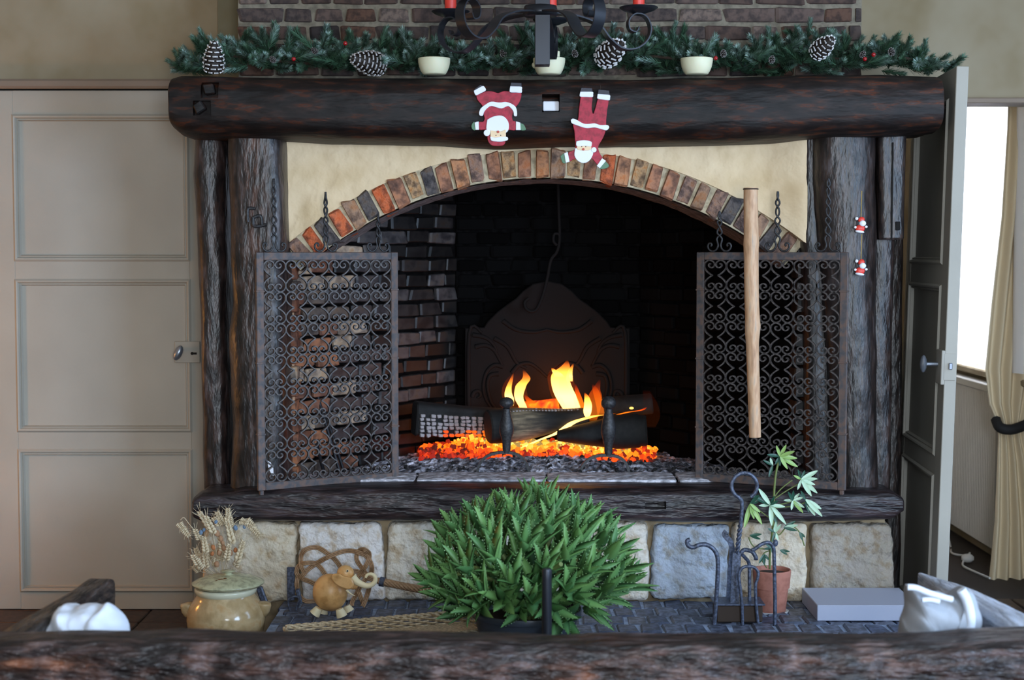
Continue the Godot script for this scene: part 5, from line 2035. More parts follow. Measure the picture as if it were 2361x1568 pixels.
func figures():
	var z := 0.792
	var t := thing("christmas_ornament", "painted wooden red-suited bearded figure upside down with bent legs, beside the square mortise", "ornament", W(1147, 335, z), "wooden figures on the mantel beam")
	cut(t, "red_suit", [[238, 252], [300, 226], [372, 196], [440, 190], [500, 203], [545, 216], [590, 203], [640, 189], [718, 198], [722, 214], [800, 214], [880, 214], [872, 300], [842, 370], [805, 412], [762, 500], [750, 560], [762, 612], [800, 628], [800, 745], [700, 745], [640, 790], [540, 800], [430, 790], [380, 742], [275, 740], [275, 636], [330, 630], [355, 590], [345, 520], [330, 410], [272, 340], [245, 295]], z, 0, 0.008, M.red_paint)
	cut(t, "boot", [[210, 160], [300, 96], [338, 118], [204, 188]], z, -0.001, 0.007, M.navy_paint, false)
	cut(t, "boot", [[734, 66], [884, 72], [888, 128], [722, 120]], z, -0.001, 0.007, M.navy_paint, false)
	cut(t, "cuff", [[203, 186], [265, 150], [330, 118], [362, 140], [372, 182], [300, 222], [236, 252], [210, 220]], z, 0.003, 0.009, M.white_paint)
	cut(t, "cuff", [[724, 122], [800, 124], [886, 130], [890, 170], [884, 214], [800, 212], [720, 206], [716, 160]], z, 0.003, 0.009, M.white_paint)
	cut(t, "coat_hem", [[276, 500], [300, 440], [370, 382], [450, 342], [540, 352], [600, 352], [650, 345], [720, 362], [790, 405], [815, 460], [820, 538], [798, 552], [776, 540], [765, 480], [720, 425], [680, 407], [600, 440], [520, 422], [450, 405], [390, 440], [350, 490], [332, 540], [300, 546], [280, 530]], z, 0.003, 0.009, M.white_paint)
	cut(t, "hat", [[400, 825], [440, 815], [560, 820], [660, 850], [655, 905], [640, 950], [590, 974], [470, 970], [420, 930], [398, 872]], z, 0.002, 0.008, M.red_paint)
	cut(t, "beard", [[395, 600], [470, 560], [570, 540], [640, 562], [690, 622], [704, 690], [690, 760], [640, 792], [540, 800], [430, 780], [385, 742], [382, 690]], z, 0.004, 0.010, M.white_paint)
	cut(t, "face", [[440, 752], [500, 762], [550, 768], [600, 766], [658, 745], [660, 800], [652, 856], [560, 864], [450, 860]], z, 0.007, 0.009, M.skin_paint)
	cut(t, "hat_brim", [[436, 842], [500, 858], [560, 850], [640, 845], [688, 856], [682, 896], [600, 914], [530, 914], [452, 900]], z, 0.008, 0.010, M.white_paint)
	cut(t, "pompom", dot(390, 790, 46), z, 0.006, 0.010, M.white_paint)
	cut(t, "nose", dot(550, 776, 18), z, 0.0162, 0.004, M.nose_paint)
	for e in [[520, 826], [588, 826]]:
		cut(t, "eye", dot(e[0], e[1], 7), z, 0.0158, 0.0015, M.navy_paint)
	cut(t, "cuff", [[214, 642], [244, 630], [272, 626], [274, 745], [226, 745]], z, 0.003, 0.009, M.white_paint, false)
	cut(t, "mitten", [[165, 692], [182, 650], [214, 634], [226, 745], [182, 738]], z, 0.001, 0.008, M.green_paint)
	cut(t, "cuff", [[804, 624], [868, 642], [872, 748], [804, 748]], z, 0.003, 0.009, M.white_paint, false)
	cut(t, "mitten", [[872, 646], [918, 670], [940, 712], [942, 746], [872, 746]], z, 0.001, 0.008, M.green_paint)
	t = thing("christmas_ornament", "painted wooden red-suited bearded figure hanging head down with straight legs over the brick arch", "ornament", W(1347, 388, z), "wooden figures on the mantel beam")
	cut(t, "red_suit", [[1730, 270], [1815, 272], [1898, 275], [1888, 420], [1910, 515], [1950, 400], [1980, 300], [2060, 312], [2130, 320], [2112, 450], [2096, 600], [2090, 740], [2055, 850], [1992, 960], [1982, 1010], [2010, 1090], [2048, 1156], [2010, 1200], [1966, 1240], [1885, 1150], [1790, 1180], [1650, 1160], [1575, 1192], [1555, 1076], [1620, 1040], [1655, 1000], [1650, 900], [1640, 760], [1622, 660], [1690, 600], [1706, 450]], z, 0, 0.008, M.red_paint)
	cut(t, "boot", [[1740, 140], [1894, 146], [1904, 200], [1724, 200]], z, -0.001, 0.007, M.navy_paint, false)
	cut(t, "boot", [[1986, 166], [2138, 180], [2148, 246], [1974, 232]], z, -0.001, 0.007, M.navy_paint, false)
	cut(t, "cuff", [[1726, 200], [1815, 200], [1904, 204], [1908, 240], [1900, 276], [1810, 276], [1724, 270], [1716, 236]], z, 0.003, 0.009, M.white_paint)
	cut(t, "cuff", [[1974, 232], [2060, 238], [2146, 248], [2150, 290], [2138, 322], [2050, 314], [1972, 300], [1968, 264]], z, 0.003, 0.009, M.white_paint)
	cut(t, "coat_hem", [[1588, 602], [1620, 584], [1680, 606], [1770, 655], [1850, 660], [1930, 652], [2010, 676], [2110, 676], [2138, 710], [2100, 752], [2020, 735], [1930, 712], [1830, 722], [1760, 710], [1680, 682], [1602, 650]], z, 0.003, 0.009, M.white_paint)
	cut(t, "beard", [[1650, 1012], [1700, 1000], [1760, 1000], [1870, 1010], [1906, 1052], [1900, 1112], [1850, 1190], [1770, 1222], [1690, 1190], [1640, 1112]], z, 0.004, 0.010, M.white_paint)
	cut(t, "face", [[1680, 962], [1780, 960], [1872, 968], [1872, 1030], [1780, 1044], [1682, 1026]], z, 0.007, 0.009, M.skin_paint)
	cut(t, "hat_brim", [[1668, 912], [1720, 900], [1790, 895], [1880, 916], [1886, 960], [1870, 985], [1780, 976], [1690, 984], [1664, 960]], z, 0.008, 0.010, M.white_paint)
	cut(t, "pompom", dot(1918, 1032, 38), z, 0.006, 0.010, M.white_paint)
	cut(t, "nose", dot(1768, 1026, 17), z, 0.0162, 0.004, M.nose_paint)
	for e in [[1745, 988], [1802, 988]]:
		cut(t, "eye", dot(e[0], e[1], 7), z, 0.0158, 0.0015, M.navy_paint)
	cut(t, "cuff", [[1494, 1080], [1544, 1062], [1572, 1200], [1516, 1216]], z, 0.003, 0.009, M.white_paint, false)
	cut(t, "mitten", [[1440, 1122], [1496, 1082], [1516, 1216], [1474, 1216], [1454, 1172]], z, 0.001, 0.008, M.green_paint)
	cut(t, "cuff", [[2036, 1150], [2092, 1190], [2002, 1296], [1960, 1260]], z, 0.003, 0.009, M.white_paint, false)
	cut(t, "mitten", [[2090, 1196], [2132, 1245], [2120, 1282], [2050, 1306], [2002, 1292]], z, 0.001, 0.008, M.green_paint)
	# hung from a thread behind the boots
	var g := Geo.new()
	for x in [1344, 1384]:
		g.tube([W(x, 206, z), W(x, 196, z - 0.012)], 0.001, 4)
	put("hanging_thread", g.mesh(), M.twig, t)

func ornaments():
	var z := 0.69
	var s := S(z)
	for k in 2:
		var x := 1984.0
		var y: float = [519, 617][k]
		var t := thing("hanging_ornament", ["tiny red and white ornament on the log post, the upper of two on one thread", "tiny red and white ornament on the log post, the lower of two on one thread"][k], "ornament", W(x, y + 18, z), "tiny ornaments on the log post")
		var g := Geo.new()
		g.tube([W(x + 1, y - 16, z), W(x + 3, [440, 540][k], z - 0.012)], 0.0014, 5)
		put("thread", g.mesh(), M.gold_thread, t)
		g = Geo.new()
		g.ball(W(x - 1, y + 8, z), Vector3(11, 9, 6) * s, 14)
		g.ball(W(x + 2, y - 12, z), Vector3(8, 7, 5) * s, 12, Basis(Vector3.BACK, 0.5))
		put("red_body", g.mesh(), M.red_paint if k == 9 else M.red_wax, t)
		g = Geo.new()
		g.ball(W(x + 5, y - 4, z + 0.006), Vector3(8, 7, 5) * s, 12)
		g.ball(W(x - 9, y - 15, z + 0.003), Vector3(4, 4, 4) * s, 10)
		g.ball(W(x - 2, y + 15, z + 0.003), Vector3(11, 3.4, 6) * s, 12, Basis(Vector3.BACK, -0.15))
		g.ball(W(x + 13, y + 4, z + 0.002), Vector3(3.6, 3, 3) * s, 10)
		g.ball(W(x - 12, y + 5, z + 0.002), Vector3(3.6, 3, 3) * s, 10)
		put("white_trim", g.mesh(), M.white_paint, t)

# ---- the wrought iron chandelier in front of the chimney
func chandelier():
	var c := W(1246, 60, 1.1)
	c.y = eye.y + 0.765
	var t := thing("chandelier", "black wrought iron chandelier of scrolled arms hanging before the mantel", "chandelier", c)
	var g := Geo.new()
	var flat := PackedVector2Array([Vector2(-0.0025, -0.021), Vector2(0.0025, -0.021), Vector2(0.0025, 0.021), Vector2(-0.0025, 0.021)])
	# the middle strap that loops under the hub
	var yb := W(1250, 146, 1.13).y
	var ps := []
	for q in [[-0.022, 0.74, 0.03], [-0.022, 0.1, 0.03], [-0.020, yb - c.y + 0.012, 0.03]]:
		ps.append(c + Vector3(0, q[1], q[2]))
	g.box(Vector3(c.x + 0.006, (yb + c.y + 0.2) / 2, c.z + 0.03), Vector3(0.046, c.y + 0.2 - yb, 0.006), 0.001)
	g.box(Vector3(c.x + 0.006, (yb + c.y + 0.2) / 2, c.z - 0.03), Vector3(0.046, c.y + 0.2 - yb, 0.006), 0.001)
	g.box(Vector3(c.x + 0.006, yb - 0.001, c.z), Vector3(0.046, 0.006, 0.066), 0.001)
	g.tube([c + Vector3(0, 0.2, 0), Vector3(c.x, 2.9, c.z)], 0.008, 8)
	put("strap", g.mesh(), M.black_iron, t)
	g = Geo.new()
	g.lathe([Vector2(0.001, -0.012), Vector2(0.05, -0.012), Vector2(0.055, 0.0), Vector2(0.05, 0.02), Vector2(0.001, 0.025)], 20, c + Vector3(0, -0.02, 0))
	put("hub", g.mesh(), M.black_iron, t)
	var rad := 0.315
	for k in 5:
		var a := -PI / 2 + 0.13 + TAU * k / 5.0   # the first arm points at the chimney
		var d := Vector3(cos(a), 0, sin(a))
		var arm := part("arm", t, c + d * 0.05)
		# profile: (out, up) from the hub to the scroll's inner end
		var pr := [[0.03, -0.02], [0.12, -0.03], [0.185, -0.055], [0.22, -0.095], [0.262, -0.125], [0.308, -0.123], [0.342, -0.096], [0.352, -0.058], [0.336, -0.024], [0.304, -0.016], [0.282, -0.036], [0.284, -0.064], [0.305, -0.072], [0.314, -0.056]]
		ps = []
		var sc := []
		for q in pr:
			ps.append(c + d * (q[0] * rad / 0.315) + Vector3(0, q[1], 0))
		var path := curve(ps, 5)
		for q in path.size():
			sc.append(1.0 - 0.35 * float(q) / path.size())
		var g2 := Geo.new()
		var bar := PackedVector2Array([Vector2(-0.023, -0.0025), Vector2(0.023, -0.0025), Vector2(0.023, 0.0025), Vector2(-0.023, 0.0025)])
		g2.sweep(path, bar, sc, Vector3.UP, true, true)
		put("scroll", g2.mesh(), M.black_iron, arm)
		var at := c + d * rad + Vector3(0, 0.0, 0)
		g2 = Geo.new()
		g2.lathe([Vector2(0.001, -0.016), Vector2(0.02, -0.014), Vector2(0.05, -0.004), Vector2(0.061, 0.004), Vector2(0.060, 0.006), Vector2(0.048, 0.001), Vector2(0.001, -0.006)], 28, at)
		put("drip_pan", g2.mesh(), M.black_iron, arm)
		var nm: String = ["the arm nearest the chimney", "the side arm towards the open door", "the front arm towards the open door", "the front arm towards the closed door", "the side arm towards the closed door"][k]
		g2 = Geo.new()
		g2.lathe([Vector2(0.001, 0.0), Vector2(0.0185, 0.0), Vector2(0.0185, 0.17), Vector2(0.012, 0.176), Vector2(0.001, 0.174)], 18, at + Vector3(0, -0.004, 0))
		tag(put("candle", g2.mesh(), M.red_wax), "red candle standing on " + nm + " of the iron chandelier", "candle", "red chandelier candles")

# ---- things before the fireplace
func Z5(x: float, y: float, z: float) -> Vector3:   # from the enlarged view of the elephant and the beater
	return W(640.0 + x / 5.621, 1230.0 + y / 5.621, z)

func Z4(x: float, y: float, z: float) -> Vector3:   # from the enlarged view of the crock and the wheat
	return W(400.0 + x / 4.9, 1150.0 + y / 4.9, z)

func Z6(x: float, y: float, z: float) -> Vector3:   # from the enlarged view of the tools and the potted plant
	return W(1560.0 + x / 3.5625, 1020.0 + y / 3.5625, z)

func trace(f: Callable, list: Array, z: float, per := 5, dz := 0.0) -> Array:
	var ps := []
	for k in list.size():
		var zz: float = list[k][2] if list[k].size() > 2 else z
		ps.append(f.call(list[k][0], list[k][1], zz + dz))
	return curve(ps, per)

func hearth_things():
	crock()
	wheat()
	elephant()
	beater()
	tray()
	weight()
	leaning_irons()
	tools()
	potted_plant()
	carton()

func crock():
	var z := 0.92
	var s := S(z)
	var x := 522.0
	var base := WY(x, 1512, 0.0)
	base = W(x, 1500, z)
	base.y = 0.0
	var t := thing("crock", "squat tan glazed stoneware crock with two lugs and a painted lid", "crock", base)
	var y := func(py: float) -> float: return W(x, py, z).y
	var rows := [[1508, 66], [1500, 72], [1478, 80], [1450, 88], [1425, 91], [1408, 89], [1392, 82], [1380, 73], [1373, 68], [1366, 66]]
	var pr := [Vector2(0.001, 0.0), Vector2(66 * s, 0.0)]
	for r in rows:
		pr.append(Vector2(r[1] * s, maxf(y.call(r[0]), 0.002)))
	var g := Geo.new()
	g.lathe(pr, 48, Vector3(base.x, 0, z))
	put("body", g.mesh(), M.stoneware, t)
	g = Geo.new()
	g.lathe([Vector2(66 * s, y.call(1369)), Vector2(71 * s, y.call(1364)), Vector2(72 * s, y.call(1358)), Vector2(70 * s, y.call(1352)), Vector2(60 * s, y.call(1354))], 48, Vector3(base.x, 0, z))
	put("rim", g.mesh(), M.cream_glaze, t)
	for q in [[434, 1404, 0.35], [607, 1402, -0.35]]:
		g = Geo.new()
		var c := W(q[0], q[1], z)
		g.lathe([Vector2(0.001, -0.026), Vector2(0.016, -0.024), Vector2(0.023, -0.008), Vector2(0.025, 0.012), Vector2(0.022, 0.02), Vector2(0.001, 0.022)], 18, c, Basis(Vector3.BACK, q[2] * 0.4))
		put("lug", g.mesh(), M.stoneware, t)
	var lid := part("lid", t, W(x + 4, 1350, z))
	var lx := W(x + 4, 1350, z).x
	g = Geo.new()
	g.lathe([Vector2(62 * s, y.call(1353)), Vector2(76 * s, y.call(1350)), Vector2(83 * s, y.call(1345)), Vector2(83.5 * s, y.call(1342)), Vector2(76 * s, y.call(1338)), Vector2(58 * s, y.call(1331)), Vector2(36 * s, y.call(1327)), Vector2(14 * s, y.call(1325)), Vector2(8 * s, y.call(1323)), Vector2(10 * s, y.call(1319)), Vector2(17 * s, y.call(1317)), Vector2(16 * s, y.call(1315)), Vector2(0.001, y.call(1314))], 48, Vector3(lx, 0, z))
	put("lid_body", g.mesh(), M.lid_glaze, lid)
	# the brown painted creature: blots on the glaze
	g = Geo.new()
	for q in [[510, 1337, 9, 2.6, 0.15], [519, 1335, 5, 2.2, 0.3], [500, 1340, 6, 1.6, 0.9], [497, 1345, 4, 1.2, 1.0], [508, 1341, 3.5, 1.2, -0.9], [515, 1340, 3.5, 1.2, -1.0], [518, 1350, 7, 1.3, 0.1]]:
		var dz: float = z + (38.0 + (q[1] - 1337) * 2.0) * s
		g.ball(W(q[0], q[1], dz) + Vector3(0, 0.0, 0), Vector3(q[2] * s, 0.0035, q[3] * s * 1.6), 12, Basis(Vector3.UP, q[4]))
	put("painted_creature", g.mesh(), M.brown_glaze, lid)

func wheat():
	var z := 0.76
	var t := thing("wheat_bouquet", "dried bouquet of wheat ears and pods behind the stoneware crock", "bouquet", W(512, 1400, z))
	var g := Geo.new()
	var b := W(512, 1400, z)
	g.lathe([Vector2(0.001, 0), Vector2(0.045, 0), Vector2(0.055, b.y * 0.5), Vector2(0.035, b.y * 0.9), Vector2(0.04, b.y), Vector2(0.03, b.y - 0.01)], 20, Vector3(b.x, 0, z))
	put("vase", g.mesh(), M.saucer, t)
	var grain := Geo.new()
	for k in 22:
		var u := k / 21.0
		var a := k * PI + (0.5 if k % 4 < 2 else -0.5)
		var r := 0.0042 * (1.0 - 0.4 * u)
		grain.ball(Vector3(cos(a) * r, u * 0.066, sin(a) * r), Vector3(0.0034, 0.0066, 0.0034) * (1.1 - 0.4 * u), 6, Basis(Vector3.FORWARD, 0.35 * cos(a)))
	for k in 8:
		var a := k * 0.8
		grain.tube([Vector3(0, 0.03 + 0.004 * k, 0), Vector3(cos(a) * 0.012, 0.062 + 0.004 * k, sin(a) * 0.012)], 0.0005, 3)
	var ear := grain.mesh()
	# [foot of the ear, its tip], then the stem runs from the foot to the gathering point
	for q in [[430, 360, 290, 150], [450, 380, 365, 200], [565, 285, 490, 150], [620, 260, 614, 110], [665, 490, 600, 230], [640, 300, 640, 200], [520, 300, 450, 215], [365, 600, 340, 430], [420, 680, 390, 520], [370, 770, 345, 600], [280, 740, 215, 640], [300, 700, 250, 560], [290, 820, 220, 760], [310, 790, 270, 680], [300, 460, 240, 350], [470, 760, 480, 680], [720, 700, 790, 480], [700, 760, 760, 620], [540, 700, 520, 560], [600, 680, 630, 520], [560, 600, 520, 430]]:
		var dz := rng.randf_range(-0.03, 0.05)
		var p := Z4(q[0], q[1], z + dz)
		var e := Z4(q[2], q[3], z + dz + rng.randf_range(-0.01, 0.02))
		var d := (e - p)
		var side := d.cross(Vector3.BACK).normalized()
		var bs := Basis(side, d.normalized(), side.cross(d.normalized())).scaled_local(Vector3(1.75, d.length() / 0.066, 1.75))
		put("wheat_ear", ear, M.straw, t, Transform3D(bs, p))
		g = Geo.new()
		g.tube(curve([Z4(560 + rng.randf_range(-30, 30), 900, z), Z4(lerpf(560, q[0], 0.6), lerpf(880, q[1], 0.45), z + dz * 0.6), p + d * 0.1], 4), 0.0011, 4)
		put("stem", g.mesh(), M.straw, t)
	# the two drooping ones
	for w in [[[640, 560], [700, 400], [735, 300], [770, 240], [840, 225]], [[620, 600], [660, 380], [690, 280], [760, 232], [830, 240]], [[400, 640], [270, 400], [180, 290], [118, 214], [80, 240]]]:
		g = Geo.new()
		g.tube(trace(Z4, w, z + 0.03), 0.0012, 4)
		put("stem", g.mesh(), M.straw, t)
	for q in [[830, 240, 910, 310], [860, 290, 930, 380], [900, 330, 978, 430], [760, 250, 840, 270], [65, 280, 120, 350], [100, 330, 175, 425]]:
		var p := Z4(q[0], q[1], z + 0.03)
		var d := Z4(q[2], q[3], z + 0.04) - p
		var side := d.cross(Vector3.BACK).normalized()
		put("wheat_ear", ear, M.straw, t, Transform3D(Basis(side, d.normalized(), side.cross(d.normalized())).scaled_local(Vector3(1.7, d.length() / 0.066, 1.7)), p))
	for q in [[490, 390, 0, 34], [535, 450, 0, 30], [575, 560, 0, 34], [640, 610, 0, 32], [600, 640, 0, 30], [520, 610, 0, 28], [560, 500, 0, 26], [450, 550, 1, 26], [700, 580, 1, 24], [440, 620, 1, 22], [480, 260, 2, 22], [700, 330, 2, 26], [310, 380, 2, 24], [800, 320, 2, 18], [345, 350, 2, 20], [490, 740, 0, 30]]:
		g = Geo.new()
		var r: float = q[3] / 4.9 * S(z)
		g.ball(Z4(q[0], q[1], z + 0.03), Vector3(r, r * 1.25, r), 10, Basis(Vector3.BACK, rng.randf_range(-0.5, 0.5)))
		put(["seed_pod", "orange_petal", "blue_flower"][q[2]], g.mesh(), [M.straw_dark, M.dried_orange, M.dried_blue][q[2]], t)

func elephant():
	var z := 0.90
	var s := S(z) / 5.621
	var t := thing("elephant_figure", "round wooden elephant figure with a pale curled trunk on the brick platform", "figurine", W(762, 1424, z))
	var g := Geo.new()
	g.ball(Z5(680, 765, z), Vector3(228, 246, 215) * s, 36, Basis(Vector3.BACK, 0.15))
	put("body", g.mesh(), M.gourd_wood, t)
	g = Geo.new()
	g.ball(Z5(880, 515, z + 0.03), Vector3(112, 104, 100) * s, 26)
	put("head", g.mesh(), M.gourd_wood, t)
	for k in 2:
		g = Geo.new()
		var zz := z + (0.062 if k == 0 else -0.02)
		var out := []
		for q in [[720, 530], [790, 520], [860, 555], [950, 580], [988, 640], [975, 700], [930, 725], [860, 712], [770, 670], [710, 610], [700, 560]]:
			var p := Z5(q[0] + (60 if k else 0), q[1], zz)
			out.append(Vector3(p.x, p.y, 0))
		out.append(out[0])
		var c := curve(out, 4)
		var poly := PackedVector2Array()
		for i in c.size() - 1:
			poly.append(Vector2(c[i].x, c[i].y))
		g.plate(poly, zz - 0.006, zz + 0.006, 0.004)
		put("ear", g.mesh(), M.gourd_wood, t)
	var e := Geo.new()
	e.ball(Z5(902, 486, z + 0.075), Vector3(20, 18, 14) * s, 12)
	put("eye", e.mesh(), M.pale_wood, t)
	e = Geo.new()
	e.ball(Z5(906, 486, z + 0.08), Vector3(10, 10, 10) * s, 10)
	put("pupil", e.mesh(), M.navy_paint, t)
	var path := trace(Z5, [[965, 560], [1010, 610], [1070, 650], [1150, 680], [1220, 664], [1262, 620], [1264, 566], [1220, 528], [1166, 536], [1140, 572]], z + 0.04, 5)
	var rr := []
	for k in path.size():
		rr.append(lerpf(66, 17, sqrt(float(k) / path.size())) * s)
	g = Geo.new()
	g.tube(path, rr, 14, Vector3.BACK)
	put("trunk", g.mesh(), M.pale_wood, t)
	path = trace(Z5, [[890, 730], [930, 770], [970, 795], [1004, 808]], z + 0.055, 4)
	rr = []
	for k in path.size():
		rr.append(lerpf(16, 2, float(k) / path.size()) * s)
	g = Geo.new()
	g.tube(path, rr, 8, Vector3.BACK)
	put("tusk", g.mesh(), M.pale_wood, t)
	for q in [[535, 970, 480, 1045, 0.03], [800, 980, 835, 1075, 0.05], [890, 940, 925, 1010, -0.03], [600, 960, 580, 1030, -0.05]]:
		g = Geo.new()
		var a := Z5(q[0], q[1], z + q[4])
		var b := Z5(q[2], q[3], z + q[4])
		g.tube([a, a.lerp(b, 0.5), b], [50 * s, 62 * s, 74 * s], 16, Vector3.BACK)
		put("leg", g.mesh(), M.pale_wood, t)

func beater():
	var z := 0.72
	var t := thing("carpet_beater", "woven rattan carpet beater leaning on the limestone blocks behind the elephant", "carpet beater", W(780, 1408, z))
	var bands := [
		[[590, 700, 0.73], [440, 630], [310, 590], [252, 510], [262, 440], [340, 385, 0.735], [460, 385], [560, 450], [640, 560], [700, 700, 0.73]],
		[[345, 500, 0.735], [305, 400], [305, 290], [370, 205], [480, 185], [590, 215], [690, 290], [790, 400, 0.72], [900, 540], [1010, 680], [1080, 820], [1105, 900]],
		[[290, 590, 0.73], [370, 490], [500, 395], [680, 290, 0.735], [860, 235], [1020, 235], [1130, 280], [1200, 370], [1225, 440], [1195, 540], [1100, 640], [1020, 790], [965, 900], [985, 980], [1050, 1000], [1110, 930], [1160, 800], [1190, 690]],
		[[1300, 615, 0.735], [1180, 560], [1080, 440], [1025, 320], [1050, 235], [1120, 205, 0.74], [1180, 250], [1180, 340], [1130, 440], [1050, 560, 0.73], [990, 660]],
		[[1300, 620, 0.735], [1150, 560], [1040, 500], [960, 480]],
		[[262, 560, 0.725], [250, 680], [275, 800], [370, 870], [480, 880]]]
	for bnd in bands:
		var c := trace(Z5, bnd, 0.73, 8)
		var n := c.size()
		for m in 3:
			var ps := []
			for k in n:
				var d: Vector3 = (c[mini(k + 1, n - 1)] - c[maxi(k - 1, 0)]).normalized()
				var side := d.cross(Vector3.BACK).normalized()
				ps.append(c[k] + side * (m - 1) * 0.0052 + Vector3(0, 0, 0.007 * sin(k * 0.33)))
			var g := Geo.new()
			g.tube(ps, 0.0029, 6, Vector3.BACK)
			put("rattan_strand", g.mesh(), M.rattan, t)
	var axis := [Z5(1285, 610, 0.735), Z5(1560, 670, 0.745), Z5(1900, 735, 0.76), Z5(2300, 810, 0.775)]
	var c := curve(axis, 14)
	for m in 6:
		var ps := []
		for k in c.size():
			var a := TAU * m / 6 + k * 0.42
			var r := 0.0085 * minf(1.0, 0.6 + k * 0.05)
			ps.append(c[k] + Vector3(0, cos(a), sin(a)) * r)
		var g := Geo.new()
		g.tube(ps, 0.0056, 6)
		put("handle_strand", g.mesh(), M.rattan, t)
	var g := Geo.new()
	g.tube([Z5(1325, 620, 0.737), Z5(1385, 634, 0.739)], 0.0165, 14)
	put("binding", g.mesh(), M.tool_iron, t)

func tray():
	var t := thing("wicker_tray", "shallow pale wicker tray lying on the brick platform beside the aloe", "tray", Vector3(-0.36, 0.19, 1.15))
	var a := Vector3(-0.70, 0.2, 1.21)
	var b := Vector3(-0.135, 0.2, 0.995)
	var e := (b - a).normalized()
	var f := Vector3(-e.z, 0, e.x)
	var len_ := a.distance_to(b)
	var dep := 0.24
	var hh := 0.036
	var y0 := 0.187
	var at := func(u: float, v: float, y: float) -> Vector3:
		var p := a + e * u + f * v
		return Vector3(p.x, y0 + y, p.z)
	var g := Geo.new()
	g.box(a + e * len_ / 2 + f * dep / 2 + Vector3(0, y0 + 0.004 - a.y, 0), Vector3(len_ - 0.01, 0.006, dep - 0.01), 0.001, Basis(e, Vector3.UP, e.cross(Vector3.UP)))
	put("base", g.mesh(), M.wicker, t)
	# woven walls: strands over and under the stakes
	var sides := [[0, 0, len_, 0], [len_, 0, len_, dep], [len_, dep, 0, dep], [0, dep, 0, 0]]
	for s in sides:
		var p0 := Vector2(s[0], s[1])
		var p1 := Vector2(s[2], s[3])
		var l := p0.distance_to(p1)
		var d := (p1 - p0) / l
		var nn := Vector2(d.y, -d.x)
		var n := int(l / 0.028)
		for r in 5:
			var ps := []
			for k in n * 4 + 1:
				var u: float = k / (n * 4.0)
				var q := p0 + d * l * u + nn * (0.0055 * sin(PI * k / 4.0 + (PI if r % 2 else 0.0)) + hh * 0.25 * (r / 5.0))
				ps.append(at.call(q.x, q.y, 0.007 + 0.0064 * r))
			var g2 := Geo.new()
			g2.tube(ps, 0.0036, 6)
			put("strand", g2.mesh(), M.wicker, t)
		var st := Geo.new()
		for k in n + 1:
			var q := p0 + d * l * k / n
			st.tube([at.call(q.x, q.y, 0.0), at.call(q.x + nn.x * hh * 0.25, q.y + nn.y * hh * 0.25, hh)], 0.0026, 5)
		put("stakes", st.mesh(), M.wicker, t).set_meta("kind", "stuff")
		var rim := []
		for k in 2:
			rim = []
			for i in int(l / 0.006):
				var u := i * 0.006
				var q := p0 + d * u + nn * (hh * 0.27 + 0.004 * cos(i * 0.7 + k * PI))
				rim.append(at.call(q.x, q.y, hh + 0.003 + 0.003 * sin(i * 0.7 + k * PI)))
			var g3 := Geo.new()
			g3.tube(rim, 0.0042, 6)
			put("rim_strand", g3.mesh(), M.wicker, t)

func weight():
	var z := 0.82
	var t := thing("iron_weight", "small dark iron weight with a loop handle beside the wooden elephant", "weight", W(671, 1424, z))
	var g := Geo.new()
	g.box(W(673, 1416, z), Vector3(0.055, 0.024, 0.045), 0.005)
	put("block", g.mesh(), M.tool_iron, t)
	g = Geo.new()
	g.tube(trace(Z4, [[1322, 1275], [1300, 1200], [1300, 1140], [1350, 1108], [1410, 1112], [1420, 1150], [1390, 1220], [1385, 1270]], z + 0.005), 0.0042, 7, Vector3.BACK)
	put("loop_handle", g.mesh(), M.tool_iron, t)
	t = thing("iron_bar", "dark upright iron bar leaning on the stones behind the small iron weight", "iron bar", W(676, 1388, 0.73))
	g = Geo.new()
	g.box(W(671, 1346, 0.73), Vector3(0.026, 0.115, 0.012), 0.002)
	g.box(W(690, 1374, 0.735), Vector3(0.012, 0.05, 0.03), 0.002, Basis(Vector3.BACK, 0.25))
	put("bar", g.mesh(), M.tool_iron, t)
	t = thing("iron_wedge", "small dark iron wedge between the crock and the stones", "wedge", W(604, 1385, 0.74))
	g = Geo.new()
	g.box(W(604, 1372, 0.74), Vector3(0.022, 0.06, 0.02), 0.004, Basis(Vector3.BACK, 0.35))
	put("wedge", g.mesh(), M.tool_iron, t)

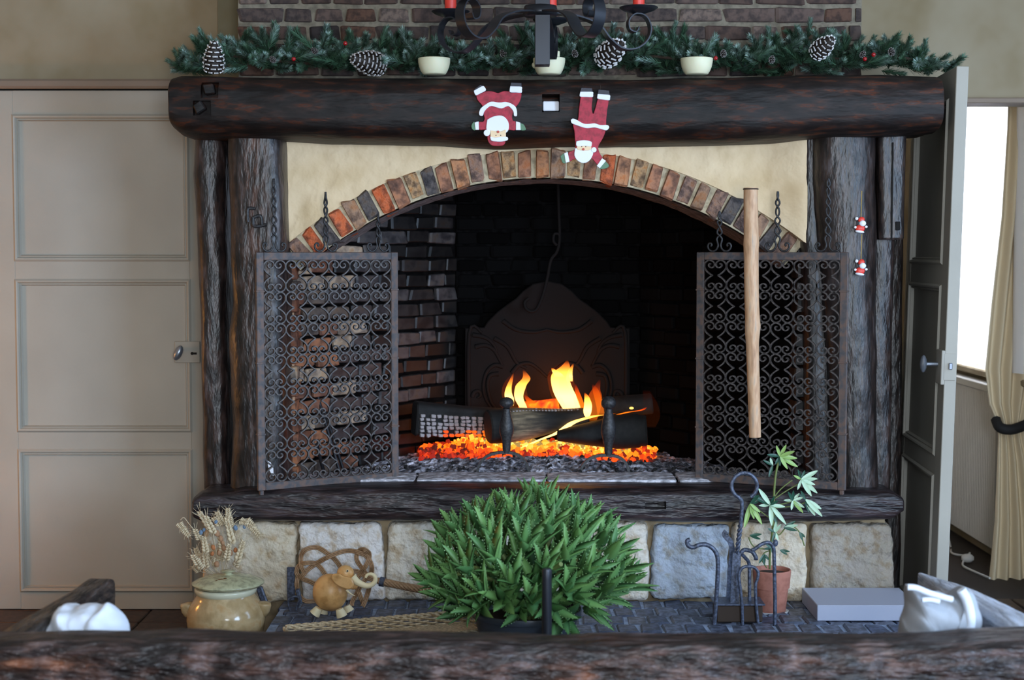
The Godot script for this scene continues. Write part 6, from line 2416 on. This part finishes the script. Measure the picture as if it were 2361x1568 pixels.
func leaning_irons():
	# long irons and a stick stand against the side wall of the firebox behind the first screen
	var rows := [[[704, 815, 0.30], [782, 1085, 0.38], 0.006, "thin black iron poker leaning behind the scrollwork screen, nearest the stick"], [[716, 845, 0.26], [796, 1098, 0.36], 0.006, "thin black iron poker leaning behind the scrollwork screen, nearest the fire"], [[728, 1015, 0.34], [752, 1110, 0.42], 0.007, "short black fire iron leaning low behind the scrollwork screen"]]
	for r in rows:
		var t := thing("poker", r[3], "poker", W(r[1][0], r[1][1], r[1][2]), "irons behind the screen")
		var g := Geo.new()
		g.tube([W(r[0][0], r[0][1], r[0][2]), W(r[1][0], r[1][1], r[1][2])], r[2], 8)
		put("rod", g.mesh(), M.black_iron, t)
		g = Geo.new()
		g.ball(W(r[0][0], r[0][1], r[0][2]), Vector3.ONE * r[2] * 1.8, 10)
		put("knob", g.mesh(), M.black_iron, t)
		g = Geo.new()
		var p := W(r[1][0], r[1][1], r[1][2])
		g.tube(curve([p, p + Vector3(0.012, -0.008, 0.006), p + Vector3(0.022, 0.006, 0.008)], 4), r[2] * 0.9, 7)
		put("tip", g.mesh(), M.black_iron, t)
	var t := thing("stick", "long mottled stick standing behind the scrollwork screen beside the log post", "stick", W(678, 1105, 0.42))
	var g := Geo.new()
	var ps := []
	for k in 16:
		var u := k / 15.0
		ps.append(W(lerpf(672, 679, u) + 1.5 * sin(k * 2.0), lerpf(680, 1104, u), 0.46 - 0.0 * u))
	ps.reverse()
	g.tube(ps, 0.0085, 8, Vector3.BACK)
	put("shaft", g.mesh(), M.peeled_wood, t)
	t = thing("feather", "small white feather tucked low behind the scrollwork screen", "feather", W(627, 1098, 0.68))
	g = Geo.new()
	var f := []
	for q in [[616, 1062], [624, 1066], [630, 1080], [631, 1098], [626, 1094], [619, 1080]]:
		var p := W(q[0], q[1], 0.69)
		f.append(Vector2(p.x, p.y))
	g.plate(PackedVector2Array(f), 0.688, 0.692, 0.001)
	put("vane", g.mesh(), M.white_paint, t)

func flat_bar(path: Array, w: float, th: float, up := Vector3.BACK) -> Mesh:
	var g := Geo.new()
	g.sweep(path, PackedVector2Array([Vector2(-w, -th), Vector2(w, -th), Vector2(w, th), Vector2(-w, th)]), null, up, true, true)
	return g.mesh()

func tools():
	var z := 0.94
	var y0 := 0.186
	var t := thing("tool_stand", "wrought iron fireside tool stand with curled hooks on a low base", "tool stand", Vector3(W(1700, 1440, z).x, y0, z))
	var g := Geo.new()
	var bx := W(1700, 1440, z)
	g.box(Vector3(bx.x, y0 + 0.03, z), Vector3(0.15, 0.055, 0.1), 0.004)
	put("base_block", g.mesh(), M.twig, t)
	g = Geo.new()
	g.box(Vector3(bx.x, y0 + 0.061, z), Vector3(0.165, 0.006, 0.11), 0.002)
	put("base_plate", g.mesh(), M.tool_iron, t)
	# three bars end in open hooks
	var bars := [
		[[[1645, 1462], [1650, 1400], [1654, 1340], [1655, 1292], [1648, 1270], [1632, 1257], [1614, 1256], [1598, 1262], [1587, 1258], [1584, 1248], [1591, 1244]], z + 0.05, 0.0072],
		[[[1786, 1462], [1787, 1400], [1786, 1340], [1785, 1290], [1783, 1262], [1772, 1251], [1756, 1255], [1740, 1266], [1733, 1268]], z + 0.05, 0.0062],
		[[[1712, 1455], [1711, 1400], [1706, 1350], [1704, 1326], [1710, 1311], [1722, 1306], [1738, 1308], [1748, 1320], [1746, 1336], [1742, 1352], [1744, 1400], [1750, 1455]], z + 0.055, 0.0052]]
	for b in bars:
		g = Geo.new()
		var ps := []
		for q in b[0]:
			ps.append(W(q[0], q[1], b[1]))
		g.tube(curve(ps, 5), b[2], 8, Vector3.BACK)
		put("hook_bar", g.mesh(), M.tool_iron, t)
	g = Geo.new()
	g.tube(curve([W(1728, 1420, z), W(1728, 1340, z), W(1727, 1300, z), W(1718, 1286, z + 0.01), W(1710, 1278, z + 0.02)], 5), 0.006, 8, Vector3.BACK)
	g.tube(curve([W(1708, 1276, z + 0.03), W(1716, 1268, z + 0.03), W(1734, 1272, z + 0.03), W(1742, 1284, z + 0.035), W(1743, 1290, z + 0.04)], 5), 0.007, 8, Vector3.BACK)
	g.ball(W(1788, 1252, z + 0.05), Vector3(0.009, 0.012, 0.009), 10)
	put("middle_post", g.mesh(), M.tool_iron, t)
	# ring-handled tool
	t = thing("fire_poker", "tall blue-grey iron poker with a ring handle and twisted shank on the stand", "poker", W(1697, 1440, z + 0.02), "irons on the tool stand")
	var zz := z + 0.03
	g = Geo.new()
	var ring := []
	for k in 30:
		var a := lerpf(-1.05, PI + 1.15, k / 29.0)
		ring.append(W(1716 + 29.5 * cos(a), 1120 - 29.5 * sin(a), zz))
	ring.append_array(curve([W(1704, 1148, zz), W(1710, 1156, zz), W(1710, 1180, zz), W(1707, 1215, zz)], 4))
	g.tube(ring, 0.0064, 8, Vector3.BACK)
	put("ring_handle", g.mesh(), M.tool_iron, t)
	for m in 2:
		var ps := []
		for k in 34:
			var u := k / 33.0
			var a := u * 20.0 + m * PI
			ps.append(W(lerpf(1707, 1699, u), lerpf(1212, 1278, u), zz) + Vector3(cos(a), 0, sin(a)) * 0.0042)
		g = Geo.new()
		g.tube(ps, 0.0048, 6)
		put("twisted_shank", g.mesh(), M.tool_iron, t)
	put("blade", flat_bar([W(1699, 1274, zz), W(1696, 1340, zz), W(1692, 1400, zz), W(1697, 1446, zz)], 0.0135, 0.004), M.tool_iron, t)
	t = thing("fire_shovel", "flat blue iron tool with a small curled top beside the ring-handled poker", "fire tool", W(1678, 1420, z - 0.05), "irons on the tool stand")
	var ps := []
	for q in [[1676, 1226], [1671, 1232], [1676, 1240], [1684, 1250], [1688, 1272], [1684, 1320], [1680, 1400], [1679, 1430]]:
		ps.append(W(q[0], q[1], z - 0.05))
	put("shank", flat_bar(curve(ps, 5), 0.0092, 0.003), M.tool_iron, t)

func leaflet(l: float, w: float) -> Mesh:
	var g := Geo.new()
	g.grid(6, 4, func(s, t):
		var u: float = s
		var ww := w * pow(sin(PI * (0.06 + 0.9 * u)), 0.8)
		var v: float = t * 2 - 1
		return Vector3(v * ww, u * l, 0.12 * l * sin(u * 2.2) * -0.5 + absf(v) * ww * 0.25))
	return g.mesh()

func potted_plant():
	var z := 0.80
	var s := S(z)
	var t := thing("umbrella_plant", "small variegated umbrella plant in the terracotta pot by the tool stand", "potted plant", W(1784, 1314, z))
	var stems := [[[766, 1040], [765, 960], [770, 880], [790, 700], [800, 560], [800, 430], [815, 260], [840, 150]], [[740, 1030], [700, 960], [720, 910], [760, 890]], [[800, 450], [860, 380], [950, 310]], [[810, 460], [900, 400], [1020, 330]], [[790, 700], [840, 760], [900, 700], [980, 690]], [[770, 880], [640, 860], [590, 780]], [[790, 640], [680, 560], [620, 500]], [[800, 520], [900, 500], [960, 480]], [[800, 540], [980, 520], [1090, 480]], [[960, 690], [1010, 740], [1050, 850]]]
	for q in stems:
		var g := Geo.new()
		var path := trace(Z6, q, z, 5)
		g.tube(path, 0.004 if q == stems[0] else 0.0022, 6, Vector3.BACK)
		put("stem", g.mesh(), M.green_stem, t)
	var lm := leaflet(0.052, 0.0095)
	var mats := {"g": M.umbrella_leaf, "c": M.cream_leaf, "y": M.lime_leaf}
	# [centre, leaflets: (angle from up, clockwise; length in px; colour)]
	var heads := [
		[[850, 115], [[-20, 100, "y"], [25, 110, "y"], [65, 130, "y"], [95, 140, "y"], [120, 170, "y"], [150, 120, "y"], [180, 80, "g"], [215, 80, "g"], [280, 115, "g"]]],
		[[790, 190], [[-35, 60, "g"], [-60, 90, "g"], [-20, 70, "c"], [200, 100, "g"]]],
		[[1025, 305], [[60, 150, "c"], [85, 130, "c"], [110, 120, "c"], [130, 170, "c"], [150, 160, "c"], [200, 90, "c"], [-20, 90, "g"], [20, 80, "g"], [-60, 90, "y"]]],
		[[770, 515], [[-35, 170, "c"], [-90, 100, "c"], [95, 120, "c"], [140, 200, "c"], [178, 170, "c"], [160, 170, "g"], [20, 90, "g"], [55, 80, "g"], [-60, 190, "g"]]],
		[[955, 478], [[-85, 80, "c"], [40, 80, "c"], [70, 90, "c"], [120, 110, "c"], [140, 130, "y"], [190, 80, "c"], [-30, 100, "g"], [0, 90, "g"]]],
		[[1060, 470], [[120, 150, "c"], [135, 190, "c"], [150, 150, "c"], [165, 110, "g"], [-30, 90, "g"], [-50, 80, "g"]]],
		[[605, 505], [[130, 110, "y"], [150, 190, "y"], [165, 130, "y"], [70, 100, "g"], [40, 110, "g"], [195, 200, "y"]]],
		[[810, 740], [[-10, 60, "c"], [0, 100, "c"], [30, 90, "c"], [160, 70, "c"], [200, 80, "g"], [-60, 70, "g"]]],
		[[880, 700], [[75, 120, "c"], [100, 110, "g"], [60, 110, "g"]]],
		[[600, 765], [[80, 100, "g"], [105, 95, "g"]]],
		[[850, 885], [[95, 80, "g"], [120, 70, "g"]]],
		[[780, 870], [[-50, 70, "g"], [-90, 70, "g"], [160, 60, "g"]]],
		[[720, 920], [[180, 90, "g"], [215, 90, "g"], [140, 60, "g"]]],
		[[1010, 740], [[130, 60, "g"], [160, 70, "g"]]]]
	for h in heads:
		for q in h[1]:
			var p := Z6(h[0][0], h[0][1], z + 0.01 + rng.randf_range(-0.01, 0.02))
			var a := deg_to_rad(q[0])
			var d := Vector3(sin(a), cos(a), rng.randf_range(0.0, 0.5)).normalized()
			var n := (Vector3(0, 0.5, 1.0) - d * d.dot(Vector3(0, 0.5, 1.0))).normalized()
			var k: float = q[1] / 3.5625 * s / 0.052 * 1.0
			var b := Basis(d.cross(n), d, n).scaled_local(Vector3(clampf(k * 0.72, 0.5, 0.85), k, k))
			put("leaflet", lm, mats[q[2]], t, Transform3D(b, p))
	var pt := thing("flower_pot", "terracotta flower pot with a rolled rim on a white saucer", "flower pot", W(1778, 1412, z))
	var x := W(1779, 1360, z).x
	var y := func(py): return W(1779, py, z).y
	var g := Geo.new()
	g.lathe([Vector2(0.001, y.call(1407)), Vector2(33 * s, y.call(1407)), Vector2(38.5 * s, y.call(1354)), Vector2(41.5 * s, y.call(1353)), Vector2(44.5 * s, y.call(1315)), Vector2(43.5 * s, y.call(1312)), Vector2(40 * s, y.call(1313)), Vector2(38 * s, y.call(1325))], 40, Vector3(x, 0, z))
	put("pot", g.mesh(), M.terracotta, pt)
	g = Geo.new()
	g.lathe([Vector2(38.5 * s, y.call(1322)), Vector2(20 * s, y.call(1319)), Vector2(0.001, y.call(1318))], 24, Vector3(x, 0, z))
	put("soil", g.mesh(), M.soil, pt)
	g = Geo.new()
	g.lathe([Vector2(0.001, y.call(1415)), Vector2(35 * s, y.call(1415)), Vector2(40 * s, y.call(1407)), Vector2(38 * s, y.call(1406)), Vector2(33 * s, y.call(1409)), Vector2(0.001, y.call(1409))], 36, Vector3(x, 0, z))
	put("saucer", g.mesh(), M.saucer, pt)

func carton():
	var a := WY(1884, 1432, 0.186)
	var y := 0.186
	var g := Geo.new()
	var h := 0.052
	var zf := a.z
	var zb := 0.69
	# its near edge is a little longer: the box is turned slightly
	var b := Basis(Vector3.UP, 0.0)
	var x1 := W(2120, 1400, zf).x
	g.box(Vector3((a.x + x1) / 2, y + h / 2, (zf + zb) / 2), Vector3(x1 - a.x, h, zf - zb), 0.002, b)
	tag(put("carton", g.mesh(), M.box_card), "flat white cardboard box lying on the platform below the last limestone block", "box")

# ---- the aloe in front of the fire
func aloe_leaf(l: float, w: float, bend: float, tone: float) -> Mesh:
	var g := Geo.new()
	var n := 7
	var rows := []
	for k in n + 1:
		var u := float(k) / n
		var ww := w * (1.0 - pow(u, 1.7)) * (0.85 + 0.3 * u)
		var y := l * u
		var zc := bend * l * u * u
		var dp := 0.28 * ww + 0.0006
		g.col = lin(66, 108, 64).lerp(lin(118, 160, 92), tone * 0.6 + 0.25 * u)
		var face := [g.pt(Vector3(-ww, y, zc + dp * 0.8)), g.pt(Vector3(0, y, zc + dp * 0.25)), g.pt(Vector3(ww, y, zc + dp * 0.8)), g.pt(Vector3(0, y, zc - dp * 1.2))]
		rows.append(face)
	for k in n:
		for e in 4:
			g.quad(rows[k][e], rows[k + 1][e], rows[k + 1][(e + 1) % 4], rows[k][(e + 1) % 4])
	# pale teeth along both margins
	for k in 9:
		var u := (k + 0.7) / 10.5
		var ww := w * (1.0 - pow(u, 1.7)) * (0.85 + 0.3 * u)
		for s in [-1.0, 1.0]:
			var p := Vector3(s * ww, l * u, bend * l * u * u + 0.28 * ww * 0.8)
			g.col = lin(150, 186, 130)
			g.face([p + Vector3(-s * 0.001, -0.002, 0), p + Vector3(-s * 0.001, 0.0022, 0), p + Vector3(s * 0.0026, 0.0022, 0.0006)], p - Vector3(0, 0, 1))
	return g.mesh()

func aloe():
	var z := 1.45
	var s := S(z)
	var base := W(1213, 1440, z)
	base.y = 0.186
	var t := thing("aloe_plant", "big bushy green aloe of toothed rosettes in front of the fire", "plant", base)
	var ms := []
	for k in 6:
		ms.append(aloe_leaf(0.095, 0.0185, [-0.1, -0.2, 0.02, -0.12, -0.26, -0.04][k], k / 5.0))
	var ctr := W(1217, 1318, z)
	var spots := []
	# golden spiral over the dome, then an inner layer that fills the gaps
	for layer in 2:
		var n: int = [80, 56][layer]
		for k in n:
			var y := 1.0 - 1.68 * (k + 0.5) / n
			var r := sqrt(maxf(0.0, 1.0 - y * y))
			var a := k * 2.39996 + layer
			spots.append([Vector3(r * cos(a), y, r * sin(a)), [1.0, 0.72][layer]])
	spots.sort_custom(func(p, q): return p[0].z * p[1] + p[0].y * 0.3 > q[0].z * q[1] + q[0].y * 0.3)
	var rx := 230.0 * s
	var made := 0
	var rest := Geo.new()
	for q in spots:
		var d: Vector3 = q[0]
		var ry: float = (180.0 if d.y > 0 else 118.0) * s
		var p: Vector3 = ctr + Vector3(d.x * rx, d.y * ry, d.z * rx * 0.85) * rng.randf_range(0.86, 1.04) * q[1]
		var ax: Vector3 = (d + Vector3(rng.randf_range(-0.2, 0.2), 0.95 if d.y > -0.2 else 0.6, 0.1)).normalized()
		var side := ax.cross(Vector3(0.2, 0.1, 0.9)).normalized()
		var b := Basis(side, ax, side.cross(ax))
		var ros: Node3D = null
		var cnt: int = 7 if q[1] > 0.9 else 6
		if made + cnt <= 300 and q[1] > 0.9:
			ros = part("rosette", t, p - ax * 0.03)
		var big := rng.randf_range(0.9, 1.25)
		for k in cnt:
			var turn := k * 2.39996 + rng.randf() * 0.3
			var lean := lerpf(0.08, 0.72, pow(float(k) / cnt, 0.8)) + rng.randf_range(-0.08, 0.08)
			var out := Basis(ax, turn) * (Basis(side, lean) * ax)
			var sd := out.cross(ax).normalized()
			if sd.length() < 0.1:
				sd = side
			# the leaf's own front (+z) faces the rosette's middle
			var fr := out.cross(sd).normalized()
			if fr.dot(ax) < 0:
				fr = -fr
			var lb := Basis(out.cross(fr).normalized(), out, fr).scaled_local(Vector3.ONE * rng.randf_range(0.9, 1.12) * big * lerpf(0.8, 1.1, float(k) / cnt))
			var xf := Transform3D(lb, p - ax * 0.04 + out * 0.006)
			var m: Mesh = ms[rng.randi() % 6]
			if ros:
				put("leaf", m, M.aloe_leaf, ros, xf)
				made += 1
			else:
				var arr := m.surface_get_arrays(0)
				var off := rest.v.size()
				rest.v.append_array(xf * (arr[Mesh.ARRAY_VERTEX] as PackedVector3Array))
				rest.c.append_array(arr[Mesh.ARRAY_COLOR])
				rest.u.append_array(arr[Mesh.ARRAY_TEX_UV])
				for i in arr[Mesh.ARRAY_INDEX]:
					rest.ix.append(off + i)
	put("foliage", rest.mesh(), M.aloe_leaf, t).set_meta("kind", "stuff")
	# thick stems inside
	var g := Geo.new()
	for k in 14:
		var d: Vector3 = spots[k * 6][0]
		g.tube(curve([Vector3(base.x + d.x * 0.05, 0.32, z + d.z * 0.05), ctr + Vector3(d.x * 0.1, d.y * 0.06 - 0.03, d.z * 0.09), ctr + Vector3(d.x * rx * 0.8, d.y * 0.16, d.z * rx * 0.7)], 4), 0.007, 6)
	put("stem", g.mesh(), M.green_stem, t)
	var pot := thing("plant_pot", "dark grey plastic pot holding the big aloe", "plant pot", Vector3(base.x, 0.186, z))
	g = Geo.new()
	var ytop := W(1213, 1402, z).y
	g.lathe([Vector2(0.001, 0.186), Vector2(0.115, 0.186), Vector2(0.155, ytop - 0.02), Vector2(0.163, ytop - 0.018), Vector2(0.165, ytop), Vector2(0.158, ytop), Vector2(0.15, ytop - 0.03)], 40, Vector3(base.x, 0, z))
	put("pot_body", g.mesh(), M.pot_plastic, pot)
	g = Geo.new()
	g.lathe([Vector2(0.151, ytop - 0.03), Vector2(0.001, ytop - 0.02)], 24, Vector3(base.x, 0, z))
	put("soil", g.mesh(), M.soil, pot)
	# iron stake in front of it
	var zz := 1.80
	t = thing("iron_stake", "dark blunt iron stake standing upright in front of the aloe", "stake", Vector3(W(1261, 1400, zz).x, 0, zz))
	g = Geo.new()
	var top := W(1261, 1310, zz)
	g.tube([Vector3(top.x, 0.0, zz), Vector3(top.x, top.y - 0.03, zz), Vector3(top.x, top.y - 0.006, zz), Vector3(top.x, top.y, zz)], [0.014, 0.0135, 0.0145, 0.010], 12)
	put("rod", g.mesh(), M.black_iron, t)
	g = Geo.new()
	g.lathe([Vector2(0.001, 0.0), Vector2(0.08, 0.0), Vector2(0.08, 0.01), Vector2(0.02, 0.016), Vector2(0.001, 0.016)], 24, Vector3(top.x, 0, zz))
	put("foot", g.mesh(), M.black_iron, t)

# ---- the rustic seat in the foreground, its back towards us
func seat():
	var t := thing("rustic_bench", "rustic bench of rough hewn timber seen from behind, across the bottom", "bench", Vector3(0, 0, 2.3))
	var z := 2.66
	var y := 0.557
	# the back rail: rough, with a worn orange patch
	var g := timber(Vector3(-1.5, y - 0.115, z), Vector3(1.5, y - 0.115, z), Vector3.BACK, func(s): return Vector2(0.085, 0.117 + 0.005 * sin(s * 7.0)), 5.0, 170, 44, 0.009, 201)
	for i in g.v.size():
		var p := g.v[i]
		if p.z > z + 0.03:
			g.v[i].z += nz(p * Vector3(4, 9, 4), 1.0, 202) * 0.012
		if p.x > 0.8 and p.y > y - 0.03:
			g.v[i].y += 0.006 * smoothstep(0.8, 1.1, p.x)
	g.paint(func(p):
		var q := Color(0.48, 0.42, 0.42).lerp(Color(1.25, 1.0, 0.98), clampf(nz(p * Vector3(3.5, 9, 9), 1.0, 203) * 1.3 + 0.4, 0, 1))
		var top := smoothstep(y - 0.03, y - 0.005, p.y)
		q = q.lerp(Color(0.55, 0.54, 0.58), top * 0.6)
		var o := smoothstep(-0.86, -0.94, p.x) * smoothstep(y - 0.022, y - 0.030, p.y) * smoothstep(y - 0.058, y - 0.05, p.y)
		o += smoothstep(0.016, 0.006, absf(p.y - (y - 0.058))) * smoothstep(0.08, 0.04, absf(p.x - 0.12)) * 0.8
		o += 0.35 * smoothstep(0.2, 0.4, nz(p * Vector3(4, 14, 14), 1.0, 211)) * (1.0 - top)
		var w := smoothstep(0.22, 0.4, nz(p * Vector3(9, 8, 9), 1.0, 204)) * 0.9
		q = q.lerp(Color(2.3, 2.2, 2.3), clampf(w, 0, 1) * 0.8)
		return q.lerp(Color(3.0, 1.7, 1.0), clampf(o * (0.6 + nz(p * 18.0, 1.0, 205)), 0, 1)))
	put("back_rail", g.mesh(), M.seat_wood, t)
	# the arms run towards the fire
	for k in 2:
		var zt: float = [2.0, 1.93][k]
		var tip: Array = [[205, 238, 276], [2128, 2146, 2176]][k]
		var xa := W(tip[0 + 1], 1332, zt).x
		var g2: Geo
		if k == 0:
			g2 = timber(Vector3(-1.055, y - 0.05, 2.02), Vector3(-1.10, y - 0.05, 2.6), Vector3.RIGHT, func(s): return Vector2(0.032, 0.046 * (0.9 if s < 0.03 else 1.0)), 6.0, 30, 20, 0.004, 206)
		else:
			g2 = timber(Vector3(1.085, y - 0.035, 1.9), Vector3(1.17, y - 0.04, 2.62), Vector3.LEFT, func(s): return Vector2(lerpf(0.008, 0.05, minf(s * 2.2, 1.0)), lerpf(0.02, 0.038, minf(s * 2.0, 1.0))), 4.0, 40, 22, 0.006, 207)
		g2.paint(vary(Color(0.5, 0.48, 0.46) if k == 0 else Color(1.1, 1.15, 1.25), Color(0.9, 0.86, 0.8) if k == 0 else Color(2.4, 2.5, 2.7), Vector3(12, 12, 2.5), 208))  # the second arm is painted brighter to stand for the light on it
		put("armrest", g2.mesh(), M.arm_wood if k == 0 else M.arm_lit, t)
	for q in [[-1.09, 2.1], [1.1, 2.1], [-1.2, 2.66], [1.2, 2.66]]:
		g = timber(Vector3(q[0], 0, q[1]), Vector3(q[0], 0.46, q[1]), Vector3.BACK, func(_s): return Vector2(0.035, 0.03), 5.0, 8, 16, 0.003, 209)
		g.paint(func(_p): return Color(0.8, 0.8, 0.8))
		put("leg", g.mesh(), M.arm_wood, t)
	g = timber(Vector3(-1.12, 0.3, 2.33), Vector3(1.12, 0.3, 2.33), Vector3.BACK, func(_s): return Vector2(0.25, 0.025), 8.0, 20, 20, 0.003, 210)
	g.paint(func(_p): return Color(0.8, 0.8, 0.8))
	put("seat_board", g.mesh(), M.seat_wood, t)
	cloths()

func cloths():
	# the white cover over the end by the closed door: a soft crumpled mound
	var t := thing("white_cushion", "white crumpled cushion on the bench arm before the closed door", "cushion", W(200, 1458, 2.42), "white cushions on the bench")
	var rows := [[108, 1470], [112, 1448], [124, 1424], [136, 1402], [146, 1393], [158, 1396], [170, 1398], [190, 1397], [210, 1400], [226, 1402], [236, 1395], [246, 1395], [258, 1405], [272, 1418], [286, 1436], [293, 1454], [295, 1470]]
	mound(t, rows, 2.42, 0.11, 221)
	t = thing("white_cushion", "white folded cushion leaning on the brightened bench arm before the open door", "cushion", W(2170, 1458, 2.4), "white cushions on the bench")
	rows = [[2076, 1470], [2078, 1440], [2088, 1410], [2092, 1382], [2090, 1362], [2094, 1350], [2104, 1349], [2120, 1356], [2140, 1364], [2170, 1372], [2196, 1380], [2206, 1376], [2212, 1364], [2219, 1356], [2230, 1360], [2244, 1376], [2254, 1400], [2257, 1430], [2254, 1455], [2250, 1470]]
	mound(t, rows, 2.4, 0.10, 222, M.shaded_white_cloth)  # same white cloth, the shaded front put in by colour
	var z := 2.49
	var g := Geo.new()
	var ps := []
	for q in [[2092, 1354], [2112, 1356], [2140, 1367], [2170, 1376], [2196, 1383]]:
		ps.append(W(q[0], q[1], z - 0.02))
	g.tube(curve(ps, 5), 0.0075, 8, Vector3.BACK)
	ps = []
	for q in [[2216, 1360], [2228, 1382], [2236, 1410], [2238, 1440], [2230, 1462]]:
		ps.append(W(q[0], q[1], z - 0.01))
	g.tube(curve(ps, 5), 0.011, 8, Vector3.BACK)
	ps = []
	for q in [[2126, 1384], [2145, 1383], [2166, 1388]]:
		ps.append(W(q[0], q[1], z + 0.01))
	g.tube(curve(ps, 5), 0.006, 8, Vector3.BACK)
	put("folded_hem", g.mesh(), M.white_cloth, t)

func mound(root: Node3D, rows: Array, z: float, dep: float, seed_: int, cloth: Material = null):
	# a soft shape whose outline is given; rounded towards front and back
	var ps := []
	for q in rows:
		ps.append(W(q[0], q[1], z))
	var c := curve(ps, 4)
	var m := c.size()
	var ctr := W((rows[0][0] + rows[rows.size() - 1][0]) / 2.0, 1475, z)
	var g := Geo.new()
	g.grid(m - 1, 22, func(s, t):
		var p: Vector3 = c[mini(int(round(s * (m - 1))), m - 1)]
		var a: float = lerpf(0.0, PI, t)
		var k := sin(a)
		var q := ctr.lerp(p, pow(k, 0.45))
		q.z = z - cos(a) * -dep * 0.9
		var d := nz(q * Vector3(1.0, 1.0, 0.6), 22.0, seed_) * 0.006 + 0.004 * sin((q.x + q.y * 1.4) * 90.0 + 2.0 * nz(q, 8.0, seed_ + 1))
		return q + Vector3(0, d * k, d * 0.8), true)
	put("cover", g.mesh(), cloth if cloth else M.white_cloth, root)

# ---- the lamp that warms the wall beside the closed door, outside the frame
func lamp():
	var at := Vector3(-2.72, 0, 0.55)
	var t := thing("floor_lamp", "floor lamp with a cream shade standing at the far side of the closed door", "lamp", at)
	var g := Geo.new()
	g.lathe([Vector2(0.001, 0), Vector2(0.14, 0), Vector2(0.14, 0.015), Vector2(0.03, 0.03), Vector2(0.012, 0.05), Vector2(0.012, 0.9), Vector2(0.001, 0.9)], 24, at)
	put("stand", g.mesh(), M.black_iron, t)
	g = Geo.new()
	g.lathe([Vector2(0.2, 0.86), Vector2(0.13, 1.14), Vector2(0.128, 1.14), Vector2(0.198, 0.86)], 32, at)
	put("lamp_shade", g.mesh(), M.lamp_shade, t)
	omni("lamp_light", at + Vector3(0, 1.0, 0), Color(1.0, 0.68, 0.34), 0.35, 0.06)
